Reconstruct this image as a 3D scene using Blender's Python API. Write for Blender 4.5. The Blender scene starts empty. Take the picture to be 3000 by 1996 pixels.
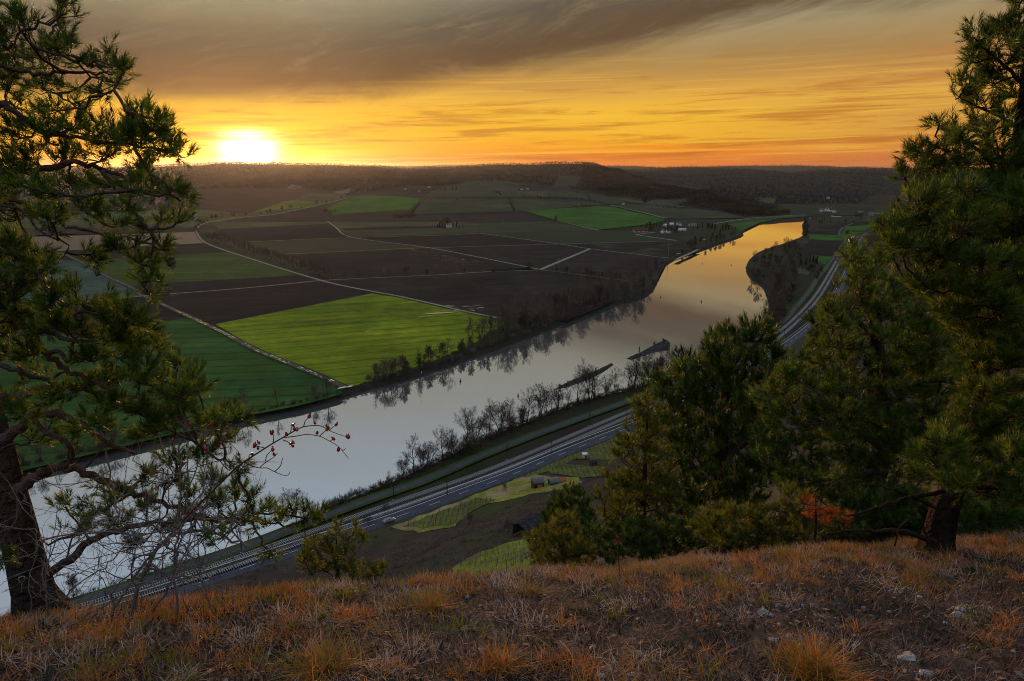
import bpy, bmesh, math, random
import numpy as np
from mathutils import Vector, Matrix, noise as mnoise
from mathutils.geometry import delaunay_2d_cdt

random.seed(7); RNG = np.random.default_rng(11)
S = bpy.context.scene
COL = S.collection

# ------------------------------------------------------------------ camera
H, F = 130.0, 2000.0                     # eye height above the river, focal length in photo pixels
PITCH = math.atan(498/2000); CP, SP = math.cos(PITCH), math.sin(PITCH)
cam_d = bpy.data.cameras.new('camera'); cam = bpy.data.objects.new('camera', cam_d); COL.objects.link(cam)
cam_d.sensor_width = 36; cam_d.lens = 24; cam_d.clip_start = 0.05; cam_d.clip_end = 60000
cam.location = (0, 0, H); cam.rotation_euler = (math.pi/2 - PITCH, 0, 0)
S.camera = cam

# ------------------------------------------------------------------ sky and sun
SUN_AZ, SUN_EL = math.radians(-20.4), math.radians(1.05)       # azimuth from +Y, negative = left
W = bpy.data.worlds.new('World'); S.world = W; W.use_nodes = True
def build_sky():
    nt = W.node_tree; N = nt.nodes; L = nt.links; N.clear()
    def nd(t, **k):
        n = N.new(t)
        for a, b in k.items(): setattr(n, a, b)
        return n
    def m(op, a, b=None, c=None, clamp=False):
        n = nd('ShaderNodeMath', operation=op); n.use_clamp = clamp
        for i, v in enumerate((a, b, c)):
            if v is None: continue
            if isinstance(v, (int, float)): n.inputs[i].default_value = v
            else: L.new(v, n.inputs[i])
        return n.outputs[0]
    def mixc(f, a, b, t='MIX'):
        n = nd('ShaderNodeMix', data_type='RGBA', blend_type=t)
        for s, v in ((0, f), (6, a), (7, b)):
            if isinstance(v, (int, float)): n.inputs[s].default_value = v
            elif isinstance(v, tuple): n.inputs[s].default_value = (*v, 1)
            else: L.new(v, n.inputs[s])
        return n.outputs[2]
    def sm(x, a, b):
        n = nd('ShaderNodeMapRange', interpolation_type='SMOOTHSTEP')
        L.new(x, n.inputs[0]); n.inputs[1].default_value = a; n.inputs[2].default_value = b
        return n.outputs[0]
    tc = nd('ShaderNodeTexCoord'); sp = nd('ShaderNodeSeparateXYZ'); L.new(tc.outputs['Generated'], sp.inputs[0])
    X, Y, Z = sp.outputs
    el = m('MULTIPLY', m('ARCSINE', Z), 57.2958)                 # degrees
    az = m('MULTIPLY', m('ARCTAN2', X, Y), 57.2958)
    # soft streaks: noise in (azimuth, elevation) stretched sideways
    def streak(sx, sy, seed, detail=5, rough=.6, dist=0.0, tilt=0.0):
        cb = nd('ShaderNodeCombineXYZ')
        L.new(m('MULTIPLY', az, sx), cb.inputs[0])
        L.new(m('MULTIPLY', m('ADD', el, m('MULTIPLY', az, tilt)), sy), cb.inputs[1]); cb.inputs[2].default_value = seed
        n = nd('ShaderNodeTexNoise'); n.inputs['Scale'].default_value = 1; n.inputs['Detail'].default_value = detail
        n.inputs['Roughness'].default_value = rough; n.inputs['Distortion'].default_value = dist
        L.new(cb.outputs[0], n.inputs['Vector']); return n.outputs['Fac']
    n1 = streak(.045, .55, 1.3, tilt=-.03); n2 = streak(.09, 1.5, 4.7, 6, .62, .4, -.02); n3 = streak(.03, .18, 9.1, 5, .55, .6, -.15); n4 = streak(.05, 3.2, 2.2, 6, .65, .3, -.015); n5 = streak(.10, .42, 6.6, 7, .62, .9, -.28)
    elw = m('ADD', el, m('MULTIPLY', m('SUBTRACT', n1, .5), 2.2))
    # clear sky colours by elevation
    r = nd('ShaderNodeValToRGB'); L.new(m('MULTIPLY_ADD', elw, 1/60, 2/60), r.inputs[0])
    cr = r.color_ramp
    def srgb(*c): return tuple(((v/255+.055)/1.055)**2.4 if v > 10 else v/255/12.92 for v in c) + (1,)
    stops = [(-2, (150, 70, 40)), (0.5, (232, 98, 28)), (1.5, (250, 138, 20)), (2.6, (255, 184, 44)), (4.4, (255, 194, 54)), (5.6, (240, 180, 72)),
             (6.8, (208, 154, 74)), (8.5, (172, 138, 82)), (11, (168, 154, 118)), (14, (160, 156, 136)), (18, (172, 172, 164)), (26, (188, 206, 224)), (40, (200, 218, 240)), (58, (186, 206, 236))]
    while len(cr.elements) < len(stops): cr.elements.new(.5)
    for e, (p, c) in zip(cr.elements, stops): e.position = (p+2)/60; e.color = srgb(*c)
    col = r.outputs[0]
    # towards the right of the sun the horizon turns duller and pinker
    dull = mixc(m('MULTIPLY', sm(az, 8, 34), m('SUBTRACT', 1, sm(el, 3, 12))), col, srgb(196, 138, 84)[:3])
    col = mixc(.6, col, dull)
    # sun glow
    sx = m('SUBTRACT', az, math.degrees(SUN_AZ)); sy = m('SUBTRACT', el, 1.45)
    sy2 = m('ADD', sy, m('MULTIPLY', m('SUBTRACT', n2, .5), 1.6))
    def gauss(a, b, yy): 
        q = m('ADD', m('POWER', m('ABSOLUTE', m('DIVIDE', sx, a)), 2), m('POWER', m('ABSOLUTE', m('DIVIDE', yy, b)), 2))
        return m('EXPONENT', m('MULTIPLY', q, -1))
    g1 = gauss(26, 4.0, sy2); g2 = gauss(8.5, 2.1, m('ADD', sy2, m('MULTIPLY', m('SUBTRACT', n4, .5), 2.4))); g3 = m('POWER', gauss(2.1, 1.30, m('ADD', sy, m('MULTIPLY', m('SUBTRACT', n4, .5), 2.6))), 1.8)
    col = mixc(m('MULTIPLY', g1, .55), col, (1.0, .52, .015))
    # thin bars of cloud and brighter gaps low over the horizon
    low = m('SUBTRACT', 1, sm(el, 5, 10))
    col = mixc(m('MULTIPLY', m('MULTIPLY', sm(n2, .48, .66), low), .62), col, srgb(186, 104, 36)[:3])
    col = mixc(m('MULTIPLY', m('MULTIPLY', sm(n4, .48, .70), low), .6), col, srgb(255, 200, 70)[:3])
    # cirrostratus sheet: dark brown-grey, its lower edge climbing to the right
    edge = m('ADD', m('ADD', 5.2, m('MULTIPLY', sm(az, -22, 26), 6.0)), m('ADD', m('MULTIPLY', m('SUBTRACT', n1, .5), 1.6), m('MULTIPLY', m('SUBTRACT', n5, .5), 2.2)))
    d = m('SUBTRACT', el, edge)
    sheet = m('MULTIPLY', sm(d, -1.3, 1.0), m('SUBTRACT', 1, m('MULTIPLY', sm(d, 3.2, 7.5), .95)))
    sheet = m('MULTIPLY', sheet, m('ADD', .62, m('MULTIPLY', m('ADD', n3, n5), .36)), clamp=True)
    scol = mixc(sm(d, .8, 5), srgb(98, 72, 50)[:3], srgb(92, 88, 76)[:3])
    scol = mixc(m('MULTIPLY', sm(n5, .45, .8), .45), scol, srgb(150, 126, 92)[:3])
    col = mixc(m('MULTIPLY', sheet, .96), col, scol)
    feather = m('MULTIPLY', sm(n5, .50, .78), sm(el, 6, 9))
    col = mixc(m('MULTIPLY', feather, .22), col, srgb(186, 166, 126)[:3])
    # streaky hot light round the sun
    hot = m('MULTIPLY', g2, m('SUBTRACT', 1.2, m('MULTIPLY', sm(n2, .42, .66), 1.0)), clamp=True)
    col = mixc(hot, col, (1.25, .72, .004))
    add = nd('ShaderNodeMix', data_type='RGBA', blend_type='ADD'); add.inputs[0].default_value = 1
    L.new(col, add.inputs[6])
    core = nd('ShaderNodeMix', data_type='RGBA', blend_type='MIX'); L.new(g3, core.inputs[0])
    core.inputs[6].default_value = (0, 0, 0, 1); core.inputs[7].default_value = (9, 6.6, 3.6, 1)
    L.new(core.outputs[2], add.inputs[7])
    sky = nd('ShaderNodeTexSky', sky_type='NISHITA'); sky.sun_disc = False
    sky.sun_elevation = SUN_EL; sky.sun_rotation = SUN_AZ; sky.altitude = 300
    bg1 = nd('ShaderNodeBackground'); L.new(add.outputs[2], bg1.inputs[0]); bg1.inputs[1].default_value = 1.0
    bg2 = nd('ShaderNodeBackground'); L.new(sky.outputs[0], bg2.inputs[0]); bg2.inputs[1].default_value = 0.05
    mx = nd('ShaderNodeMixShader'); mx.inputs[0].default_value = .12
    L.new(bg1.outputs[0], mx.inputs[1]); L.new(bg2.outputs[0], mx.inputs[2])
    o = nd('ShaderNodeOutputWorld'); L.new(mx.outputs[0], o.inputs[0])
build_sky()
W.cycles.sampling_method = 'MANUAL'; W.cycles.sample_map_resolution = 512
sd = bpy.data.lights.new('sun', 'SUN'); sd.energy = 5.0; sd.angle = math.radians(.8); sd.color = (1, .47, .17)
sun = bpy.data.objects.new('sun', sd); COL.objects.link(sun)
_sv = Vector((math.sin(SUN_AZ)*math.cos(SUN_EL), math.cos(SUN_AZ)*math.cos(SUN_EL), math.sin(SUN_EL)))
sun.rotation_euler = _sv.to_track_quat('Z', 'Y').to_euler(); sun.location = (-300, 800, 400)
S.view_settings.view_transform = 'Standard'; S.view_settings.look = 'None'
S.view_settings.exposure = 0.0; S.view_settings.gamma = 1.0
S.render.engine = 'CYCLES'; S.cycles.use_denoising = True; S.cycles.denoising_prefilter = 'NONE'; S.cycles.filter_width = 1.0; S.cycles.max_bounces = 6
S.cycles.diffuse_bounces = 2; S.cycles.glossy_bounces = 3; S.cycles.transparent_max_bounces = 8; S.cycles.volume_bounces = 0

# ------------------------------------------------------------------ helpers
def ray(px, py):
    r = (px-1500)/F; u = (998-py)/F
    return np.array((r, CP+SP*u, -SP+CP*u))
def at(px, py, z=0.0):
    d = ray(px, py); t = (z-H)/d[2]; return d*t + np.array((0, 0, H))
def atd(px, py, depth):
    d = ray(px, py); return d*(depth/d[1]) + np.array((0, 0, H))
def srgb(r, g, b): return tuple(((v/255+.055)/1.055)**2.4 if v > 10.3 else v/255/12.92 for v in (r, g, b))

def catmull(P, n=8):
    P = np.asarray(P, float); Q = np.vstack((2*P[0]-P[1], P, 2*P[-1]-P[-2])); out = []
    t = np.linspace(0, 1, n, endpoint=False)[:, None]
    for i in range(1, len(Q)-2):
        a, b, c, d = Q[i-1], Q[i], Q[i+1], Q[i+2]
        out.append(.5*((2*b)+(c-a)*t+(2*a-5*b+4*c-d)*t*t+(3*b-a-3*c+d)*t**3))
    out.append(P[-1:]); return np.vstack(out)
def resample(P, step):
    P = np.asarray(P, float); L = np.r_[0, np.cumsum(np.linalg.norm(np.diff(P, axis=0), axis=1))]
    n = max(2, int(L[-1]/step)+1); s = np.linspace(0, L[-1], n)
    return np.stack([np.interp(s, L, P[:, k]) for k in range(P.shape[1])], 1)
def offset2(P, d):
    T = np.gradient(P[:, :2], axis=0); T /= np.linalg.norm(T, axis=1)[:, None]+1e-9
    return P[:, :2] + np.stack((-T[:, 1], T[:, 0]), 1)*d         # + = left of travel
def sstep(x, a, b):
    t = np.clip((x-a)/(b-a), 0, 1); return t*t*(3-2*t)
def nz(x, y, z=0.0): return mnoise.noise(Vector((float(x), float(y), float(z))))

def tag(o, label=None, cat=None, group=None, kind=None):
    if label: o['label'] = label
    if cat: o['category'] = cat
    if group: o['group'] = group
    if kind: o['kind'] = kind
    return o
def empty(name, loc=(0, 0, 0), rz=0, sc=1.0):
    o = bpy.data.objects.new(name, None); o.location = loc; o.rotation_euler = (0, 0, rz); o.scale = (sc,)*3
    o.empty_display_size = .2; COL.objects.link(o); return o
def link(name, me, parent=None, loc=None):
    o = bpy.data.objects.new(name, me); COL.objects.link(o)
    if parent is not None: o.parent = parent
    if loc is not None: o.location = loc
    return o

class Geo:
    """collects vertices and tri/quad faces"""
    def __init__(s): s.v = []; s.t = []; s.q = []; s.n = 0; s.tb = {}; s.any = False
    def add(s, V, T=None, Q=None):
        V = np.asarray(V, np.float32).reshape(-1, 3); b = s.n
        if T is not None and len(T): s.t.append(np.asarray(T, np.int32).reshape(-1, 3)+b)
        if Q is not None and len(Q): s.q.append(np.asarray(Q, np.int32).reshape(-1, 4)+b)
        s.v.append(V); s.n += len(V); s.any = True; return s
    def tube(s, P, R, k=5, cap=True):
        P = np.asarray(P, float); n = len(P); R = np.broadcast_to(np.asarray(R, float), (n,))
        s.tb.setdefault((n, k, bool(cap and k > 2)), []).append((P, R)); s.any = True; return s
    def flush(s):
        for (n, k, cap), lst in s.tb.items():
            P = np.array([a for a, b in lst]); R = np.array([b for a, b in lst]); m = len(P)
            T = np.empty_like(P); T[:, 1:-1] = P[:, 2:]-P[:, :-2]; T[:, 0] = P[:, 1]-P[:, 0]; T[:, -1] = P[:, -1]-P[:, -2]
            T /= np.linalg.norm(T, axis=2)[..., None]+1e-12
            ref = np.where((np.abs(T[:, 0, 2]) < .9)[:, None], np.array((0, 0, 1.)), np.array((1., 0, 0)))[:, None]
            A = np.cross(T, np.broadcast_to(ref, T.shape)); A /= np.linalg.norm(A, axis=2)[..., None]+1e-12; B = np.cross(T, A)
            ang = np.arange(k)*2*math.pi/k; ca, sa = np.cos(ang)[:, None], np.sin(ang)[:, None]
            V = P[:, :, None]+R[:, :, None, None]*(A[:, :, None]*ca+B[:, :, None]*sa)
            i = np.arange(n-1)[:, None]*k; j = np.arange(k)[None]; j2 = (j+1) % k; o = (np.arange(m)*n*k)[:, None, None]
            Q = (np.stack((i+j, i+j2, i+k+j2, i+k+j), -1).reshape(-1, 4)[None]+o).reshape(-1, 4)
            Tn = None
            if cap: Tn = (np.array([((n-1)*k, (n-1)*k+a, (n-1)*k+a+1) for a in range(1, k-1)])[None]+o).reshape(-1, 3)
            s.add(V.reshape(-1, 3), Tn, Q)
        s.tb = {}
    def box(s, c, d, rz=0.0):
        x, y, z = np.array(d)/2; V = np.array([(a*x, b*y, e*z) for e in (-1, 1) for a, b in ((-1, -1), (1, -1), (1, 1), (-1, 1))])
        ca, sa = math.cos(rz), math.sin(rz); V = np.stack((V[:, 0]*ca-V[:, 1]*sa, V[:, 0]*sa+V[:, 1]*ca, V[:, 2]), 1)+np.array(c)
        return s.add(V, None, [(3, 2, 1, 0), (4, 5, 6, 7), (0, 1, 5, 4), (1, 2, 6, 5), (2, 3, 7, 6), (3, 0, 4, 7)])
    def mesh(s, name, mat, smooth=False):
        s.flush()
        V = np.vstack(s.v) if s.v else np.zeros((0, 3), np.float32)
        T = np.vstack(s.t) if s.t else np.zeros((0, 3), np.int32); Q = np.vstack(s.q) if s.q else np.zeros((0, 4), np.int32)
        me = bpy.data.meshes.new(name); me.vertices.add(len(V)); me.vertices.foreach_set('co', V.astype(np.float32).ravel())
        nl = T.size+Q.size; me.loops.add(nl); me.loops.foreach_set('vertex_index', np.r_[T.ravel(), Q.ravel()].astype(np.int32))
        nf = len(T)+len(Q); me.polygons.add(nf)
        tot = np.r_[np.full(len(T), 3), np.full(len(Q), 4)].astype(np.int32)
        me.polygons.foreach_set('loop_start', (np.cumsum(tot)-tot).astype(np.int32)); me.polygons.foreach_set('loop_total', tot)
        if smooth: me.polygons.foreach_set('use_smooth', np.ones(nf, bool))
        me.update(calc_edges=True); me.validate()
        if mat: me.materials.append(mat)
        return me
    def obj(s, name, mat, parent=None, smooth=False): return link(name, s.mesh(name, mat, smooth), parent)

# ------------------------------------------------------------------ materials
MATS = {}
def mat(name, c1, c2=None, scale=1.0, rough=.9, detail=5, stretch=None, ang=0.0, bump=0.0, bscale=None, spec=.06, trans=0.0, metal=0.0,
        c3=None, lo=.35, hi=.65, obj=False, rnd=0.0, mott=0.0, tram=0.0):
    if name in MATS: return MATS[name]
    M = bpy.data.materials.new(name); M.use_nodes = True; nt = M.node_tree; N = nt.nodes; L = nt.links
    p = N['Principled BSDF']; p.inputs['Roughness'].default_value = rough; p.inputs['Specular IOR Level'].default_value = spec
    p.inputs['Metallic'].default_value = metal
    if c2 is None: p.inputs['Base Color'].default_value = (*c1, 1)
    else:
        if obj: tc = N.new('ShaderNodeTexCoord'); vec = tc.outputs['Object']
        else: tc = N.new('ShaderNodeNewGeometry'); vec = tc.outputs['Position']
        mp = N.new('ShaderNodeMapping'); mp.inputs['Rotation'].default_value = (0, 0, ang); mp.vector_type = 'TEXTURE'
        if stretch: mp.inputs['Scale'].default_value = stretch
        L.new(vec, mp.inputs[0])
        n = N.new('ShaderNodeTexNoise'); n.inputs['Scale'].default_value = scale; n.inputs['Detail'].default_value = detail; n.inputs['Roughness'].default_value = .65
        L.new(mp.outputs[0], n.inputs['Vector'])
        r = N.new('ShaderNodeValToRGB'); r.color_ramp.elements[0].position = lo; r.color_ramp.elements[0].color = (*c1, 1)
        r.color_ramp.elements[1].position = hi; r.color_ramp.elements[1].color = (*c2, 1)
        L.new(n.outputs['Fac'], r.inputs[0]); out = r.outputs[0]
        if c3 is not None:
            n3 = N.new('ShaderNodeTexNoise'); n3.inputs['Scale'].default_value = scale*.23; n3.inputs['Detail'].default_value = 3
            L.new(vec, n3.inputs['Vector'])
            mr = N.new('ShaderNodeMapRange'); mr.inputs[1].default_value = .48; mr.inputs[2].default_value = .66; L.new(n3.outputs['Fac'], mr.inputs[0])
            mx = N.new('ShaderNodeMix'); mx.data_type = 'RGBA'; L.new(mr.outputs[0], mx.inputs[0]); L.new(out, mx.inputs[6]); mx.inputs[7].default_value = (*c3, 1)
            out = mx.outputs[2]
        if rnd:
            oi = N.new('ShaderNodeObjectInfo'); hs = N.new('ShaderNodeHueSaturation')
            mr = N.new('ShaderNodeMapRange'); mr.inputs[3].default_value = 1-rnd; mr.inputs[4].default_value = 1+rnd
            L.new(oi.outputs['Random'], mr.inputs[0]); L.new(mr.outputs[0], hs.inputs['Value']); L.new(out, hs.inputs['Color']); out = hs.outputs[0]
        if mott:                                                  # uneven growth, damp patches
            for sc_, am in ((scale*.12, mott), (scale*1.1, mott*.7)):
                nm = N.new('ShaderNodeTexNoise'); nm.inputs['Scale'].default_value = sc_; nm.inputs['Detail'].default_value = 7; nm.inputs['Roughness'].default_value = .7; L.new(vec, nm.inputs['Vector'])
                mr = N.new('ShaderNodeMapRange'); mr.inputs[1].default_value = .3; mr.inputs[2].default_value = .7; mr.inputs[3].default_value = 1-am; mr.inputs[4].default_value = 1+am; L.new(nm.outputs['Fac'], mr.inputs[0])
                hv = N.new('ShaderNodeHueSaturation'); L.new(mr.outputs[0], hv.inputs['Value']); L.new(out, hv.inputs['Color']); out = hv.outputs[0]
        if tram:                                                  # tractor lines
            m2 = N.new('ShaderNodeMapping'); m2.inputs['Rotation'].default_value = (0, 0, ang); m2.vector_type = 'TEXTURE'; L.new(vec, m2.inputs[0])
            wv = N.new('ShaderNodeTexWave'); wv.bands_direction = 'Y'; wv.inputs['Scale'].default_value = .018; wv.inputs['Distortion'].default_value = .25; wv.inputs['Detail Scale'].default_value = .3; L.new(m2.outputs[0], wv.inputs['Vector'])
            mr = N.new('ShaderNodeMapRange'); mr.inputs[1].default_value = .93; mr.inputs[2].default_value = .99; mr.inputs[3].default_value = 1; mr.inputs[4].default_value = 1-tram; L.new(wv.outputs['Fac'], mr.inputs[0])
            hv = N.new('ShaderNodeHueSaturation'); L.new(mr.outputs[0], hv.inputs['Value']); L.new(out, hv.inputs['Color']); out = hv.outputs[0]
        L.new(out, p.inputs['Base Color'])
        if bump:
            b = N.new('ShaderNodeBump'); b.inputs['Strength'].default_value = bump; b.inputs['Distance'].default_value = .1
            nb = n
            if bscale:
                nb = N.new('ShaderNodeTexNoise'); nb.inputs['Scale'].default_value = bscale; nb.inputs['Detail'].default_value = 4; L.new(vec, nb.inputs['Vector'])
            L.new(nb.outputs['Fac'], b.inputs['Height']); L.new(b.outputs[0], p.inputs['Normal'])
    if trans:
        t = N.new('ShaderNodeBsdfTranslucent'); mx = N.new('ShaderNodeMixShader'); mx.inputs[0].default_value = trans
        src = p.inputs['Base Color']
        if src.is_linked: L.new(src.links[0].from_socket, t.inputs[0])
        else: t.inputs[0].default_value = (*c1, 1)
        L.new(p.outputs[0], mx.inputs[1]); L.new(t.outputs[0], mx.inputs[2]); L.new(mx.outputs[0], N['Material Output'].inputs[0])
    MATS[name] = M; return M

# ------------------------------------------------------------------ layout curves, traced on the ground
def gpath(P, z): return np.array([at(a, b, z) for a, b in P])
ZP, ZT, ZR = 3.0, 4.0, 7.0           # plain, river terrace, road and railway
BANK_L = catmull(gpath([(-300, 1480), (46, 1403), (400, 1316), (742, 1231), (880, 1203), (991, 1174), (1065, 1150), (1254, 1097), (1500, 1011), (1660, 950), (1784, 901), (1860, 884),
                        (1907, 862), (1926, 832), (1941, 790), (1987, 759), (2044, 740), (2110, 716), (2174, 694), (2182, 679), (2231, 656), (2296, 642), (2354, 638), (2480, 634), (2700, 632), (3100, 630)], 0), 6)
BANK_R = catmull(gpath([(-500, 1990), (0, 1832), (284, 1746), (533, 1669), (761, 1609), (870, 1550), (956, 1497), (1060, 1456), (1166, 1413), (1275, 1362), (1400, 1300), (1527, 1252), (1671, 1196), (1800, 1160), (1918, 1129), (2009, 1092), (2120, 1045),
                        (2220, 985), (2256, 945), (2249, 885), (2230, 840), (2192, 812), (2186, 779), (2215, 745), (2300, 715), (2352, 690), (2352, 655), (2400, 643), (2520, 638), (2700, 636), (3100, 635)], 0), 6)
ROAD_E = catmull(gpath([(-300, 2010), (100, 1880), (400, 1787), (640, 1705), (900, 1618), (1163, 1529), (1257, 1496), (1400, 1440), (1506, 1402), (1676, 1330), (1858, 1258), (1990, 1203), (2140, 1122), (2293, 1029),
                        (2390, 955), (2445, 893), (2480, 825), (2502, 767), (2528, 705), (2550, 684)], ZR), 8)
RAIL_C = catmull(gpath([(-300, 1930), (200, 1800), (482, 1711), (616, 1673), (809, 1606), (1050, 1520), (1207, 1465), (1450, 1379), (1697, 1275), (1877, 1198), (1920, 1180), (2080, 1103), (2262, 997), (2384, 882), (2440, 793), (2468, 742), (2487, 712), (2522, 689), (2560, 677)], ZR), 8)
PATH_C = catmull(gpath([(-300, 1920), (284, 1755), (457, 1694), (711, 1611), (964, 1512), (1050, 1481), (1107, 1459), (1241, 1414), (1400, 1344), (1548, 1285), (1697, 1230), (1900, 1155), (2090, 1065), (2254, 977), (2308, 937), (2327, 908),
                        (2370, 858), (2397, 815), (2425, 781), (2450, 745), (2476, 706), (2459, 689), (2467, 671), (2500, 655)], ZT), 6)
ROAD_E = resample(ROAD_E, 4); RAIL_C = resample(RAIL_C, 3); PATH_C = resample(PATH_C, 3)
for _ in range(12):                                             # smooth alignment
    for A in (ROAD_E, RAIL_C, PATH_C): A[1:-1] = .25*A[:-2]+.5*A[1:-1]+.25*A[2:]
# hillside foot line: the road's near edge, carried on past its visible end
_e = ROAD_E[-1]; FOOT = np.vstack((ROAD_E[:, :2], [_e[:2]+np.array((math.sin(a), math.cos(a)))*d for a, d in ((.75, 60), (.9, 140), (1.0, 260), (1.05, 420))]))
_e0 = ROAD_E[0, :2]; _d0 = ROAD_E[0, :2]-ROAD_E[6, :2]; _d0 /= np.linalg.norm(_d0)
FOOT = np.vstack(([_e0+_d0*150], [_e0+_d0*60], FOOT)); FOOT = resample(FOOT, 8)
def foot_dist(x, y):
    P = np.stack((np.ravel(x), np.ravel(y)), 1); A, B = FOOT[:-1], FOOT[1:]; D = B-A; LL = (D**2).sum(1)
    out = np.empty(len(P))
    for i in range(0, len(P), 4000):
        q = P[i:i+4000, None]-A[None]; t = np.clip((q*D).sum(2)/LL, 0, 1); v = q-t[..., None]*D
        dd = (v**2).sum(2); k = dd.argmin(1); r = np.arange(len(k))
        sg = np.sign(D[k, 1]*q[r, k, 0]-D[k, 0]*q[r, k, 1])       # + on the right-hand (hill) side
        out[i:i+4000] = np.sqrt(dd[r, k])*np.where(sg == 0, 1, sg)
    return out.reshape(np.shape(x))
S_CAM = float(foot_dist(np.array([0.]), np.array([0.]))[0])
_ps = np.array([-40, -1, 0.5, 9, 29, 84, 137, 170, S_CAM-2.4, S_CAM+8, S_CAM+60, S_CAM+400])
_pz = np.array([5.5, 6.7, 7.0, 8.6, 14, 40, 75, 98.5, 127.9, 131, 136, 150])
_pf_s = np.linspace(-40, S_CAM+400, 1200); _pf = np.interp(_pf_s, _ps, _pz)
_k = np.ones(31)/31; _pf[20:-20] = np.convolve(_pf, _k, 'same')[20:-20]
def fg_noise(x, y): return np.array([.05*nz(a*.9, b*.9, 3)+.04*nz(a*2.6, b*2.6, 7)+.026*nz(a*6, b*6, 1)+.010*nz(a*15, b*15, 4) for a, b in zip(np.ravel(x), np.ravel(y))]).reshape(np.shape(x))
def hill_z(x, y, detail=True):
    x = np.asarray(x, float); y = np.asarray(y, float); s = foot_dist(x, y); prof = np.interp(s, _pf_s, _pf)
    n = np.array([nz(a*.02, b*.02, 2)*3+nz(a*.07, b*.07, 5)*.8 for a, b in zip(x.ravel(), y.ravel())]).reshape(x.shape)
    prof = prof + n*sstep(s, 12, 60)
    d = np.hypot(x, y)
    brink = 128.0-.92*((y-3.25)-.2*x)
    far = brink+(prof-brink)*sstep(d, 9, 46)
    pl = 130-1.06-.31*np.maximum(y, -1.5)-.022*x
    k = .12; a = np.minimum(pl, far)-k*np.log1p(np.exp(-np.abs(pl-far)/k))*1.0
    out = np.where(d < 60, a, prof)
    if detail: out = out + np.where(d < 14, fg_noise(x, y), 0)
    return out
def hill1(x, y): return float(hill_z(np.array([x]), np.array([y]))[0])
def hit_hill(px, py, y0=20.0, y1=420.0):
    d = ray(px, py); Y = np.linspace(y0, y1, 500); P = d[None]*(Y/d[1])[:, None]; z = P[:, 2]+H-hill_z(P[:, 0], P[:, 1])
    k = np.argmax(z < 0); Yk = Y[k] if k else y1
    p = d*(Yk/d[1])+np.array((0, 0, H)); p[2] = hill1(p[0], p[1]); return p

# far terrain, columns of (depth, elevation) knots by bearing
def zrow(py, Y):
    k = (998-py)/F; return H+Y*(k*CP-SP)/(CP+k*SP)
COLS = []
for px, k1, r1, r2, y3 in [(-700, (3000, 560), (4200, 492), (6000, 499), 495), (300, (3000, 562), (4200, 494), (6000, 499), 494), (550, (3100, 560), (4300, 488), (6000, 499), 494),
        (650, (3150, 557), (4300, 481), (6000, 499), 494), (900, (3150, 553), (4300, 482), (6000, 499), 492), (1050, (3000, 566), (4300, 486), (6000, 499), 488), (1200, (3300, 546), (4500, 493), (6000, 500), 487),
        (1350, (3400, 541), (4400, 488), (6000, 500), 485), (1500, (3450, 536), (4400, 484), (6000, 500), 487), (1650, (3400, 546), (4300, 480), (6000, 500), 489), (1730, (3250, 560), (4250, 483), (5400, 500), 489),
        (1800, (3000, 577), (4100, 497), (5200, 500), 487), (1870, (2800, 588), (3800, 521), (5200, 498), 488), (1950, (2500, 603), (3300, 547), (5100, 493), 492), (2050, (2250, 619), (2850, 565), (5000, 493), 490),
        (2130, (2050, 631), (2500, 593), (5000, 496), 488), (2200, (1960, 637), (2280, 616), (4900, 499), 486), (2260, (1960, 637), (2120, 634), (4900, 504), 485), (2320, (2060, 632), (2380, 628), (4800, 509), 485),
        (2400, (2150, 628), (2460, 624), (4600, 500), 487), (2500, (2200, 626), (2520, 622), (4300, 495), 491), (2620, (2250, 624), (2560, 618), (4200, 499), 494), (3100, (2300, 620), (2600, 612), (4000, 501), 496), (3800, (2300, 620), (2600, 612), (4000, 501), 498)]:
    flat = k1[1] > 625
    if px >= 1730: r2 = (r2[0]*1.35, r2[1])
    z1 = 3.2 if flat else zrow(k1[1], k1[0]); zr = zrow(r1[1], r1[0]); z2 = zrow(r2[1], r2[0])
    dip = (max(r1[0]+350, (r1[0]*2+r2[0])/3), zr-30 if not flat else zr+12)
    COLS.append(((px-1500)*CP/F, [(1400, -4), (k1[0]-60 if flat else 1750, 2.4 if flat else 2.9), (k1[0], z1), (r1[0], zr), dip, (r2[0], z2), (r2[0]+1500, z2-70), (15000, zrow(y3, 15000)), (19000, 60)]))
CA = np.array([c[0] for c in COLS]); CD = np.array([[k[0] for k in c[1]] for c in COLS], float); CZ = np.array([[k[1] for k in c[1]] for c in COLS], float)
def far_z(x, y, fold=True):
    x = np.asarray(x, float); y = np.asarray(y, float); a = np.clip(x/np.maximum(y, 1), CA[0], CA[-1])
    i = np.clip(np.searchsorted(CA, a)-1, 0, len(CA)-2); w = (a-CA[i])/(CA[i+1]-CA[i]); w = w*w*(3-2*w)
    D = CD[i]*(1-w[..., None])+CD[i+1]*w[..., None]; Z = CZ[i]*(1-w[..., None])+CZ[i+1]*w[..., None]
    z = np.full(x.shape, -4.0); yy = np.clip(y, 1400, 18999)
    for k in range(D.shape[-1]-1):
        t = (yy-D[..., k])/np.maximum(D[..., k+1]-D[..., k], 1); m_ = (t >= 0) & (t <= 1)
        if k in (2, 3, 4, 5, 6): t = t*t*(3-2*t)*.6+t*.4
        z = np.where(m_, Z[..., k]*(1-t)+Z[..., k+1]*t, z)
    if fold:
        f = np.array([nz(p/420, q/420, 1)*14+nz(p/150, q/150, 4)*6+nz(p/1300, q/1300, 8)*16 for p, q in zip(x.ravel(), y.ravel())]).reshape(x.shape)
        z = z + f*sstep(z, 12, 70)*sstep(y, 2000, 2700)
    return z
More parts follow.
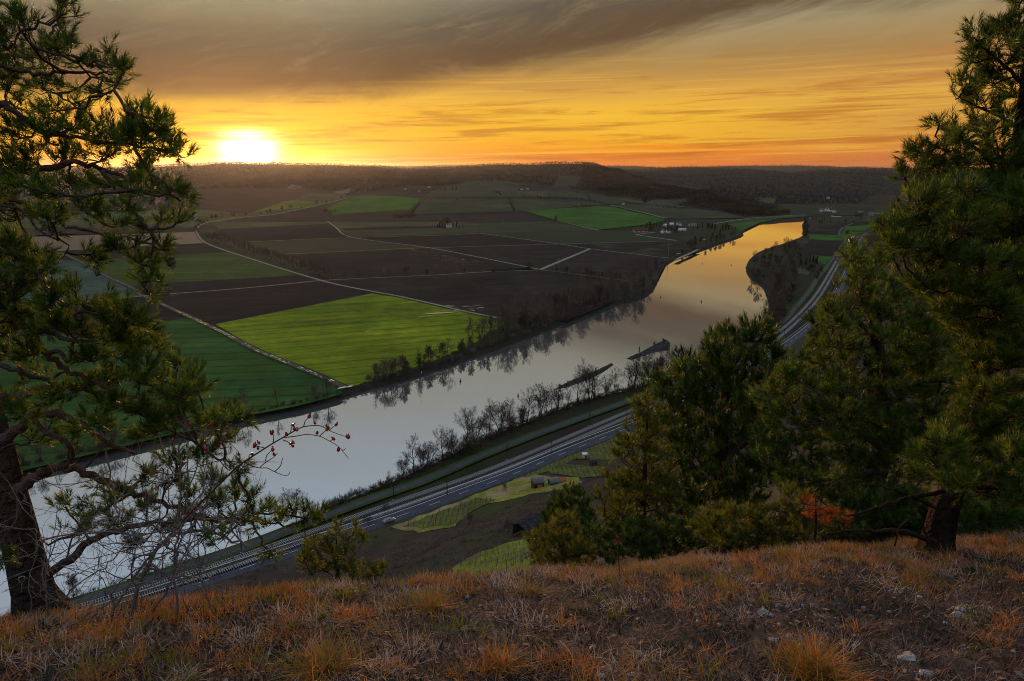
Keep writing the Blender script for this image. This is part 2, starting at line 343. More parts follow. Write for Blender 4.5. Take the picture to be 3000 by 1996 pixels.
def hit_far(px, py):
    d = ray(px, py); Y = np.r_[np.linspace(1200, 5000, 500), np.linspace(5010, 14000, 200)]; P = d[None]*(Y/d[1])[:, None]
    zz = np.maximum(far_z(P[:, 0], P[:, 1]), ZP); z = P[:, 2]+H-zz; k = int(np.argmax(z < 0)); k = k if k else len(Y)-1
    return np.array((P[k, 0], P[k, 1], zz[k]))

# ------------------------------------------------------------------ ground materials
M_WATER = mat('river water', (.60, .595, .585), rough=.035, metal=.92, spec=.5)
def _water():
    nt = M_WATER.node_tree; N = nt.nodes; L = nt.links; g = N.new('ShaderNodeNewGeometry')
    n = N.new('ShaderNodeTexNoise'); n.inputs['Scale'].default_value = .5; n.inputs['Detail'].default_value = 4; L.new(g.outputs['Position'], n.inputs['Vector'])
    b = N.new('ShaderNodeBump'); b.inputs['Strength'].default_value = .035; b.inputs['Distance'].default_value = .12
    L.new(n.outputs['Fac'], b.inputs['Height']); L.new(b.outputs[0], N['Principled BSDF'].inputs['Normal'])
_water()
M_PUD = mat('puddle water', (.97, .97, .96), rough=.06, metal=.95)
SOIL = ((.0105, .0070, .0052), (.021, .0145, .0108))
M_PLAIN = mat('plain turf', (.022, .026, .010), (.040, .040, .018), scale=.02, bump=.3, bscale=1.5, c3=(.026, .021, .015), mott=.3)
M_BANK = mat('bank earth', (.018, .016, .012), (.04, .034, .024), scale=.25, bump=.6)
M_HILLG = mat('hillside scrub ground', (.038, .026, .020), (.072, .050, .038), scale=.12, bump=.5, bscale=2.0, c3=(.05, .055, .018))
M_FARG = mat('wooded hill ground', (.022, .018, .014), (.036, .029, .021), scale=.012, c3=(.026, .028, .015))
M_TRACK = mat('pale farm track', (.27, .25, .225), (.16, .145, .125), scale=.15, bump=.2, rough=.7)
M_WET = mat('wet dirt track', (.035, .028, .02), (.075, .062, .05), scale=.35, rough=.5, bump=.3)
M_ASPH = mat('asphalt', (.040, .043, .054), (.062, .066, .080), scale=.5, rough=.62, bump=.1, bscale=8)
M_PASPH = mat('old path asphalt', (.050, .050, .056), (.075, .074, .078), scale=.4, rough=.7)
M_BALLAST = mat('ballast', (.028, .027, .028), (.055, .05, .048), scale=1.2, bump=.6, bscale=6)
M_PAINT = mat('road paint', (.55, .57, .60), rough=.5)

# ------------------------------------------------------------------ big structure
def cdt_mesh(name, poly, zf, m, step=None, kind='structure', parent=None, extra=None):
    poly = [tuple(map(float, p[:2])) for p in poly]; pts = list(poly)
    if step:
        A = np.array(poly); lo, hi = A.min(0), A.max(0)
        for gx in np.arange(lo[0]+step/2, hi[0], step):
            for gy in np.arange(lo[1]+step/2, hi[1], step):
                p = (gx+RNG.uniform(-.2, .2)*step, gy+RNG.uniform(-.2, .2)*step)
                if inpoly(p[0], p[1], A): pts.append(p)
    n = len(poly); r = delaunay_2d_cdt([Vector(p) for p in pts], [], [list(range(n))], 1, 1e-4)
    V2 = np.array([tuple(v) for v in r[0]]); z = zf(V2[:, 0], V2[:, 1])
    g = Geo(); g.add(np.c_[V2, z], r[2]); 
    o = g.obj(name, m, parent, smooth=bool(step)); tag(o, kind=kind); return o
def inpoly(x, y, A):
    x0, y0 = A[:, 0], A[:, 1]; x1, y1 = np.roll(x0, -1), np.roll(y0, -1)
    c = ((y0 > y) != (y1 > y)) & (x < (x1-x0)*(y-y0)/(y1-y0+1e-12)+x0); return bool(c.sum() & 1)
def strip(name, C, l, r, zl, zr, m, kind=None, parent=None, g=None):
    """ribbon along C between left offset l and right offset r"""
    a = offset2(C, l); b = offset2(C, r); n = len(C); V = np.empty((2*n, 3))
    V[0::2] = np.c_[a, np.full(n, zl)]; V[1::2] = np.c_[b, np.full(n, zr)]
    i = np.arange(n-1)*2; Q = np.stack((i, i+1, i+3, i+2), 1)
    if g is not None: g.add(V, None, Q); return g
    o = Geo().add(V, None, Q).obj(name, m, parent)
    if kind: tag(o, kind=kind)
    return o
# water
g = Geo(); g.add([(-900, 60, 0), (2400, 60, 0), (2400, 2600, 0), (-900, 2600, 0)], None, [(0, 1, 2, 3)])
tag(g.obj('river', M_WATER), kind='structure')
# deep base sheet to the horizon
g = Geo(); g.add([(-40000, -4000, -6), (40000, -4000, -6), (40000, 42000, -6), (-40000, 42000, -6)], None, [(0, 1, 2, 3)])
tag(g.obj('ground', M_FARG), kind='structure')
def jag(P, amp, seed):
    P = resample(P[:, :2], 3.0); N_ = offset2(P, 1)-P
    return P+N_*np.array([amp*nz(p[0]*.11, p[1]*.11, seed)+amp*.6*nz(p[0]*.4, p[1]*.4, seed) for p in P])[:, None]
BL = jag(BANK_L, 1.6, 3); BR = jag(BANK_R, 1.2, 9)
cdt_mesh('valley_plain', np.vstack((offset2(BL, 4.5), [(1600, 2750), (900, 2750), (300, 2200), (0, 1950), (-1800, 1950), (-1800, 300)])), lambda x, y: np.full(len(x), ZP), M_PLAIN)
def bank(name, P, side, ztop, w):
    g = Geo(); prev = None
    for o_, z_ in ((-.6*side, -.6), (1.2*side, .5), (2.6*side, 1.5), (w*side, ztop-.02), ((w+3)*side, ztop-.15)):
        A = np.c_[offset2(P, o_), np.full(len(P), z_)]
        if prev is not None:
            n = len(P); i = np.arange(n-1); g.add(np.vstack((prev, A)), None, np.stack((i, i+1, i+1+n, i+n), 1))
        prev = A
    return tag(g.obj(name, M_BANK), kind='structure')
bank('river_bank', BL, 1, ZP, 4.6); bank('river_bank', BR, -1, ZT, 4.6)
_rt = np.vstack((offset2(BR, -4.5), [(1900, 1700), (1500, 1300), (900, 1250)], offset2(ROAD_E, -14)[::-1][20:]))
cdt_mesh('river_terrace', _rt, lambda x, y: np.full(len(x), ZT), M_PLAIN)
# hillside as a curvilinear sheet above the road
def hillside():
    T = np.gradient(FOOT, axis=0); T /= np.linalg.norm(T, axis=1)[:, None]; Nr = np.stack((T[:, 1], -T[:, 0]), 1)
    ss = np.r_[-1.0, .5, 3, 6, np.arange(10, S_CAM+40, 3.2), S_CAM+60, S_CAM+120, S_CAM+300]
    P = FOOT[:, None]+Nr[:, None]*ss[None, :, None]; x, y = P[..., 0], P[..., 1]; z = hill_z(x, y, False)
    z = z-.9*(1-sstep(np.hypot(x-.5, y-2.5), 7.5, 10)); z[:, 0] = 5.2
    n, k = x.shape; i = np.arange(n-1)[:, None]*k+np.arange(k-1)[None]; i = i.ravel()
    g = Geo(); g.add(np.stack((x, y, z), -1).reshape(-1, 3), None, np.stack((i, i+1, i+k+1, i+k), 1)[:, ::-1])
    return tag(g.obj('hillside', M_HILLG, smooth=True), kind='structure')
hillside()
# embankment of the railway and road
g = Geo(); n = len(ROAD_E)
strip('', ROAD_E, 9.0, -1.5, ZR-.12, ZR-.12, None, g=g); tag(g.obj('road_verge', mat('verge', (.03, .04, .014), (.06, .06, .025), scale=.4, bump=.4)), kind='structure')
g = Geo(); strip('', RAIL_C, 9.5, 5.0, ZT-.5, ZR-.35, None, g=g); strip('', RAIL_C, 5.0, -5.0, ZR-.35, ZR-.35, None, g=g); strip('', RAIL_C, -5.0, -9, ZR-.35, ZR-1.5, None, g=g)
tag(g.obj('railway_embankment', mat('embankment grass', (.020, .020, .012), (.042, .040, .022), scale=.3, bump=.6)), kind='structure')
# far hills
def hills():
    aa = np.linspace(CA[0]-.15, CA[-1], 330); yy = np.r_[np.arange(1500, 4700, 30), np.arange(4700, 8000, 60), np.arange(8000, 19000, 260)]
    A, Y = np.meshgrid(aa, yy, indexing='ij'); X = A*Y; Z = far_z(X, Y); n, k = X.shape
    i = (np.arange(n-1)[:, None]*k+np.arange(k-1)[None]).ravel()
    g = Geo(); g.add(np.stack((X, Y, Z), -1).reshape(-1, 3), None, np.stack((i, i+k, i+k+1, i+1), 1))
    return tag(g.obj('hills', M_FARG, smooth=True), kind='structure')
hills()

# ------------------------------------------------------------------ fields on the plain (draped where the ground rises)
def gz_left(x, y): return np.maximum(far_z(x, y), ZP)
_fo = [0]; FIELD_POLYS = []
def field(pxpoly, m, flat=True, z=None, name='field', lift=None):
    _fo[0] += 1; off = lift if lift is not None else .05+.006*_fo[0]
    if flat:
        zz = ZP if z is None else z
        P = np.array([at(a, b, zz) for a, b in pxpoly]); o = cdt_mesh(name, P, lambda x, y: np.full(len(x), zz+off), m)
    else:
        P = np.array([hit_far(a, b) for a, b in pxpoly]); P = np.vstack([resample(np.vstack((P[i], P[(i+1) % len(P)])), 30)[:-1] for i in range(len(P))])
        o = cdt_mesh(name, P, lambda x, y: gz_left(x, y)+1.2+off, m, step=32); FIELD_POLYS.append(P[:, :2])
    return o
def soil(i, a, k=1.0, c3=None):
    return mat('ploughed soil %d' % i, tuple(v*k for v in SOIL[0]), tuple(v*k for v in SOIL[1]), scale=.09, stretch=(6, .6, 1), ang=a, bump=.5, bscale=.8, rough=.8, c3=c3, mott=.55)
def crop(i, c1, c2, a, c3=None): return mat('young crop %d' % i, c1, c2, scale=.06, stretch=(9, .7, 1), ang=a, bump=.25, bscale=1.2, rough=.8, c3=c3, mott=.46, tram=.4)
A1 = .2
s1 = soil(1, .2); s2 = soil(2, .35, 1.1, (.026, .020, .016)); s3 = soil(3, .1, .85); s4 = soil(4, .6, 1.25, (.030, .024, .019)); s5 = soil(5, -.5, 1.05, (.018, .016, .008))
c1 = crop(1, (.085, .125, .003), (.20, .215, .005), .35, (.13, .165, .005)); c2 = crop(2, (.016, .050, .010), (.040, .080, .014), .15, (.028, .062, .008))
c3 = crop(3, (.022, .050, .005), (.048, .070, .009), .1); c4 = crop(4, (.032, .062, .038), (.052, .08, .052), .9, (.05, .078, .058)); c5 = crop(5, (.020, .075, .006), (.040, .11, .008), .15)
c6 = crop(6, (.035, .050, .014), (.055, .068, .022), .1); c7 = crop(7, (.040, .045, .018), (.060, .062, .028), .3); c8 = crop(8, (.028, .036, .014), (.042, .05, .02), .2)
c9 = crop(9, (.06, .085, .008), (.085, .11, .014), .2)
vin = mat('vineyard ground', (.020, .026, .012), (.045, .05, .02), scale=.25, stretch=(14, .5, 1), ang=.15, bump=.5)
vin2 = mat('slope vineyard ground', (.030, .034, .020), (.055, .058, .032), scale=.12, stretch=(.5, 10, 1), ang=.05, bump=.4)
field([(429, 949), (547, 933), (631, 966), (746, 1028), (939, 1108), (1005, 1150), (992, 1158), (880, 1188), (742, 1215), (400, 1298), (46, 1385), (-300, 1460), (-300, 1020), (0, 1000)], c2)
field([(631, 950), (1091, 860), (1172, 873), (1300, 902), (1490, 942), (1400, 1000), (1254, 1065), (1110, 1110), (1030, 1133), (939, 1098), (812, 1046), (746, 1018)], c1)
field([(-200, 935), (208, 894), (416, 872), (700, 849), (941, 825), (1091, 857), (631, 950), (547, 933), (429, 949), (0, 1000), (-200, 1020)], s1)
field([(950, 825), (1300, 811), (1584, 796), (1620, 799), (1838, 829), (1850, 860), (1780, 892), (1660, 940), (1550, 948), (1300, 898), (1172, 869), (1091, 854)], s2)
field([(383, 839), (500, 829), (870, 807), (930, 820), (700, 844), (425, 867)], s3)
field([(230, 765), (500, 748), (670, 739), (738, 762), (870, 807), (500, 829), (383, 839), (306, 806)], c3)
field([(180, 744), (306, 808), (416, 868), (208, 891), (-200, 932), (-200, 770), (0, 755)], c4)
field([(-100, 753), (193, 737), (594, 715), (670, 739), (500, 748), (230, 765)], s1)
s6 = mat('bedded soil with wet furrows', (.028, .021, .018), (.055, .048, .046), scale=.5, stretch=(.35, 30, 1), ang=-.35, detail=2, lo=.52, hi=.62, rough=.35)
field([(-100, 700), (386, 686), (573, 680), (597, 712), (416, 722), (193, 734), (-100, 750)], s6)
field([(-100, 672), (300, 668), (573, 661), (578, 677), (386, 684), (-100, 698)], s4, flat=False)
field([(-100, 650), (300, 625), (560, 612), (715, 628), (800, 612), (905, 600), (990, 583), (970, 592), (905, 611), (805, 631), (704, 642), (615, 655), (575, 668), (300, 668), (-100, 672)], c6, flat=False)
field([(625, 655), (704, 643), (945, 638), (975, 655), (640, 672)], c6)
field([(640, 672), (975, 655), (985, 668), (1030, 694), (721, 709), (620, 700), (612, 688)], s3)
field([(721, 711), (1030, 698), (1254, 727), (833, 746), (770, 725)], mat('olive stubble', (.036, .034, .016), (.05, .046, .026), scale=.05, stretch=(6, .6, 1), ang=.15, bump=.3))
field([(833, 748), (1254, 730), (1533, 781), (1420, 797), (1145, 811), (950, 820), (890, 785)], s5)
field([(1256, 727), (1638, 717), (1729, 731), (1584, 790), (1536, 780)], s2)
field([(1030, 695), (1404, 685), (1638, 714), (1256, 726)], s3)
field([(1732, 731), (1957, 758), (1935, 800), (1918, 832), (1838, 824), (1603, 792)], s4)
field([(1638, 716), (1981, 708), (2040, 728), (1985, 745), (1957, 755), (1729, 729)], soil(7, .1, .9, (.04, .038, .014)))
field([(1404, 684), (1757, 677), (1862, 690), (1975, 705), (1638, 714)], vin)
field([(945, 637), (1100, 628), (1214, 630), (1250, 645), (1400, 655), (1404, 683), (1030, 694), (985, 667)], c7)
field([(1000, 669), (1300, 661), (1310, 668), (1010, 677)], s3); field([(1010, 677), (1310, 668), (1404, 683), (1030, 693)], c8)
field([(1230, 632), (1512, 625), (1620, 650), (1400, 655), (1250, 646)], s4)
field([(1400, 655), (1620, 650), (1757, 676), (1404, 683)], c8)
field([(1540, 622), (1791, 606), (1950, 643), (1930, 655), (1880, 662), (1760, 675), (1640, 650)], c5, flat=False)
field([(1791, 603), (1950, 643), (2100, 642), (2190, 641), (2130, 625), (1950, 597)], c8, flat=False)
field([(2130, 658), (2200, 648), (2290, 641), (2225, 653), (2176, 676)], c5)
field([(2100, 655), (2200, 640), (2359, 630), (2359, 635), (2200, 647)], c6)
# slopes beyond
field([(568, 585), (751, 585), (894, 566), (829, 593), (721, 624), (568, 612)], soil(8, .1, 1.2, (.032, .022, .019)), flat=False)
field([(400, 562), (751, 560), (744, 577), (568, 583), (400, 590)], soil(9, .1, 1.3, (.032, .022, .019)), flat=False)
field([(829, 593), (867, 586), (951, 597), (924, 607), (738, 624)], c9, flat=False)
field([(958, 611), (1019, 584), (1060, 574), (1233, 584), (1199, 617), (1077, 624), (975, 632)], c5, flat=False)
field([(894, 566), (1000, 572), (1050, 576), (990, 590), (951, 597), (867, 586)], c7, flat=False)
field([(1234, 583), (1489, 583), (1505, 622), (1214, 630), (1216, 618)], c8, flat=False)
field([(1502, 583), (1760, 597), (1787, 604), (1543, 622), (1512, 622)], c8, flat=False)
field([(1363, 531), (1492, 532), (1526, 543), (1505, 579), (1240, 580), (1270, 560)], vin2, flat=False)
field([(1516, 562), (1607, 562), (1607, 580), (1508, 580)], c7, flat=False)
field([(1612, 562), (1716, 569), (1723, 585), (1612, 580)], vin2, flat=False)
field([(1638, 516), (1702, 520), (1689, 552), (1607, 552)], vin2, flat=False)
field([(1726, 570), (1862, 583), (1791, 602), (1728, 588)], vin2, flat=False)
field([(853, 542), (894, 549), (880, 555), (839, 554)], mat('pale stubble', (.11, .10, .085), (.14, .125, .10), scale=.05), flat=False)
field([(975, 564), (1030, 550), (1022, 566), (1002, 571)], mat('pale meadow', (.09, .095, .075), (.12, .115, .085), scale=.05), flat=False)
field([(1957, 539), (2067, 554), (2050, 560), (1990, 552)], c7, flat=False)
field([(2205, 583), (2277, 581), (2268, 597), (2240, 598)], c7, flat=False)
field([(1800, 582), (2014, 583), (2010, 600), (1860, 597)], c7, flat=False)
# right bank
field([(2372, 704), (2467, 708), (2442, 751), (2340, 744)], s3, z=ZT); field([(2367, 687), (2456, 690), (2472, 705), (2372, 702)], c5, z=ZT)
field([(2372, 675), (2460, 677), (2457, 688), (2368, 685)], s3, z=ZT); field([(2478, 665), (2582, 657), (2531, 676), (2474, 676)], c5, z=ZT)
field([(2469, 679), (2527, 681), (2500, 694), (2480, 703), (2464, 690)], c5, z=ZT); field([(2391, 665), (2497, 652), (2614, 647), (2478, 662), (2460, 672), (2400, 672)], s3, z=ZT)
field([(2582, 650), (2680, 644), (2680, 650), (2600, 655)], c5, z=ZT); field([(2331, 785), (2388, 787), (2370, 808), (2320, 800)], c6, z=ZT); field([(2400, 752), (2440, 753), (2425, 778), (2390, 768)], c5, z=ZT)

# ------------------------------------------------------------------ farm tracks
M_MARG = mat('grassy field margin', (.028, .034, .010), (.06, .058, .022), scale=.12, bump=.4, mott=.3)
def track(pxs, w, m, z=ZP, flat=True, name='farm_track', lift=0.500):
    P = catmull(np.array([at(a, b, z) if flat else hit_far(a, b) for a, b in pxs]), 4) if len(pxs) > 2 else np.array([at(a, b, z) if flat else hit_far(a, b) for a, b in pxs])
    P = resample(P, 12.0); a, b = offset2(P, w/2), offset2(P, -w/2); n = len(P); V = np.empty((2*n, 3))
    za = np.full(n, z+lift) if flat else gz_left(a[:, 0], a[:, 1])+2.6; zb = za if flat else gz_left(b[:, 0], b[:, 1])+2.6
    V[0::2] = np.c_[a, za]; V[1::2] = np.c_[b, zb]; i = np.arange(n-1)*2
    V2 = V.copy(); jl = np.array([nz(p[0]*.05, p[1]*.05, 6) for p in P]); V2[0::2, :2] = offset2(P, w/2+1.6)+(offset2(P, 1)-P[:, :2])*jl[:, None]; V2[1::2, :2] = offset2(P, -w/2-1.6)+(offset2(P, 1)-P[:, :2])*jl[:, None]; V2[:, 2] -= .03
    tag(Geo().add(V2, None, np.stack((i, i+1, i+3, i+2), 1)).obj('field_margin', M_MARG), kind='structure')
    return tag(Geo().add(V, None, np.stack((i, i+1, i+3, i+2), 1)).obj(name, m), kind='structure')
track([(573, 676), (602, 712), (738, 760), (941, 823), (1091, 855), (1172, 870), (1300, 899), (1363, 914), (1505, 942)], 3.6, M_TRACK)
track([(-150, 935), (208, 893), (416, 869), (700, 847), (941, 823)], 3.2, M_TRACK, lift=0.510)
track([(941, 823), (1145, 813), (1300, 806), (1404, 799), (1584, 792)], 2.2, M_TRACK, lift=0.520)
P3 = [(416, 869), (432, 873), (631, 965), (746, 1025), (812, 1052), (939, 1104), (1016, 1139)]
track(P3, 3.4, M_WET, lift=0.530); track([(180, 742), (230, 765), (306, 807), (383, 842), (416, 869)], 3.0, M_WET, lift=0.540)
track([(-100, 750), (193, 735), (416, 723), (597, 713)], 3.0, M_TRACK, lift=0.550)
track([(573, 678), (590, 662), (615, 654), (704, 641), (805, 631), (907, 610), (982, 592), (1016, 583)], 5, M_TRACK, flat=False)
track([(945, 638), (985, 668), (1030, 696), (1257, 727), (1533, 781), (1584, 791)], 3.4, M_TRACK, lift=0.560)
track([(721, 710), (1030, 697), (1300, 690), (1404, 684)], 3.0, M_TRACK, lift=0.570)
track([(1404, 684), (1638, 716), (1729, 730), (1957, 757)], 3.0, M_TRACK, lift=0.580)
track([(833, 746), (1200, 729), (1300, 726), (1638, 716), (1981, 707)], 2.8, M_TRACK, lift=0.590)
track([(1729, 730), (1584, 791)], 5.5, M_TRACK, lift=0.600); track([(1512, 625), (1640, 650), (1757, 676)], 6, M_TRACK, lift=0.610)
track([(1791, 604), (1870, 622), (1950, 643)], 6, M_TRACK, flat=False); track([(1862, 689), (1919, 681)], 7, M_TRACK, lift=0.620); track([(1862, 689), (1981, 706)], 6, M_TRACK, lift=0.630)
track([(1584, 793), (1607, 795), (1838, 825)], 2.6, M_WET, lift=0.640); track([(1980, 762), (2045, 733)], 5, M_TRACK, lift=0.650); track([(2090, 657), (2200, 640), (2359, 630)], 6, M_TRACK, lift=0.660)
# puddles
def puddle(px, py, L_, w, ang, z):
    p = at(px, py, ZP); k = 14; th = np.arange(k)*2*math.pi/k; r = 1+.35*np.array([nz(math.cos(t)*1.5+px, math.sin(t)*1.5, py) for t in th])
    x, y = np.cos(th)*L_/2*r, np.sin(th)*w/2*r; ca, sa = math.cos(ang), math.sin(ang)
    V = np.c_[p[0]+x*ca-y*sa, p[1]+x*sa+y*ca, np.full(k, ZP+z)]
    o = Geo().add(V, [(0, i, i+1) for i in range(1, k-1)]).obj('puddle', M_PUD); tag(o, kind='structure')
P3w = resample(catmull(np.array([at(a, b, ZP) for a, b in P3]), 6), 1.0); _inv = lambda p: (1500+F*p[0]/(p[1]*CP-(p[2]-H)*SP), 998-F*(p[1]*SP+(p[2]-H)*CP)/(p[1]*CP-(p[2]-H)*SP))
for i in range(4, len(P3w)-3):
    pr = _inv(P3w[i]); d_ = nz(P3w[i][0]*.06, P3w[i][1]*.06, 5)
    if d_ > -.12 and RNG.random() < .7:
        t_ = P3w[i+1]-P3w[i-1]; a_ = math.atan2(t_[1], t_[0]); s_ = RNG.choice((-1, 1))*.95
        q = P3w[i]+np.array((-math.sin(a_), math.cos(a_), 0))*s_; pr = _inv(q); puddle(pr[0], pr[1], RNG.uniform(2.5, 7.5), RNG.uniform(.8, 1.3), a_, .585)
puddle(1012, 1137, 9, 3, .6, .59); puddle(1290, 919, 34, 5, .32, .56); puddle(1250, 928, 14, 1.5, .32, .56); puddle(1084, 970, 5, 1, .4, .56); puddle(1075, 973, 4, .8, .3, .56)
for i in range(26):
    puddle(RNG.uniform(1300, 1412), RNG.uniform(896, 913), RNG.uniform(2.5, 8), RNG.uniform(1, 2.4), .1+RNG.uniform(-.3, .3), .45)
for p_ in [(1610, 780, 8, 2.2), (1636, 762, 6, 1.5), (1650, 760, 5, 1.5), (1590, 792, 6, 2), (1425, 797, 9, 2), (1830, 826, 14, 2), (2062, 704, 14, 3), (1988, 744, 10, 2.5), (1255, 727, 8, 2)]: puddle(*p_, .5, .72)
for i in range(70):
    u = RNG.random(); puddle(1205+u*225+RNG.uniform(-8, 8), 735+u*46+RNG.uniform(-9, 12), RNG.uniform(2, 6), RNG.uniform(.6, 1.4), -.25, .5)

# ------------------------------------------------------------------ road, cycle path, railway
strip('road', ROAD_E, 6.8, 0, ZR, ZR, M_ASPH, 'structure')
ROAD = bpy.data.objects['road']
strip('edge_line', ROAD_E, 6.45, 6.2, ZR+.006, ZR+.006, M_PAINT, parent=ROAD)
_rd = resample(ROAD_E, 1.0); _o = offset2(_rd, 3.3); _o2 = offset2(_rd, 3.12)
for i in range(40, min(len(_rd)-6, 900), 14):
    V = np.vstack((np.c_[_o[i:i+6], np.full(6, ZR+.007)], np.c_[_o2[i:i+6], np.full(6, ZR+.007)]))
    Geo().add(V, None, [(k, k+6, k+7, k+1) for k in range(5)]).obj('lane_dash', M_PAINT, ROAD)
strip('cycle_path', PATH_C, 1.6, -1.6, ZT+.9, ZT+.9, M_PASPH, 'structure')
strip('path_verge', PATH_C, 3.4, -3.2, ZT+.84, ZT+.84, mat('green verge', (.03, .055, .010), (.05, .075, .016), scale=.3, bump=.4), 'structure')
# crash barrier
M_STEEL = mat('galvanised steel', (.62, .64, .66), rough=.35, metal=.3); M_DARKST = mat('dark steel', (.02, .02, .022), rough=.6)
B = empty('crash_barrier', (*offset2(ROAD_E, 8.0)[60], ZR)); tag(B, 'long pale steel crash barrier between the road and the railway', 'barrier')
def put(o, parent):                       # keep world placement under a moved parent
    o.parent = parent; o.matrix_parent_inverse = Matrix.Translation(-Vector(parent.location)) if parent.scale[0] == 1 and parent.rotation_euler.z == 0 else parent.matrix_world.inverted(); return o
gb = Geo(); Pb = offset2(ROAD_E, 8.0); n = len(Pb)
for z0, z1, o0, o1 in ((.52, .60, 0, .06), (.60, .68, .06, 0), (.68, .76, 0, .06), (.76, .84, .06, 0)):
    a, b = offset2(ROAD_E, 8.0-o0), offset2(ROAD_E, 8.0-o1); V = np.empty((2*n, 3)); V[0::2] = np.c_[a, np.full(n, ZR+z0)]; V[1::2] = np.c_[b, np.full(n, ZR+z1)]
    i = np.arange(n-1)*2; gb.add(V, None, np.stack((i, i+1, i+3, i+2), 1))
put(gb.obj('rail', M_STEEL), B)
pm = Geo().box((0, 0, .3), (.1, .14, .9)).mesh('post', M_STEEL); _b4 = resample(np.c_[Pb, np.zeros(n)], 4.0)
for p in _b4[10:160]: put(link('post', pm, None, (p[0], p[1]+.1, ZR)), B)
# two tracks
M_SLEEP = mat('concrete sleeper', (.20, .19, .18), (.28, .27, .255), scale=2, rough=.8); M_RAIL = mat('rail steel', (.62, .57, .52), rough=.22, metal=1.0)
slm = Geo().box((0, 0, 0), (.28, 2.6, .2)).mesh('sleeper', M_SLEEP)
for side, lab in ((2.35, 'railway track nearer the river with pale sleepers'), (-2.35, 'railway track nearer the road with pale sleepers')):
    C = np.c_[offset2(RAIL_C, side), np.full(len(RAIL_C), ZR)]
    t = empty('railway_track', tuple(C[70])); tag(t, lab, 'railway track', 'railway tracks')
    g = Geo()
    for a, b, z0, z1 in ((2.6, 1.7, -.33, 0.0), (1.7, -1.7, 0.0, 0.0), (-1.7, -2.55, 0.0, -.33)): strip('', C, a, b, ZR+z0, ZR+z1, None, g=g)
    put(g.obj('ballast_bed', M_BALLAST), t)
    for s_ in (-.75, .75):
        g = Geo(); o0 = offset2(C, s_-.045); o1 = offset2(C, s_+.045); n = len(C)
        for (A_, za), (B_, zb) in (((o0, .1), (o0, .28)), ((o0, .28), (o1, .28)), ((o1, .28), (o1, .1))):
            V = np.empty((2*n, 3)); V[0::2] = np.c_[A_, np.full(n, ZR+za)]; V[1::2] = np.c_[B_, np.full(n, ZR+zb)]; i = np.arange(n-1)*2; g.add(V, None, np.stack((i, i+1, i+3, i+2), 1))
        put(g.obj('rail', M_RAIL), t)
    Cs = resample(C, .68); T = np.gradient(Cs[:, :2], axis=0); an = np.arctan2(T[:, 1], T[:, 0]); rest = Geo(); cnt = 0
    for i in range(60, min(len(Cs), 1500)):
        if cnt < 150 and 225 <= i < 375: put(link('sleeper', slm, None, (Cs[i, 0], Cs[i, 1], ZR+.02)), t).rotation_euler = (0, 0, an[i]); cnt += 1
        else: rest.box((Cs[i, 0], Cs[i, 1], ZR+.02), (.28, 2.6, .2), an[i])
    o = put(rest.obj('sleeper_run', M_SLEEP), t); tag(o, kind='stuff')

# ------------------------------------------------------------------ bare winter trees: a few models, many individuals
M_BARK = mat('grey-brown bark', (.035, .028, .022), (.07, .058, .046), scale=6, rough=.95, obj=True, rnd=.25)
M_TWIG = mat('bare twigs', (.078, .056, .042), (.150, .112, .084), scale=1.2, rough=.95, obj=True, rnd=.35)
M_TWIGR = mat('reddish twigs', (.10, .045, .022), (.16, .08, .04), scale=1.2, obj=True); M_TWIGP = mat('pale grey twigs', (.13, .115, .105), (.2, .18, .16), scale=1.2, obj=True, rnd=.2)
M_BIRCH = mat('pale birch bark', (.16, .13, .115), (.28, .24, .21), scale=3, obj=True, rnd=.2)
M_IVY = mat('ivy and dark conifer leaves', (.010, .016, .006), (.026, .034, .012), scale=1.0, rough=.7, obj=True, rnd=.2)
def xp(a, b): return np.array((a[1]*b[2]-a[2]*b[1], a[2]*b[0]-a[0]*b[2], a[0]*b[1]-a[1]*b[0]))
def nrm(v): return v/math.sqrt(v[0]*v[0]+v[1]*v[1]+v[2]*v[2]+1e-18)
def rot_axis(v, ax, a):
    ax = nrm(ax); return v*math.cos(a)+xp(ax, v)*math.sin(a)+ax*ax.dot(v)*(1-math.cos(a))
def grow(g, gt, rng, p, d, L, r, lv, P):
    """one branch and its children; trunk goes to gt, the rest to g"""
    n = P['seg'][lv]; pts = [p]; q = p.copy(); dd = d.copy()
    for k in range(n):
        dd = dd+rng.normal(0, P['wob'][lv], 3)+np.array((0, 0, P['up'][lv])); dd = nrm(dd); q = q+dd*L/n; pts.append(q)
    pts = np.array(pts); re = r*P['tap'][lv]; R = np.linspace(r, re, n+1)
    if lv == 0: R[0] *= 1.35
    (gt if lv == 0 else g).tube(pts, np.maximum(R, P['rmin']), P['k'][lv], cap=False)
    if lv+1 >= len(P['seg']): return
    m = P['n'][lv]; m = int(m+rng.integers(-1, 2)) if m > 2 else m
    for j in range(max(1, m)):
        t = P['t0'][lv]+(1-P['t0'][lv])*(j+rng.random()*.8)/m; t = min(t, .995); f = t*n; i = min(int(f), n-1); b = pts[i]*(1-f+i)+pts[i+1]*(f-i)
        ax = nrm(pts[i+1]-pts[i]); az = j*2.4+rng.random()*1.2
        ref = np.array((1, 0, 0.)) if abs(ax[2]) > .8 else np.array((0, 0, 1.)); u = nrm(xp(ax, ref))
        a = P['ang'][lv]*(1-.45*t*P['close'])+rng.normal(0, .12); cd = rot_axis(rot_axis(ax, u, a), ax, az)
        grow(g, gt, rng, b, cd, L*P['len'][lv]*(1.15-P['sh'][lv]*t)*rng.uniform(.75, 1.15), max(re, (r+(re-r)*t)*.62), lv+1, P)
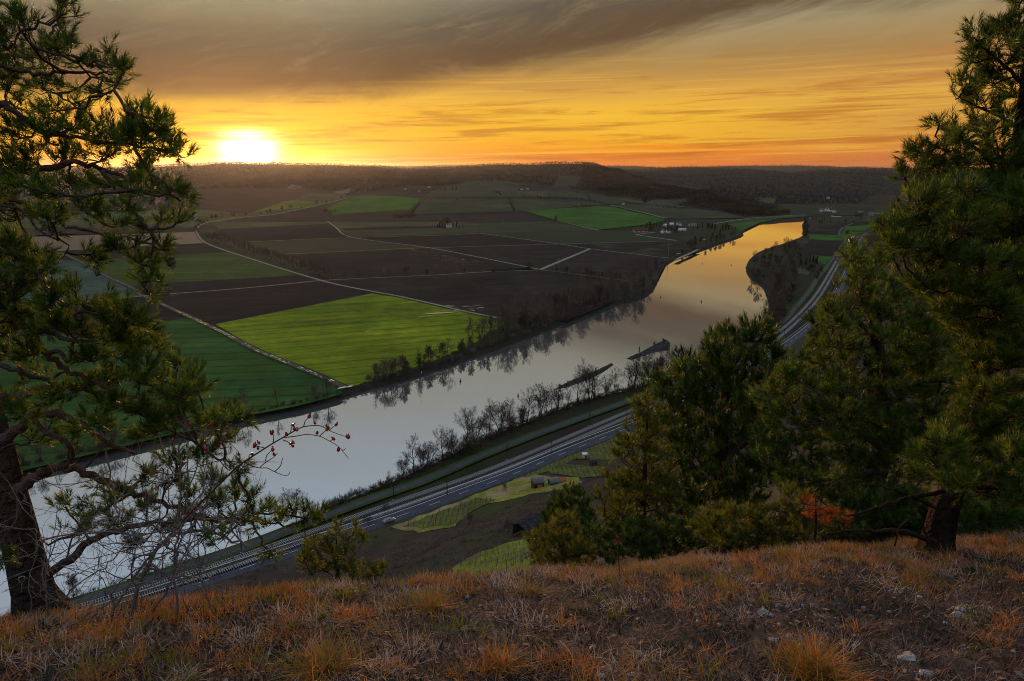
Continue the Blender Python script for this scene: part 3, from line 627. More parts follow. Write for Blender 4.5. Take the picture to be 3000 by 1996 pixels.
BASE = dict(seg=(6, 4, 3, 2, 1), wob=(.06, .13, .16, .18, .2), up=(.04, .08, .06, .04, .02), tap=(.28, .3, .35, .4, .5), k=(6, 4, 3, 3, 3), n=(11, 6, 6, 4), t0=(.28, .25, .2, .15),
            ang=(.95, .8, .8, .8), len=(.55, .5, .5, .55), sh=(.62, .5, .4, .3), rmin=.019, close=1.0)
MODELS = {}
def model(key, seed, h, r, mt, mc, **kw):
    P = dict(BASE); P.update(kw); rng = np.random.default_rng(seed); g, gt = Geo(), Geo()
    stems = P.pop('stems', 1); lean = P.pop('lean', .06); ivy = P.pop('ivy', 0)
    for k in range(stems):
        a = k*2.4+rng.random(); d = np.array((math.cos(a)*(lean if stems == 1 else P.get('splay', .5)), math.sin(a)*(lean if stems == 1 else P.get('splay', .5)), 1.)); d /= np.linalg.norm(d)
        grow(g, gt, rng, np.array((rng.normal(0, .05*stems), rng.normal(0, .05*stems), -.2)), d, h*.72*(1 if stems == 1 else rng.uniform(.6, 1)), r, 0, P)
    if ivy:                                                     # climbing ivy leaves over trunk and limbs
        V = rng.normal(0, 1, (ivy, 3))*np.array((.10, .10, .27))*h; V[:, 2] = np.abs(V[:, 2])+rng.random(ivy)*h*.3; V[:, :2] *= (1-.75*np.clip(V[:, 2:3]/h, 0, 1)); leaf(g, V, .34, rng)
    MODELS[key] = (gt.mesh(key+' trunk', mt), g.mesh(key+' crown', mc))
def leaf(g, C, s, rng):
    n = len(C); A = rng.normal(0, 1, (n, 3)); A /= np.linalg.norm(A, axis=1)[:, None]; B = np.cross(A, rng.normal(0, 1, (n, 3))); B /= np.linalg.norm(B, axis=1)[:, None]
    ss = s*rng.uniform(.6, 1.3, (n, 1)); V = np.stack((C-A*ss, C+B*ss*.6, C+A*ss), 1).reshape(-1, 3); g.add(V, np.arange(3*n).reshape(-1, 3))
for i in range(4): model('bank tree %d' % i, 20+i, 19, .30, M_BARK, M_TWIG)
for i in range(3): model('vase tree %d' % i, 40+i, 17, .22, M_BARK, M_TWIG, stems=3, splay=.28, n=(9, 6, 5, 4), t0=(.3, .2, .2, .15))
for i in range(2): model('slim alder %d' % i, 50+i, 17, .17, M_BARK, M_TWIG, n=(16, 5, 4, 3), len=(.26, .5, .5, .5), ang=(1.2, .8, .8, .8), sh=(.4, .5, .4, .3), up=(.03, .02, .04, .02, .02))
for i in range(3): model('shore bush %d' % i, 60+i, 5, .05, M_TWIG, M_TWIG, stems=9, splay=.75, seg=(4, 3, 2, 1), n=(7, 5, 4), len=(.5, .5, .5), t0=(.15, .15, .1), rmin=.022)
model('pale bush', 66, 5, .05, M_TWIGP, M_TWIGP, stems=9, splay=.75, seg=(4, 3, 2, 1), n=(7, 5, 4), len=(.5, .5, .5), t0=(.15, .15, .1), rmin=.022)
model('red willow', 70, 14, .28, M_BARK, M_TWIGR, n=(9, 6, 6, 4), t0=(.22, .2, .15, .1), lean=.15)
model('dense tree', 75, 15, .25, M_BARK, M_TWIG, n=(13, 7, 6, 4), t0=(.2, .15, .15, .1), rmin=.042); model('dense tree b', 76, 13, .25, M_BARK, M_TWIG, n=(13, 7, 6, 4), t0=(.15, .15, .15, .1), rmin=.042)
for i in range(3): model('birch %d' % i, 80+i, 13, .16, M_BIRCH, M_TWIG, seg=(5, 3, 2), n=(18, 5), len=(.24, .5), ang=(.7, .7), t0=(.2, .15), wob=(.03, .12, .15), rmin=.085)
model('ivy tree', 90, 16, .25, M_BARK, M_IVY, n=(6, 4, 3, 2), ivy=1500, len=(.3, .5, .5, .5))
model('round tree', 92, 11, .3, M_BARK, M_TWIG, seg=(5, 4, 3, 2), n=(13, 7, 6), t0=(.25, .2, .1), rmin=.09, len=(.6, .5, .5))
def conifer(key, seed, h, w, n):
    rng = np.random.default_rng(seed); g = Geo(); t = rng.random(n)**.8; a = rng.random(n)*6.283; rr = (1-t)**.8*w*(.55+.45*rng.random(n))*(.8+.3*np.sin(t*40))
    leaf(g, np.c_[np.cos(a)*rr, np.sin(a)*rr, h*(.08+.92*t)-.25*rr], .5, rng); gt = Geo().tube([(0, 0, -.2), (0, 0, h*.5), (0, 0, h*.97)], (.2, .13, .03), 5)
    MODELS[key] = (gt.mesh(key+' trunk', M_BARK), g.mesh(key+' crown', M_IVY))
conifer('spruce', 95, 14, 2.6, 1100); conifer('narrow conifer', 96, 12, 1.5, 700)
NAMES = {'spruce': 'spruce_tree', 'narrow conifer': 'cypress_tree', 'round tree': 'roadside_tree', 'slim alder 0': 'alder_tree', 'slim alder 1': 'alder_tree', 'red willow': 'willow_tree', 'ivy tree': 'ivy_tree'}
def plant(key, p, sc, label, group, name='bare_tree', cat='tree', rz=None):
    if name == 'bare_tree':
        name = NAMES.get(key, 'bare_tree')
        if 'wood' in label: name = 'wood_tree'
        elif 'hedge' in label or 'scrub' in label: name = 'hedge_tree'
        elif 'fruit' in label: name = 'fruit_tree'
    t = empty(name, tuple(p), RNG.random()*6.28 if rz is None else rz, float(sc)); tag(t, label, cat, group)
    a, b = MODELS[key]; link('trunk', a, t); link('crown' if cat == 'tree' else 'twigs', b, t); return t
ORD = ['first', 'second', 'third', 'fourth', 'fifth', 'sixth', 'seventh', 'eighth', 'ninth', 'tenth', 'eleventh', 'twelfth', 'thirteenth', 'fourteenth', 'fifteenth', 'sixteenth', 'seventeenth', 'eighteenth', 'nineteenth', 'twentieth']
ORD += ['twenty-'+o for o in ORD[:9]]+['thirtieth', 'thirty-first', 'thirty-second', 'thirty-third']
K4 = ['bank tree %d' % i for i in range(4)]; VS = ['vase tree %d' % i for i in range(3)]; AL = ['slim alder %d' % i for i in range(2)]; SB = ['shore bush %d' % i for i in range(3)]; DT = ['dense tree', 'dense tree b']
def pick(L_): return L_[int(RNG.integers(len(L_)))]

# row on the near bank
PB = resample(np.c_[offset2(BR, -5.5), np.full(len(BR), ZT)], 1.0); pbp = np.array([_inv(p) for p in PB])
def on_bank(px, PBp=pbp, P=PB, lim=None):
    k = np.argmin(np.abs(PBp[:, 0]-px)+(0 if lim is None else 1e4*(PBp[:, 1] < lim))); return P[k].copy()
for k_, (px, hpx, key) in enumerate([(1145, 80, AL[0]), (1190, 145, VS[0]), (1222, 150, K4[0]), (1258, 130, VS[1]), (1296, 128, K4[1]), (1318, 150, VS[2]), (1360, 185, K4[2]), (1392, 165, VS[0]), (1432, 175, K4[3]), (1466, 140, VS[1]), (1498, 135, K4[0]),
                     (1535, 145, K4[1]), (1574, 175, VS[2]), (1600, 165, K4[2]), (1640, 170, VS[0]), (1668, 140, AL[1]), (1695, 150, K4[3]), (1722, 150, VS[1]), (1748, 150, K4[0]), (1776, 145, AL[0]), (1800, 150, K4[1]), (1832, 170, K4[2]), (1858, 150, VS[2]),
                     (1885, 150, K4[3]), (1905, 165, VS[0]), (1935, 140, DT[0]), (1958, 140, K4[1]), (1985, 135, DT[1]), (2010, 130, K4[2]), (2050, 150, K4[0]), (2075, 120, DT[1])]):
    p = on_bank(px, lim=1000)+np.array((RNG.uniform(-1.5, 1.5), RNG.uniform(-1, 1.5), -.1)); hm = hpx*p[1]/F*(.86 if px < 1560 else .74)
    for q_ in range(2 if k_ > 2 else 0): plant(pick(VS+AL+K4), p+np.array((RNG.uniform(-4, 6), RNG.uniform(-3, 5), 0)), RNG.uniform(.4, .8)*(.8 if px > 1560 else 1), 'thin young tree between the tall trees of the near bank row', 'young trees between the row')
    plant(key, p, RNG.uniform(.72, 1.18)*hm/{'b': 19, 'v': 15.5, 's': 16, 'd': 14}[key[0]], '%s bare tree from the left in the row on the near bank' % ORD[k_], 'bare trees in the row on the near bank')
plant('vase tree 1', at(870, 1503, ZT)+np.array((0, -2, 0)), .78, 'single small bare tree standing at the water edge left of the bank bushes', None)
plant('vase tree 0', at(435, 1690, ZT), .5, 'small bare tree by the cycle path beside the river, lower left', None); plant('dense tree', at(215, 1752, ZT), .62, 'dark bushy tree by the river just right of the leaning pine trunk', None)
for px in np.r_[np.linspace(965, 1120, 12), np.linspace(1130, 2060, 60)]:
    p = on_bank(px, lim=1000)+np.array((RNG.uniform(-1, 1), RNG.uniform(-1, 1), -.2)); pale = px < 1120
    plant('pale bush' if pale and RNG.random() < .6 else pick(SB), p, RNG.uniform(.6, 1.25)*(.95 if pale else .9), 'pale grey leafless bush in the thicket at the foot of the tree row' if pale else 'brown leafless bush under the tree row on the near bank',
          'bushes left of the tree row' if pale else 'bushes under the tree row', 'bare_bush', 'bush')
# brushy embankment between the row and the path
plant('ivy tree', on_bank(1530, lim=1000), .8, 'dark ivy-clad tree among the bare trees of the near bank', None)

# far bank
PL = resample(np.c_[offset2(BL, 5.5), np.full(len(BL), ZP)], 1.0); plp = np.array([_inv(p) for p in PL])
def fb(px, jit=1.5, in_=0): 
    p = on_bank(px, plp, PL); return p+np.array((RNG.uniform(-jit, jit)-in_*.6, RNG.uniform(-jit, jit)+in_, -.1))
G_ = 'bare trees along the far bank'
for px, hm, key, lab in [(575, 11, 'slim alder 0', 'small bare alder on the far bank beside the pine branches'), (610, 12, 'slim alder 1', None), (650, 13, 'slim alder 0', None), (680, 13, 'vase tree 0', None), (706, 17, 'slim alder 1', 'tallest thin alder at the right end of the far bank alder group'),
                         (720, 16, 'slim alder 0', None), (812, 15, 'red willow', 'reddish bare willow standing on the far bank by the green field'), (920, 9, 'vase tree 1', None), (957, 15, 'vase tree 2', 'forked bare tree on the far bank beside the end of the dirt track'),
                         (1100, 14, 'slim alder 0', None), (1122, 16, 'vase tree 0', None), (1140, 15, 'vase tree 1', None), (1175, 14, 'dense tree', None), (1196, 13, 'dense tree b', None), (1230, 16, 'ivy tree', 'narrow dark ivy-covered tree on the far bank at the field corner'), (1312, 15, 'bank tree 0', None), (1385, 13, 'dense tree', None), (1420, 15, 'dense tree b', None)]:
    p = fb(px, 1); plant(key, p, hm/(16 if 'dense' not in key else 14), lab or 'bare tree at the water edge below the green fields', None if lab else G_)
for px in np.r_[np.linspace(40, 560, 22), np.linspace(580, 1060, 26), np.linspace(1070, 1500, 34)]:
    big = 1085 < px < 1215 or px > 1235; far_l = px < 560
    plant(pick(SB) if RNG.random() < .75 or px < 1235 else 'pale bush', fb(px, 1.5), RNG.uniform(.7, 1.2)*(1.15 if big else .65 if not far_l else .8), 'low leafless bush on the far bank of the river', 'bushes along the far bank', 'bare_bush', 'bush')
for px in np.linspace(1085, 1500, 46):
    if not 1205 < px < 1245: plant(pick(SB+SB+DT), fb(px, 2, RNG.random()*9), RNG.uniform(.5, .75) if RNG.random() < .5 else RNG.uniform(.8, 1.0), 'grey-brown shrub in the dense fringe of the far bank below the fields', 'fringe shrubs of the far bank', 'fringe_shrub', 'bush')
for px in np.linspace(60, 500, 9): plant(pick(AL+VS), fb(px, 2), RNG.uniform(.55, .8), 'bare tree on the far bank seen behind the pine branches', 'far bank trees behind the pine')
for i in range(84):                                                   # the wooded bend of the far bank
    px = 1440+(1945-1440)*(i+RNG.random()*.7)/84; dep = RNG.random()**1.3*(36 if px < 1850 else 22)
    plant(pick(DT+K4+VS), fb(px, 2, dep), RNG.uniform(.75, 1.2)*(1.15 if 1470 < px < 1900 else .85), 'dull brown tree in the wooded bend of the far bank', 'trees in the wooded bend')
for px in np.linspace(1450, 1940, 36): plant(pick(SB), fb(px, 1.5), RNG.uniform(.9, 1.4), 'grey thicket bush at the foot of the wooded bend', 'bushes in the wooded bend', 'bare_bush', 'bush')
for i in range(44):
    px = 1990+(2178-1990)*(i+RNG.random())/44; plant(pick(DT), fb(px, 4, RNG.random()*(35 if px > 2040 else 6)), RNG.uniform(.6, 1.0)*(1 if px > 2040 else .55), 'dark bare tree at the river edge below the hamlet', 'trees below the hamlet')
# right bank wood on the inner bend
for i in range(96):
    v = i/95; lft = np.interp(v, [0, .25, .5, .75, 1], [2262, 2252, 2200, 2205, 2310]); py = np.interp(v, [0, .25, .5, .75, 1], [955, 885, 815, 765, 722]); rgt = np.interp(v, [0, .3, .55, .75, 1], [2275, 2320, 2375, 2370, 2330])
    p = at(lft+(rgt-lft)*RNG.random()**1.2, py+RNG.uniform(-10, 10), ZT); p[2] -= .1
    plant(pick(DT+[DT[0]]+K4), p, RNG.uniform(.75, 1.25), 'brown tree in the wood on the inner bend by the cycle path', 'trees of the wood on the inner bend')
for i in range(70):
    v = RNG.random(); lft = np.interp(v, [0, .25, .5, .75, 1], [2262, 2252, 2200, 2205, 2310]); py = np.interp(v, [0, .25, .5, .75, 1], [955, 885, 815, 765, 722]); rgt = np.interp(v, [0, .3, .55, .75, 1], [2275, 2320, 2375, 2370, 2330])
    plant(pick(SB), at(lft+(rgt-lft)*RNG.random(), py+RNG.uniform(-10, 10), ZT), RNG.uniform(1.0, 1.7), 'brown undergrowth bush in the wood on the inner bend', 'undergrowth of the inner bend wood', 'bare_bush', 'bush')
for i in range(26): p = at(2352+RNG.uniform(0, 14), 648+(700-648)*i/26, ZT); plant(pick(DT), p, RNG.uniform(.6, 1.0), 'bare tree along the far right shore beside the bright water', 'trees on the far right shore')
for px, py in [(2345, 780), (2360, 778), (2372, 772), (2382, 770), (2392, 775)]: plant('spruce', at(px, py, ZT), .8, 'dark conifer in the short row between meadow and ploughed field', 'conifers in the short row')
for i in range(16): plant(pick(DT), at(RNG.uniform(2360, 2580), RNG.uniform(645, 662), ZT), RNG.uniform(.4, .8), 'low brown tree among the fields near the weir', 'trees near the weir')
plant('round tree', at(2480, 694, ZT), 1.3, 'round bare tree beside the curve of the railway', None)
for i in range(14): plant(pick(SB+DT), at(2395+RNG.uniform(-14, 12), 775+i*3.5, ZT), RNG.uniform(.45, .7), 'bush in the hedge along the cycle path', 'hedge bushes along the cycle path', 'bare_bush', 'bush')

# plantation of slender birches beside the straight farm track
for i in range(230):
    u = i/229; px = 603+(960-603)*u; py = 703+(816-703)*u; w = 10*math.sin(math.pi*min(u*1.15+.05, 1))**.5
    plant('birch %d' % (i % 3), at(px+RNG.uniform(0, 26), py-RNG.random()*w, ZP), RNG.uniform(.85, 1.25)*(1.15 if u < .15 else 1), 'slender pale birch in the long plantation beside the straight track', 'birches in the plantation', 'birch_tree')
for k_, (px, py, sc) in enumerate([(982, 822, 1.0), (1010, 821, .8), (1053, 819, 1.1), (1085, 817, .7), (1122, 815, 1.2), (1140, 814, .6), (1192, 812, 1.2), (1250, 809, .8), (1282, 806, 1.3), (1310, 805, 1.0), (1340, 803, .9), (1362, 801, .7), (1548, 793, 1.2), (1560, 793, 1.1),
                   (1630, 800, .8), (1661, 806, 1.0), (1677, 808, .9), (1697, 811, 1.1), (1720, 814, 1.2), (1730, 815, 1.0), (1741, 816, .8), (1755, 818, .9), (1766, 819, .9), (1789, 822, 1.2), (1805, 824, 1.0), (1815, 826, 1.0)]):
    plant(pick(VS+['dense tree', 'slim alder 0']), at(px, py-2, ZP), sc*.75, '%s small bare fruit tree from the left beside the field track' % ORD[k_], 'small trees beside the field track')
# avenue on the rising road and scattered field trees
for k_, (px, py, sc) in enumerate([(583, 668, .9), (592, 662, 1.1), (598, 657, 1), (607, 652, .9), (621, 647, 1.3), (634, 645, 1.3), (650, 642, 1.7), (664, 640, .7), (680, 637, 1.2), (687, 637, 1.1), (722, 634, .9), (763, 630, .8), (783, 628, 1.1), (793, 626, 1.2), (828, 622, 1.6), (853, 618, 1.7), (870, 617, .6), (884, 614, .8),
                   (908, 608, .6), (928, 604, 1.6), (957, 598, 1.0), (973, 592, 1.3), (1000, 585, 1.2), (1015, 581, 1.2), (1025, 578, 1.3), (862, 560, 1.3), (876, 561, 1.3)]):
    plant('round tree', hit_far(px, py)+np.array((0, 0, -.3)), sc*1.15, '%s round bare tree from the left along the rising avenue road' % ORD[k_], 'roadside trees of the rising road')
for px, py, sc, k, lab in [(1627, 652, 1.6, 'round tree', 'lone round tree beside the pale track at the bright green field'), (578, 684, 1.3, 'dense tree', 'dark tree at the bend where the track meets the avenue')]: plant(k, at(px, py, ZP), sc, lab, None)
for px in np.linspace(1150, 1212, 26): plant('dense tree', at(px+RNG.uniform(-2, 2), 643-RNG.random()*4, ZP), RNG.uniform(.8, 1.1), 'tree of the dark oval copse in the middle of the fields', 'trees of the oval copse')
for i in range(14): plant('dense tree b', at(1200+i*2.6, 636-i*3.1, ZP) if i < 3 else hit_far(1200+i*2.6, 636-i*3.1), .75, 'tree in the hedge line climbing from the oval copse', 'hedge line above the copse')

# ------------------------------------------------------------------ far woods: tree masses on the ridges
def wood(name, label, n, ylo, yhi, a0, a1, mt, cond, hmin, hmax, seed):
    rng = np.random.default_rng(seed); a = rng.uniform(a0, a1, n*3); y = ylo*(yhi/ylo)**rng.random(n*3); x = a*y; z = far_z(x, y)
    keep = cond(a, y, z)
    for Pp in FIELD_POLYS:
        lo, hi = Pp.min(0), Pp.max(0); c = np.where(keep & (x > lo[0]) & (x < hi[0]) & (y > lo[1]) & (y < hi[1]))[0]
        for i in c:
            if inpoly(x[i], y[i], Pp): keep[i] = False
    x, y, z = x[keep][:n], y[keep][:n], z[keep][:n]; m_ = len(x); h = rng.uniform(hmin, hmax, m_); g = Geo(); K = 10
    c = rng.normal(0, 1, (m_, K, 3))*np.array((.21, .21, .2)); c[..., 2] = np.clip(c[..., 2]+.6, .05, 1.02); C = np.stack((x, y, z), 1)[:, None]+c*h[:, None, None]
    C = C.reshape(-1, 3); hh = np.repeat(h, K); A = rng.normal(0, 1, (len(C), 3)); A[:, 2] = np.abs(A[:, 2])+.4; A /= np.linalg.norm(A, axis=1)[:, None]; B = np.cross(A, rng.normal(0, 1, A.shape)); B /= np.linalg.norm(B, axis=1)[:, None]
    V = np.stack((C-A*hh[:, None]*.16, C+B*hh[:, None]*.11, C+A*hh[:, None]*.17), 1).reshape(-1, 3); g.add(V, np.arange(len(V)).reshape(-1, 3))
    o = g.obj(name, mt); tag(o, label, 'forest', None, 'stuff'); return o
M_WOOD = mat('far winter wood', (.040, .028, .022), (.090, .064, .050), scale=.02, c3=(.030, .034, .020), detail=6, trans=.35, mott=.45)
M_WOOD2 = mat('far blue-brown wood', (.020, .020, .022), (.050, .046, .046), scale=.012, c3=(.022, .028, .024), detail=6, trans=.35, mott=.4)
def k1d(a): return np.interp(a, CA, CD[:, 2])
def r1d(a): return np.interp(a, CA, CD[:, 3])
wood('ridge_wood', 'brown leafless forest covering the ridge under the setting sun', 14000, 2900, 4700, -.75, .16, M_WOOD, lambda a, y, z: (y > k1d(a)-40+np.array([nz(q*9, 1.7, 3) for q in a])*160) & (y < r1d(a)+200), 10, 18, 1)
wood('spur_wood', 'dark forest on the spur running down to the river bend', 7000, 1950, 4400, .10, .40, M_WOOD, lambda a, y, z: (y > k1d(a)+np.where(a > .3, 10, 90)) & (y < r1d(a)+250), 10, 17, 2)
wood('valley_head_wood', 'bluish dark forest on the hills behind the weir', 11500, 2350, 7200, .16, .75, M_WOOD2, lambda a, y, z: (y > r1d(a)+np.where(a > .35, 60, 300)), 11, 18, 3)
wood('far_ridge_wood', 'thin tree line on the faint blue ridges at the horizon', 3500, 14200, 15300, -.5, .75, M_WOOD2, lambda a, y, z: y > 0, 16, 30, 4)

# ------------------------------------------------------------------ foreground: the grassy brink
M_FGS = mat('stony soil', (.028, .020, .015), (.11, .083, .066), scale=9, bump=.8, bscale=40, c3=(.035, .028, .022), rough=.95)
def fg_patch():
    xs = np.arange(-7, 7.01, .07); ys = np.arange(-1.5, 8.01, .07); X, Y = np.meshgrid(xs, ys, indexing='ij'); Z = hill_z(X, Y); n, k = X.shape
    i = (np.arange(n-1)[:, None]*k+np.arange(k-1)[None]).ravel()
    return tag(Geo().add(np.stack((X, Y, Z), -1).reshape(-1, 3), None, np.stack((i, i+k, i+k+1, i+1), 1)).obj('hilltop_ground', M_FGS, smooth=True), kind='structure'), (xs, ys, Z)
_, (FX, FY, FZ) = fg_patch()
def fgz(x, y):
    x = np.asarray(x, float); y = np.asarray(y, float); i = np.clip((x-FX[0])/.07, 0, len(FX)-1.01); j = np.clip((y-FY[0])/.07, 0, len(FY)-1.01); a, b = i.astype(int), j.astype(int); u, v = i-a, j-b
    return FZ[a, b]*(1-u)*(1-v)+FZ[a+1, b]*u*(1-v)+FZ[a, b+1]*(1-u)*v+FZ[a+1, b+1]*u*v
def hit_fg(px, py):
    d = ray(px, py); Y = np.linspace(.6, 7.9, 700); P = d[None]*(Y/d[1])[:, None]; z = P[:, 2]+H-fgz(P[:, 0], P[:, 1]); k = int(np.argmax(z < 0)); k = k if k else 699
    return np.array((P[k, 0], P[k, 1], float(fgz(P[k, 0], P[k, 1]))))
def rim_y(x): return 3.3+.2*x
def blades(name, n, rng, pos, hgt, wid, lean, m, droop=.5, parent=None, seg=3):
    x, y = pos[:, 0], pos[:, 1]; z = pos[:, 2] if pos.shape[1] > 2 else fgz(x, y); n = len(x); a = rng.random(n)*6.283; L_ = hgt*rng.uniform(.5, 1.25, n) if np.ndim(hgt) == 0 else hgt
    d = np.c_[np.cos(a), np.sin(a), np.zeros(n)]; le = lean*rng.uniform(.3, 1.4, n); w = np.c_[-np.sin(a), np.cos(a), np.zeros(n)]*wid*rng.uniform(.6, 1.3, (n, 1)); b = np.c_[x, y, z-.006]
    rows = []
    for k in range(seg+1):
        t = k/seg; out = le*(t*.6+droop*t*t); up = np.sqrt(np.maximum(.02, 1-np.clip(le*.8, 0, .98)**2))*t*(1-.35*droop*t*np.clip(le, 0, 1))
        c = b+d*(out*L_)[:, None]+np.c_[np.zeros(n), np.zeros(n), up*L_]
        if k < seg: rows += [c-w*(1-t*.6), c+w*(1-t*.6)]
        else: rows.append(c)
    nv = len(rows); V = np.stack(rows, 1).reshape(-1, 3); o = (np.arange(n)*nv)[:, None]; Q = []; 
    for k in range(seg-1): Q.append(o+np.array((2*k, 2*k+1, 2*k+3, 2*k+2)))
    T = o+np.array((2*seg-2, 2*seg-1, 2*seg)); g = Geo().add(V, T, np.vstack(Q) if Q else None); return g.obj(name, m, parent)
M_GO = mat('orange dry grass', (.20, .068, .016), (.50, .21, .060), scale=14, rough=.6, trans=.35, c3=(.22, .15, .05)); M_GS = mat('pale straw', (.26, .17, .115), (.42, .31, .23), scale=20, rough=.6, trans=.25, c3=(.22, .12, .09))
M_GG = mat('greening grass', (.085, .10, .010), (.22, .20, .022), scale=10, rough=.6, trans=.35, c3=(.24, .12, .025)); M_LIT = mat('brown litter', (.085, .050, .034), (.25, .160, .115), scale=25, rough=.9, c3=(.13, .065, .045))
M_MOSS = mat('moss', (.05, .055, .01), (.12, .12, .02), scale=40, rough=1, bump=.6)
rg = np.random.default_rng(5)
def scatter(n, dens):
    x = rg.uniform(-5.2, 5.4, n); y = rg.uniform(.9, 5.2, n); k = (np.abs(x) < .95*y+.5) & (y < rim_y(x)+.7); x, y = x[k], y[k]; d = dens(x, y); k = rg.random(len(x)) < d; return np.c_[x[k], y[k]]
def nn(x, y, f, sd): return np.array([nz(a*f, b*f, sd) for a, b in zip(x, y)])
M_LIT2 = mat('dark purple-brown litter', (.034, .021, .017), (.12, .078, .062), scale=25, rough=.95); M_LIT3 = mat('tan litter', (.30, .20, .14), (.50, .37, .28), scale=25, rough=.85, trans=.15)
tag(blades('litter', 0, rg, scatter(110000, lambda x, y: .85+.6*nn(x, y, 2, 1)), .055, .0026, 1.1, M_LIT, .2, seg=2), 'matted brown dead grass covering the hilltop', 'grass litter', None, 'stuff')
tag(blades('dark_litter', 0, rg, scatter(90000, lambda x, y: .55+1.2*nn(x, y, 3.1, 2)), .045, .0034, 1.0, M_LIT2, .2, seg=2), 'dark purple-brown dead leaves between the grass', 'leaf litter', None, 'stuff')
tag(blades('tan_litter', 0, rg, scatter(45000, lambda x, y: .08+1.1*nn(x, y, 2.7, 6)), .045, .0017, 1.1, M_LIT3, .4), 'tan dead grass blades lying over the litter', 'grass litter', None, 'stuff')
tag(blades('straw', 0, rg, scatter(22000, lambda x, y: .14+.5*nn(x, y, 1.5, 4)), .075, .0016, 1.0, M_GS, .6, seg=4), 'pale curled straw lying through the dry grass', 'straw', None, 'stuff')
tall = lambda x, y: np.clip(np.exp(-((y-rim_y(x))/.5)**2)*.95+.6*sstep(-x, .1, .9)*sstep(y, 1.1, 1.6)+.10, 0, 1)*(.35+1.3*np.clip(nn(x, y, 2.4, 9)+.25, 0, 1))
def tufted(ncl, per, R):                                          # blades gathered in clumps
    C = scatter(ncl*9, lambda x, y: tall(x, y))[:ncl]; k = np.repeat(np.arange(len(C)), rg.integers(per//2, per*3//2, len(C))); P = C[k]+rg.normal(0, R, (len(k), 2)); return P[P[:, 1] < rim_y(P[:, 0])+.6]
tag(blades('dry_grass', 0, rg, np.vstack((tufted(520, 55, .030), scatter(40000, lambda x, y: tall(x, y)*.2))), .068, .0017, .85, M_GO, .75, seg=3), 'rusty orange dry grass along the brink of the hill', 'grass', None, 'stuff')
tag(blades('brown_grass', 0, rg, tufted(340, 50, .04), .06, .0016, .95, M_LIT3, .8, seg=3), 'tan grass clumps on the brink of the hill', 'grass', None, 'stuff')
tag(blades('green_grass', 0, rg, np.vstack((tufted(420, 40, .028), scatter(50000, lambda x, y: np.clip(nn(x, y, 1.7, 21)-.12, 0, 1)*.7*(.25+tall(x, y))))), .068, .0016, .75, M_GG, .65, seg=3), 'olive green blades growing through the dry grass', 'grass', None, 'stuff')
def leaf_litter(n):
    P = scatter(n*6, lambda x, y: .3+.8*nn(x, y, 1.9, 13))[:n]; Z = fgz(P[:, 0], P[:, 1])+rg.uniform(.004, .02, len(P)); C = np.c_[P, Z]; a = rg.random(len(P))*6.283; L_ = rg.uniform(.008, .02, (len(P), 1)); u = np.c_[np.cos(a), np.sin(a), rg.normal(0, .35, len(P))]*L_; v = np.c_[-np.sin(a), np.cos(a), rg.normal(0, .35, len(P))]*L_*.55
    V = np.stack((C-u, C-v+np.array((0, 0, .003)), C+u, C+v), 1).reshape(-1, 3); i = np.arange(len(P))[:, None]*4; return Geo().add(V, np.vstack((i+np.array((0, 1, 2)), i+np.array((0, 2, 3)))))
tag(leaf_litter(1500).obj('dead_leaves', mat('curled dead leaves', (.10, .045, .028), (.26, .15, .10), scale=30, c3=(.16, .13, .12))), 'small curled dead leaves scattered over the turf', 'leaf litter', None, 'stuff')
# tussocks
def tussock(px, py, R, n, h, lab, m1=M_GO, m2=M_GG):
    c = hit_fg(px, py); t = empty('grass_tussock', tuple(c)); tag(t, lab, 'grass tussock')
    for nm, m_, k in (('dry_blades', m1, n), ('green_blades', m2, int(n*.45))):
        r = np.abs(rg.normal(0, R*.45, k)); a = rg.random(k)*6.283; P = np.c_[c[0]+r*np.cos(a), c[1]+r*np.sin(a)]; put(blades(nm, 0, rg, P, h, .0017, .85, m_, .75, seg=4), t)
tussock(2385, 1990, .13, 420, .16, 'large tussock of orange and green grass at the bottom right'); tussock(950, 1975, .12, 260, .13, 'orange green grass tussock at the bottom left of the stones')
tussock(1270, 1790, .08, 160, .09, 'small grass tussock left of the cluster of grey stones'); tussock(1460, 1960, .10, 200, .10, 'grass tussock at the bottom edge below the grey stones')
tussock(2690, 1700, .09, 130, .09, 'thin grass tussock in front of the right pine trunk'); tussock(1930, 1640, .09, 170, .09, 'bright grass tussock on the brink beside the dry weed stalk'); tussock(1560, 1745, .07, 110, .08, 'small grass tussock in the middle of the brink')
# stones
M_STONE = mat('limestone', (.19, .185, .18), (.36, .35, .335), scale=18, rough=.9, bump=.5, bscale=60, c3=(.12, .115, .10)); M_STONEO = mat('ochre stone', (.26, .14, .08), (.36, .24, .17), scale=18, bump=.5, bscale=60)
def stone_mesh(seed, m):
    bm = bmesh.new(); bmesh.ops.create_icosphere(bm, subdivisions=2, radius=1); o = Vector((seed*3.1, seed*1.7, 0))
    for v in bm.verts:
        q = v.co.copy(); f = 1+.45*mnoise.noise(q*.9+o)+.18*mnoise.noise(q*2.6+o)
        for k in range(4):                                     # broken flat faces
            nrm = Vector((math.sin(seed*7+k*2.1), math.cos(seed*3+k*1.3), math.sin(k*1.9+seed))).normalized(); e = q.dot(nrm)*f
            if e > .55: f *= .55/e
        v.co = q*f; v.co.z *= .62
    me = bpy.data.meshes.new('stone'); bm.to_mesh(me); bm.free(); me.materials.append(m); return me
SM = [stone_mesh(i+1, M_STONE) for i in range(6)]; SMO = stone_mesh(9, M_STONEO)
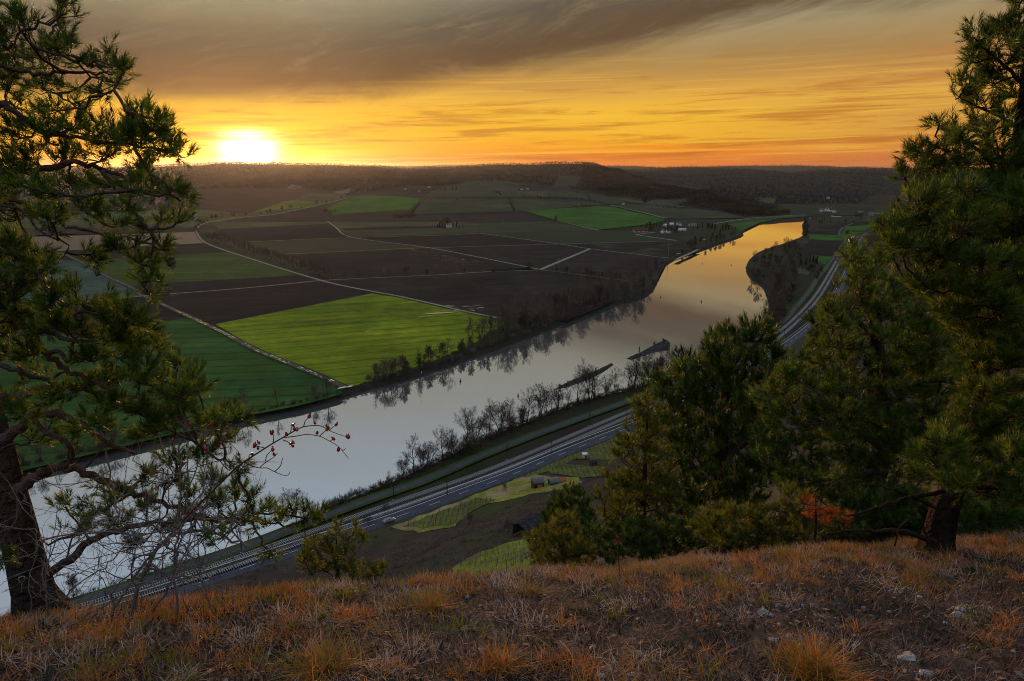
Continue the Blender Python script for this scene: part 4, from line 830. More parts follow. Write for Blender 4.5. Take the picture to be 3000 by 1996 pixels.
for px, py, r, lab in [(1331, 1855, 17, 'pale pointed stone at the left of the stone cluster'), (1373, 1845, 19, 'largest grey stone of the cluster among dry grass'), (1415, 1850, 11, 'small pale stone right of the grey stone cluster'), (1413, 1911, 16, 'pale flat stone below the grey stone cluster'),
        (1155, 1968, 12, 'half buried pale stone at the bottom left of the cluster'), (1369, 1752, 12, 'grey stone just behind the brink grass, centre'), (1725, 1696, 13, 'light stone under the dry weed stalk'), (1857, 1875, 12, 'lilac grey stone right of the centre foreground'), (1738, 1900, 14, 'angular stone below the middle of the slope'),
        (1759, 1985, 14, 'pale stone at the bottom edge, right of centre'), (1850, 1983, 14, 'round stone at the bottom edge left of the big tussock'), (1142, 1787, 11, 'pale stone beneath the brink left of centre'), (2227, 1800, 20, 'dark long stone left of the big tussock'), (2284, 1776, 10, 'small stone above the big tussock'),
        (2531, 1784, 10, 'pale upright stone in the short litter'), (2451, 1816, 10, 'small ochre-grey stone above the big tussock tips'), (2808, 1788, 17, 'upper stone of the pair on the right with lichen'), (2812, 1810, 19, 'lower stone of the pair on the right with lichen'), (2657, 1928, 25, 'pale chalky stone at the lower right'),
        (2715, 1980, 28, 'largest whitish stone at the bottom right edge'), (2311, 1864, 15, 'stone behind the big tussock'), (2267, 1875, 15, 'dark stone left behind the big tussock'), (2471, 1910, 12, 'stone among the blades of the big tussock'), (2615, 1697, 8, 'tiny white stone right of the brink middle'), (2280, 1718, 8, 'small grey stone near the brink on the right')]:
    p = hit_fg(px, py); o = link('stone', SM[int(rg.integers(6))], None, tuple(p+np.array((0, 0, -.003)))); o.rotation_euler = (rg.normal(0, .2), rg.normal(0, .2), rg.random()*6.28); k = r*p[1]/F*1.5; o.scale = (k, k*rg.uniform(.7, 1), k); tag(o, lab, 'stone')
p = hit_fg(2808, 1918); o = link('stone', SMO, None, tuple(p)); o.scale = (.024, .02, .024); tag(o, 'orange ochre stone at the lower right', 'stone')
g = Geo(); Pg = scatter(14000, lambda x, y: np.clip(nn(x, y, 1.3, 31)+.05, 0, 1)*sstep(rim_y(x)-y, .25, .6)*sstep(x, -1.0, .2))[:2400]
for q in Pg:
    r = rg.uniform(.004, .014); c = np.array((q[0], q[1], float(fgz(q[0], q[1]))+r*.2)); D = rg.normal(0, 1, (6, 3)); D /= np.linalg.norm(D, axis=1)[:, None]
    V = np.array([(1, 0, 0), (-1, 0, 0), (0, 1, 0), (0, -1, 0), (0, 0, .7), (0, 0, -.7)])*r+D*r*.35+c; g.add(V, [(0, 2, 4), (2, 1, 4), (1, 3, 4), (3, 0, 4), (2, 0, 5), (1, 2, 5), (3, 1, 5), (0, 3, 5)])
tag(g.obj('gravel', M_STONE), 'small limestone chips strewn over the hilltop', 'gravel', None, 'stuff')
def mosspad(px, py, r, m_):
    c = hit_fg(px, py); n = int(380*r/.08); rr = r*np.sqrt(rg.random(n)); a = rg.random(n)*6.283; P = np.c_[c[0]+rr*np.cos(a), c[1]+rr*np.sin(a)]
    return blades('moss_patch', 0, rg, P, .014, .0025, .7, m_, .3, seg=2)
M_LICH = mat('pale lichen', (.30, .33, .18), (.42, .44, .26), scale=30)
tag(mosspad(2860, 1780, .07, M_LICH), 'pale green lichen cushion beside the stone pair', 'lichen', None, 'stuff')
for px, py in [(2450, 1795), (1560, 1880), (2720, 1830), (1090, 1930), (730, 1860), (1300, 1960), (1680, 1800), (1980, 1900), (2150, 1760), (2850, 1900), (520, 1930), (1200, 1850), (2550, 1860), (1850, 1780)]: tag(mosspad(px, py, .06, M_MOSS), 'yellow green moss patch between dry grass and stones', 'moss', None, 'stuff')
# dry weed stalks
M_STALK = mat('dry brown stalk', (.05, .03, .02), (.10, .055, .03), scale=30); M_HEAD = mat('rusty seed head', (.10, .03, .015), (.2, .07, .03), scale=60)
def stalk(pxs, dep, r, lab, head=None):
    P = catmull(np.array([atd(a, b, dep) for a, b in pxs]), 4); P[0, 2] -= .03; t = empty('dry_weed', tuple(P[0])); tag(t, lab, 'weed'); put(Geo().tube(P, np.linspace(r, r*.6, len(P)), 5).obj('stem', M_STALK), t)
    if head:
        g = Geo(); c = P[-1]; C = c+rg.normal(0, 1, (120, 3))*np.array((head*.35, head*.35, head)); leaf(g, C, head*.35, rg); put(g.obj('seed_head', M_HEAD), t)
stalk([(1816, 1690), (1812, 1640), (1808, 1590), (1808, 1580)], 3.35, .003, 'upright dry weed with a rusty seed head on the brink', .018)
stalk([(1830, 1690), (1815, 1650), (1800, 1630)], 3.3, .0018, 'thin pale bent stem leaning beside the dry weed'); stalk([(1290, 1745), (1300, 1690), (1306, 1640)], 3.2, .0015, 'thin brown stalk rising from the middle brink grass'); stalk([(1480, 1720), (1484, 1670), (1480, 1620)], 3.2, .0014, 'thin upright stalk in front of the vineyard stakes')
stalk([(1168, 1760), (1150, 1700), (1125, 1650)], 3.1, .0016, 'leaning thin stalk on the brink left of centre'); stalk([(1205, 1880), (1203, 1840), (1200, 1800)], 2.3, .0014, 'short brown stalk left of the grey stones'); stalk([(2355, 1655), (2362, 1590), (2370, 1545)], 3.6, .0025, 'thin dark sapling stem under the rusty dead pine branch')
stalk([(1405, 1960), (1400, 1890), (1402, 1850)], 2.0, .0014, 'thin reddish stalk beside the pale flat stone')
for i, (x0, y0, x1, y1) in enumerate([(1330, 1860, 1500, 1872), (1400, 1875, 1520, 1880), (1640, 1885, 1700, 1995), (1520, 1872, 1620, 1915), (1730, 1935, 1840, 1995), (2300, 1880, 2420, 1960)]):
    a, b = hit_fg(x0, y0), hit_fg(x1, y1); P = np.array([a, (a+b)/2+np.array((0, 0, .025)), b])+np.array((0, 0, .012)); tag(Geo().tube(catmull(P, 4), .0016, 4).obj('straw_stem', M_GS), ['long pale straw lying right of the stone cluster', 'second long straw lying below the stone cluster', 'slanting straw stem pointing at the bottom edge', 'thin fallen straw between the stones', 'long straw at the bottom edge right of centre', 'bent straw beside the big tussock'][i], 'straw')

# ------------------------------------------------------------------ pines
def needle_mat(name, stops, trans=.4):
    M = bpy.data.materials.new(name); M.use_nodes = True; nt = M.node_tree; N = nt.nodes; L = nt.links; p = N['Principled BSDF']; p.inputs['Roughness'].default_value = .5; p.inputs['Specular IOR Level'].default_value = .35
    a = N.new('ShaderNodeAttribute'); a.attribute_name = 'tone'; r = N.new('ShaderNodeValToRGB'); cr = r.color_ramp
    while len(cr.elements) < len(stops): cr.elements.new(.5)
    for e, (q, c) in zip(cr.elements, stops): e.position = q; e.color = (*c, 1)
    L.new(a.outputs['Fac'], r.inputs[0]); L.new(r.outputs[0], p.inputs['Base Color'])
    t = N.new('ShaderNodeBsdfTranslucent'); L.new(r.outputs[0], t.inputs[0]); mx = N.new('ShaderNodeMixShader'); mx.inputs[0].default_value = trans; L.new(p.outputs[0], mx.inputs[1]); L.new(t.outputs[0], mx.inputs[2]); L.new(mx.outputs[0], N['Material Output'].inputs[0]); return M
M_NEED = needle_mat('pine needles', [(0, (.018, .040, .006)), (.45, (.050, .096, .009)), (.8, (.13, .185, .014)), (1, (.23, .25, .025))])
M_NEEDD = needle_mat('dark pine needles', [(0, (.013, .034, .006)), (.45, (.040, .084, .010)), (.8, (.11, .16, .014)), (1, (.20, .22, .025))], .3)
M_NEEDY = needle_mat('young yellow-green needles', [(0, (.036, .056, .007)), (.5, (.085, .11, .009)), (.85, (.17, .185, .014)), (1, (.24, .23, .025))]); M_DEAD = mat('dead red needles', (.30, .06, .012), (.46, .14, .03), scale=8, rough=.7, trans=.3)
M_PBARK = mat('pine bark', (.020, .014, .010), (.085, .056, .042), scale=9, stretch=(1, 1, 3.5), rough=.95, bump=1.0, bscale=30, c3=(.045, .034, .029), detail=7); M_LIMB = mat('pine limb bark', (.045, .026, .018), (.13, .078, .056), scale=16, rough=.9, bump=.6, bscale=60, c3=(.10, .08, .072))
M_PTWIG = mat('pine twigs', (.05, .030, .020), (.11, .066, .045), scale=12, rough=.95); M_CONE = mat('pine cone', (.04, .022, .012), (.09, .05, .03), scale=80)
def shoot_templates(k, nn_, seed, nl, w, spread):
    out = []; rng = np.random.default_rng(seed)
    for i in range(k):
        t = rng.random(nn_)*.85+.15; a = rng.random(nn_)*6.283; an = spread*(1.15-.75*t)+rng.normal(0, .12, nn_); d = np.c_[np.sin(an)*np.cos(a), np.sin(an)*np.sin(a), np.cos(an)]
        b = np.c_[np.zeros(nn_), np.zeros(nn_), t]; L_ = nl*rng.uniform(.75, 1.15, nn_)[:, None]; s_ = np.cross(d, rng.normal(0, 1, d.shape)); s_ /= np.linalg.norm(s_, axis=1)[:, None]
        out.append(np.stack((b-s_*w, b+s_*w, b+d*L_), 1).reshape(-1, 3))
    return np.array(out)
SH = {'scots': shoot_templates(8, 33, 1, .66, .024, .85), 'black': shoot_templates(8, 36, 2, .66, .029, .7)}
def shoots(g, P, D, L_, kind, rng):
    g.tone = getattr(g, 'tone', []); g.tone.append(np.repeat(np.clip(rng.normal(.45, .28, len(P)), 0, 1), SH[kind].shape[1]).astype(np.float32))
    P = np.asarray(P); D = np.asarray(D); n = len(P); D = D/np.linalg.norm(D, axis=1)[:, None]; ref = rng.normal(0, 1, (n, 3)); A = np.cross(D, ref); A /= np.linalg.norm(A, axis=1)[:, None]; B = np.cross(D, A)
    T = SH[kind][rng.integers(0, 8, n)]; V = P[:, None]+L_[:, None, None]*(T[..., :1]*A[:, None]+T[..., 1:2]*B[:, None]+T[..., 2:]*D[:, None]); V = V.reshape(-1, 3); g.add(V, np.arange(len(V)).reshape(-1, 3))
def wig(a, b, rng, n, amp, up=0.0):
    t = np.linspace(0, 1, n+1)[:, None]; P = a+(b-a)*t; L_ = np.linalg.norm(b-a); o = rng.normal(0, amp*L_, (n+1, 3)); o[0] = 0; o[-1] = 0; P = P+o*np.sin(t*math.pi); P[:, 2] += up*L_*np.sin(t[:, 0]*math.pi); return P
class Pine:
    def __init__(s, name, label, base, seed, needle=M_NEED, kind='scots', L=.10, trunk=M_PBARK, limb=M_LIMB):
        s.rng = np.random.default_rng(seed); s.t = empty(name, tuple(base)); tag(s.t, label, 'tree'); s.gt, s.gl, s.gw, s.gn, s.gd = Geo(), Geo(), Geo(), Geo(), Geo(); s.sk = []; s.kind = kind; s.L = L; s.needle = needle; s.trunk = trunk; s.limbm = limb; s.cones = []
    def stem(s, P, R, k=12):
        P = catmull(P, 6); R = np.interp(np.linspace(0, 1, len(P)), np.linspace(0, 1, len(R)), R); s.gt.tube(P, R, k); s.sk.append(P)
    def limb(s, P, r0, r1, k=7):
        P = catmull(P, 5); n = len(P); L_ = np.linalg.norm(P[-1]-P[0]); P[1:-1] += s.rng.normal(0, .006*L_, (n-2, 3)); s.gl.tube(P, np.linspace(r0, r1, n), k); s.sk.append(P)
    def clump(s, c, R, n, w=1.0, dead=False):
        """a bough reaching from the nearest wood into the clump, then twigs tipped with needle shoots"""
        rng = s.rng; A = np.vstack(s.sk); d = A-c; d[:, 2] *= .8; q = (d**2).sum(1)+np.where(A[:, 2] > c[2]+.25*np.abs(d[:, 0]), .3, 0)*R[0]; a = A[int(np.argmin(q))]
        B = wig(a, c-np.array((0, 0, R[2]*.3)), rng, 5, .05, -.06); L0 = np.linalg.norm(B[-1]-B[0]); s.gl.tube(B, np.linspace(min(.012, .004+.012*L0), .003, 6)*w, 4); s.sk.append(B[2:])
        P, D = [], []
        for i in range(n):
            u = rng.normal(0, 1, 3); u /= np.linalg.norm(u); e = c+u*R*rng.random()**.4; f = rng.uniform(.45, 1)*5; k = min(int(f), 4); b = B[k]*(1-f+k)+B[k+1]*(f-k); tw = wig(b, e, rng, 2, .08, -.08)
            s.gw.tube(tw, np.linspace(.0026, .0014, 3)*w, 3, cap=False); dr = tw[-1]-tw[-2]; dr /= np.linalg.norm(dr)+1e-9; dr = dr*.9+np.array((0, 0, .55 if s.kind == 'scots' else 1.3))+rng.normal(0, .15, 3); P.append(e); D.append(dr)
            for j in range(int(rng.integers(2, 4))): P.append(e-dr*.02*s.L/.1); D.append(dr*.5+rng.normal(0, .55, 3)+np.array((0, 0, .3)))
            for j in range(1): f2 = rng.uniform(.8, 1.95); k2 = int(f2); P.append(tw[k2]*(1-f2+k2)+tw[k2+1]*(f2-k2)); D.append(rng.normal(0, .6, 3)+dr*.7)
        shoots(s.gd if dead else s.gn, P, D, s.L*rng.uniform(.75, 1.25, len(P)), s.kind, rng)
    def cone(s, p): s.cones.append(np.asarray(p))
    def done(s):
        put(s.gt.obj('trunk', s.trunk, smooth=True), s.t) if s.gt.any else None
        if s.gl.any: put(s.gl.obj('limbs', s.limbm, smooth=True), s.t)
        if s.gw.any: tag(put(s.gw.obj('twigs', M_PTWIG), s.t), kind='stuff')
        if s.gn.any:
            o = s.gn.obj('crown', s.needle); at_ = o.data.attributes.new('tone', 'FLOAT', 'POINT'); at_.data.foreach_set('value', np.concatenate(s.gn.tone)); tag(put(o, s.t), kind='stuff')
        if s.gd.any: tag(put(s.gd.obj('dead_needles', M_DEAD), s.t), 'rusty red dead needles', kind='stuff')
        for p in s.cones:
            g = Geo(); n = 60; t = s.rng.random(n); a = s.rng.random(n)*6.283; r = .013*np.sin(math.pi*(.15+.8*t)); leaf(g, p+np.c_[r*np.cos(a), r*np.sin(a), -t*.045], .008, s.rng); put(g.obj('cone', M_CONE), s.t)
        return s.t
def D_(pts, dep):                                              # traced line at a depth (or one depth per point)
    dep = np.broadcast_to(np.asarray(dep, float), (len(pts),)); return np.array([atd(a, b, d) for (a, b), d in zip(pts, dep)])
def cl(T, lst, dep, n=None, jit=.35, dens=1.0):
    for px, py, rx, ry in lst:
        d = dep+T.rng.uniform(-jit, jit); c = atd(px, py, d); k = d/F; R = np.array((rx*k, max(rx, ry)*k*.9, ry*k)); T.clump(c, R, n or max(4, int(rx*ry/125*dens)))
def crown_fill(T, poly, dep, n, rx, dens, seed, depj=.6, dead=0.0):
    A = np.array(poly, float); rng = np.random.default_rng(seed); lo, hi = A.min(0), A.max(0); k = 0; pts = []; tries = 0
    while k < n and tries < n*60:
        tries += 1; p = rng.uniform(lo, hi)
        if not inpoly(p[0], p[1], A): continue
        if pts and ((np.array(pts)-p)**2).sum(1).min() < (rx*.62)**2: continue
        pts.append(p); k += 1
    for p in sorted(pts, key=lambda q: -q[1]):
        d = dep+rng.uniform(-depj, depj); f = d/F; r = rx*rng.uniform(.8, 1.2); T.clump(atd(p[0], p[1], d), np.array((r*f*1.18, r*f*1.1, r*.40*f)), int(dens*rng.uniform(.8, 1.2)), dead=rng.random() < dead)
# --- leaning pine on the left
TL = Pine('pine_tree', 'gnarled leaning pine with a thick brown trunk at the left edge', atd(100, 1765, 2.85), 101, L=.050)
TL.stem(D_([(122, 1800), (98, 1730), (75, 1640), (40, 1500), (12, 1390), (-8, 1290), (-60, 1120), (-120, 900), (-150, 650), (-170, 380), (-160, 100), (-150, -200)], [2.85, 2.86, 2.88, 2.9, 2.92, 2.95, 2.98, 3, 3, 3, 3, 3]), [.128, .09, .082, .076, .07, .062, .056, .05, .044, .036, .028, .02])
TL.gt.tube(catmull(D_([(105, 1690), (150, 1750), (200, 1785)], [2.8, 2.75, 2.7]), 4), np.linspace(.05, .012, 9), 7)
for pts, dep, r0, r1 in [([(50, 1440), (90, 1410), (130, 1385), (190, 1370), (260, 1390), (330, 1420), (420, 1450), (520, 1490), (640, 1530)], 2.85, .026, .008), ([(-10, 1300), (60, 1255), (110, 1212), (180, 1215), (250, 1250), (320, 1300), (400, 1330)], 2.8, .026, .007),
        ([(60, 1255), (100, 1235), (140, 1270), (190, 1290), (215, 1330), (190, 1370)], 2.78, .012, .009), ([(-60, 1140), (0, 1165), (60, 1160), (110, 1140), (190, 1130), (280, 1150), (350, 1200)], 2.75, .024, .007), ([(-120, 960), (-40, 930), (45, 940), (80, 960), (105, 1000), (130, 1030), (180, 1075), (250, 1110), (350, 1150), (470, 1190)], 2.7, .024, .006),
        ([(100, 970), (150, 975), (200, 995), (260, 1000), (330, 985)], 2.65, .012, .005), ([(140, 1035), (175, 1030), (200, 1060), (215, 1000), (225, 985)], 2.65, .010, .005), ([(-60, 1090), (0, 1070), (60, 1090), (130, 1110), (200, 1085)], 2.9, .016, .006), ([(-150, 560), (-60, 510), (0, 502), (100, 500), (200, 480), (290, 490), (370, 520), (440, 530)], 2.9, .02, .005),
        ([(300, 500), (345, 560), (385, 610), (420, 650), (450, 700), (440, 760), (415, 790), (430, 850)], 2.8, .009, .003), ([(-150, 560), (-40, 590), (60, 590), (130, 620), (200, 660), (300, 690), (400, 700), (500, 740)], 2.9, .012, .003), ([(0, 600), (70, 620), (120, 680), (200, 720), (170, 770)], 2.8, .006, .002),
        ([(-160, 240), (-60, 280), (0, 305), (60, 335), (110, 375), (200, 400), (330, 420), (480, 440)], 3.0, .018, .004), ([(-160, 150), (-60, 160), (30, 165), (90, 160), (130, 130), (160, 80), (180, 20)], 3.1, .014, .004), ([(-160, 170), (-20, 190), (80, 210), (180, 215), (280, 215), (350, 210)], 3.0, .012, .003),
        ([(130, 1690), (200, 1640), (260, 1590), (330, 1560), (400, 1545), (500, 1530), (620, 1520), (760, 1530), (880, 1530)], 2.95, .022, .004), ([(-100, 800), (0, 790), (80, 810), (160, 800)], 2.8, .012, .004), ([(-110, 870), (0, 870), (100, 900), (200, 910), (320, 930)], 2.8, .014, .005)]:
    TL.limb(D_(pts, dep), r0, r1)
cl(TL, [(60, 75, 60, 40), (140, 130, 55, 45), (195, 25, 30, 40), (190, 75, 25, 40), (20, 130, 50, 45), (100, 185, 90, 28), (205, 150, 35, 35), (280, 185, 45, 22), (335, 175, 28, 30), (362, 205, 14, 16), (335, 238, 26, 16), (300, 275, 45, 16), (200, 265, 60, 20), (120, 250, 60, 26), (30, 235, 55, 40), (60, 310, 55, 22), (150, 318, 50, 20), (220, 310, 26, 16)], 3.0, dens=.62)
cl(TL, [(50, 395, 55, 45), (130, 390, 60, 40), (200, 370, 50, 40), (260, 385, 50, 42), (330, 390, 55, 45), (400, 345, 38, 36), (416, 310, 14, 22), (455, 370, 40, 35), (490, 365, 24, 28), (390, 420, 70, 40), (475, 430, 45, 40), (515, 425, 22, 26), (530, 455, 24, 24), (300, 450, 70, 32), (200, 460, 60, 35), (100, 470, 60, 38), (430, 490, 55, 28), (20, 480, 50, 40)], 2.9, dens=.72)
cl(TL, [(480, 560, 50, 30), (530, 580, 36, 34), (400, 550, 50, 24), (310, 540, 55, 26), (210, 545, 60, 30), (110, 555, 60, 34), (20, 560, 50, 45), (535, 640, 34, 18), (470, 640, 42, 20), (350, 610, 55, 26), (250, 615, 50, 26), (150, 640, 60, 30), (50, 640, 60, 38), (440, 670, 40, 18), (330, 660, 36, 20)], 2.85, dens=.72)
cl(TL, [(375, 720, 26, 16), (410, 765, 30, 26), (440, 770, 24, 22), (430, 815, 28, 24), (475, 820, 28, 22), (440, 862, 18, 14), (265, 740, 18, 18), (285, 770, 14, 12), (330, 725, 18, 12), (480, 730, 18, 14)], 2.8, dens=.9, jit=.1)
cl(TL, [(200, 850, 45, 26), (250, 890, 45, 26), (120, 960, 55, 30), (40, 960, 50, 34), (100, 1030, 50, 30), (30, 1040, 45, 30), (230, 1130, 50, 28), (150, 1170, 50, 26), (90, 1100, 45, 26), (430, 1060, 45, 26), (480, 1020, 30, 22), (560, 1190, 40, 22), (340, 1250, 45, 22), (210, 1290, 45, 20), (110, 1290, 40, 20), (700, 1380, 26, 20), (480, 1410, 45, 24), (380, 1440, 45, 20), (300, 1430, 40, 18), (500, 1550, 50, 18), (620, 1545, 45, 18), (740, 1500, 40, 16), (880, 1530, 36, 13), (420, 1590, 40, 14), (640, 1580, 36, 12)], 2.8, dens=.85)
cl(TL, [(30, 730, 60, 42), (95, 740, 40, 26), (110, 790, 50, 24), (40, 840, 60, 36), (120, 840, 40, 22), (50, 900, 60, 34), (160, 890, 45, 26), (20, 790, 45, 34), (225, 930, 40, 26)], 2.75)
cl(TL, [(300, 910, 50, 30), (320, 890, 20, 22), (350, 930, 55, 32), (420, 950, 36, 26), (430, 1000, 45, 36), (455, 985, 20, 20), (350, 990, 60, 34), (270, 985, 50, 32), (380, 1050, 55, 26), (280, 1050, 50, 30), (190, 960, 40, 28), (530, 1075, 36, 22), (575, 1090, 28, 20), (545, 1120, 40, 24), (470, 1110, 45, 32), (400, 1110, 45, 28), (560, 1150, 36, 22), (500, 1160, 45, 24), (330, 1120, 45, 26)], 2.75, dens=1.0)
cl(TL, [(520, 1195, 55, 24), (600, 1215, 40, 18), (650, 1222, 38, 17), (700, 1230, 26, 14), (560, 1245, 50, 20), (470, 1230, 50, 24), (400, 1200, 45, 28), (320, 1190, 45, 28), (260, 1245, 45, 24), (160, 1225, 40, 20), (60, 1215, 50, 24), (20, 1180, 40, 26), (430, 1270, 45, 20), (640, 1270, 40, 16)], 2.8, dens=1.0)
cl(TL, [(190, 1480, 36, 16), (250, 1500, 50, 18), (320, 1475, 45, 22), (230, 1545, 60, 20), (340, 1530, 50, 22), (430, 1480, 50, 26), (540, 1440, 45, 26), (620, 1400, 40, 30), (690, 1430, 30, 22), (600, 1330, 50, 30), (520, 1350, 50, 28), (660, 1290, 40, 16), (720, 1460, 36, 18), (640, 1470, 45, 22), (560, 1510, 55, 20), (780, 1490, 40, 18), (850, 1505, 40, 17), (905, 1500, 26, 13), (800, 1530, 50, 16), (700, 1530, 50, 18), (930, 1520, 18, 10), (30, 1590, 36, 28), (10, 1640, 36, 28), (800, 1625, 22, 16), (420, 1400, 45, 24)], 2.9, dens=1.05)
crown_fill(TL, [(-20, -150), (-20, 900), (-200, 900), (-420, 700), (-420, 200), (-250, -100)], 3.0, 40, 60, 6, 17, .4)
for px, py in [(493, 748), (502, 757), (282, 778), (162, 672), (60, 700)]: TL.cone(atd(px, py, 2.8))
TL.done()
# --- pines on the right
TR = Pine('pine_tree', 'big pine with a dark trunk at the right edge reaching above the frame', atd(2745, 1600, 3.9), 102, L=.066, trunk=mat('dark pine bark', (.010, .007, .005), (.036, .024, .017), scale=9, stretch=(1, 1, 3.5), bump=1.0, bscale=30), limb=mat('dark limb bark', (.014, .010, .008), (.05, .034, .025), scale=16, bump=.6, bscale=60))
TR.stem(D_([(2738, 1625), (2750, 1570), (2768, 1490), (2790, 1430), (2840, 1250), (2890, 1000), (2940, 700), (2990, 400), (3030, 100), (3050, -200)], [3.85, 3.9, 3.95, 4, 4.05, 4.1, 4.1, 4.1, 4.1, 4.1]), [.12, .092, .082, .076, .07, .06, .05, .042, .034, .026])
for pts, dep, r0, r1 in [([(2790, 1440), (2700, 1450), (2620, 1470), (2540, 1500), (2470, 1510)], 3.8, .016, .005), ([(2760, 1500), (2680, 1460), (2600, 1430), (2520, 1420)], 4.0, .012, .004), ([(2930, 760), (2860, 700), (2780, 640), (2700, 580), (2660, 540)], 4.0, .016, .004), ([(2960, 560), (2880, 450), (2800, 400), (2745, 360)], 4.1, .014, .003),
        ([(2990, 380), (2930, 340), (2860, 310), (2810, 285)], 4.1, .012, .003), ([(3010, 260), (2950, 200), (2890, 150), (2850, 110)], 4.1, .012, .003), ([(2900, 950), (2820, 900), (2740, 860), (2660, 850)], 3.9, .015, .004), ([(2870, 1090), (2950, 1070), (3040, 1065)], 3.7, .03, .02), ([(2860, 1150), (2780, 1120), (2700, 1120)], 3.8, .014, .004),
        ([(2740, 1590), (2660, 1560), (2580, 1555), (2500, 1555), (2420, 1565)], 3.75, .018, .006), ([(2800, 1420), (2900, 1430), (3000, 1440)], 3.6, .016, .006), ([(2720, 1590), (2690, 1520), (2640, 1540), (2620, 1600)], 3.7, .009, .005)]: TR.limb(D_(pts, dep), r0, r1)
cl(TR, [(2985, 15, 30, 30), (2960, 90, 40, 40), (2990, 150, 40, 50), (2915, 80, 26, 26), (2850, 100, 22, 30), (2880, 140, 36, 34), (2840, 175, 26, 30), (2930, 190, 45, 40), (2835, 235, 26, 26), (2890, 235, 36, 30), (2980, 260, 40, 40), (2800, 285, 22, 18), (2840, 295, 34, 18), (2900, 310, 45, 20), (2970, 330, 36, 26)], 4.1, dens=1.1, jit=.2)
cl(TR, [(2752, 358, 18, 22), (2800, 385, 32, 24), (2860, 375, 36, 24), (2920, 400, 45, 30), (2745, 425, 28, 24), (2810, 430, 45, 30), (2690, 440, 26, 24), (2670, 455, 20, 26), (2720, 480, 45, 34), (2655, 510, 28, 24), (2700, 530, 45, 32), (2790, 490, 50, 40), (2870, 470, 50, 40), (2960, 470, 50, 45), (2750, 560, 45, 32), (2690, 560, 30, 18)], 4.0, dens=1.15, jit=.25)
crown_fill(TR, [(2640, 640), (2700, 585), (2800, 540), (3010, 500), (3010, 1060), (2940, 1080), (2850, 1000), (2780, 950), (2720, 900), (2690, 800), (2620, 720), (2610, 660)], 3.9, 95, 48, 11, 5)
crown_fill(TR, [(2700, 1330), (2760, 1290), (2850, 1120), (3010, 1100), (3010, 1500), (2900, 1470), (2840, 1440), (2740, 1440)], 3.75, 42, 46, 11, 6)
cl(TR, [(2850, 1060, 55, 40), (2870, 1150, 60, 44), (2830, 1220, 60, 44), (2790, 1290, 55, 40), (2880, 1260, 55, 44), (2900, 980, 55, 44), (2930, 880, 55, 44), (2940, 1040, 50, 40)], 3.6, dens=.8, jit=.1)
cl(TR, [(2625, 625, 24, 24), (2640, 680, 34, 26), (2660, 730, 34, 24), (2620, 650, 20, 20)], 4.0)
for pts in [[(2900, 950), (3060, 900), (3220, 860)], [(2850, 1200), (3050, 1180), (3250, 1150)], [(2960, 600), (3100, 540), (3250, 500)], [(3010, 250), (3130, 180), (3230, 120)], [(2800, 1400), (3000, 1380), (3200, 1370)]]: TR.limb(D_(pts, 4.1), .016, .004)
crown_fill(TR, [(3010, 60), (3090, -250), (3160, -100), (3260, 150), (3330, 500), (3420, 900), (3420, 1250), (3300, 1440), (3010, 1480)], 4.1, 60, 52, 7, 15, .5)
crown_fill(TR, [(2980, -10), (3020, -300), (3090, -300), (3080, -10)], 4.1, 12, 44, 9, 16, .3)
TR.done()
TM = Pine('pine_tree', 'dense spreading pine behind the big right pine, covering the road bend', np.array((2.9, 6.6, hill1(2.9, 6.6))), 103, kind='scots', L=.082)
_b = np.array((2.9, 6.6, hill1(2.9, 6.6)-.2)); TM.stem(np.vstack((_b, D_([(2560, 1400), (2570, 1150), (2560, 900), (2540, 760)], 6.6))), [.13, .11, .09, .06, .03])
for pts in [[(2565, 1300), (2450, 1250), (2340, 1210)], [(2565, 1150), (2440, 1090), (2330, 1040)], [(2560, 980), (2480, 920), (2420, 900)], [(2560, 1200), (2680, 1150), (2760, 1120)], [(2560, 900), (2640, 850), (2700, 840)], [(2560, 1380), (2450, 1400), (2350, 1420)]]: TM.limb(D_(pts, 6.5), .03, .008)
crown_fill(TM, [(2480, 715), (2500, 705), (2540, 740), (2620, 760), (2700, 830), (2720, 920), (2800, 960), (2850, 1050), (2850, 1150), (2760, 1300), (2700, 1420), (2560, 1470), (2380, 1470), (2280, 1400), (2230, 1320), (2225, 1230), (2240, 1150), (2290, 1080), (2380, 1010), (2390, 900), (2460, 870), (2500, 800)], 6.4, 250, 37, 8, 7, .9, .01)
TM.done()
TD = Pine('pine_tree', 'dark bushy pine with upright candle tufts right of the road', np.array((2.6, 9.2, hill1(2.6, 9.2))), 104, needle=M_NEEDD, kind='black', L=.14)
_b = np.array((2.6, 9.2, hill1(2.6, 9.2)-.2)); TD.stem(np.vstack((_b, D_([(2112, 1600), (2112, 1400), (2115, 1250), (2140, 1100), (2180, 1010)], 9.2))), [.17, .14, .12, .10, .06, .03])
for pts in [[(2112, 1300), (2120, 1150), (2100, 1050), (2130, 990)], [(2112, 1450), (2020, 1350), (1960, 1200)], [(2112, 1400), (2180, 1250), (2260, 1120)], [(2115, 1250), (2020, 1120), (1990, 1050)], [(2140, 1100), (2200, 1030), (2240, 970)], [(2110, 1500), (1980, 1450), (1930, 1400)], [(2110, 1480), (2220, 1400), (2280, 1340)]]: TD.limb(D_(pts, 9.1), .05, .012)
crown_fill(TD, [(2190, 960), (2200, 950), (2240, 950), (2262, 1010), (2290, 1090), (2270, 1180), (2260, 1300), (2280, 1400), (2200, 1500), (2050, 1560), (1960, 1560), (1930, 1450), (1950, 1330), (1930, 1220), (1925, 1130), (1940, 1100), (2010, 1060), (2080, 1000), (2110, 985), (2130, 975), (2150, 1010)], 9.0, 165, 38, 5, 8, .9)
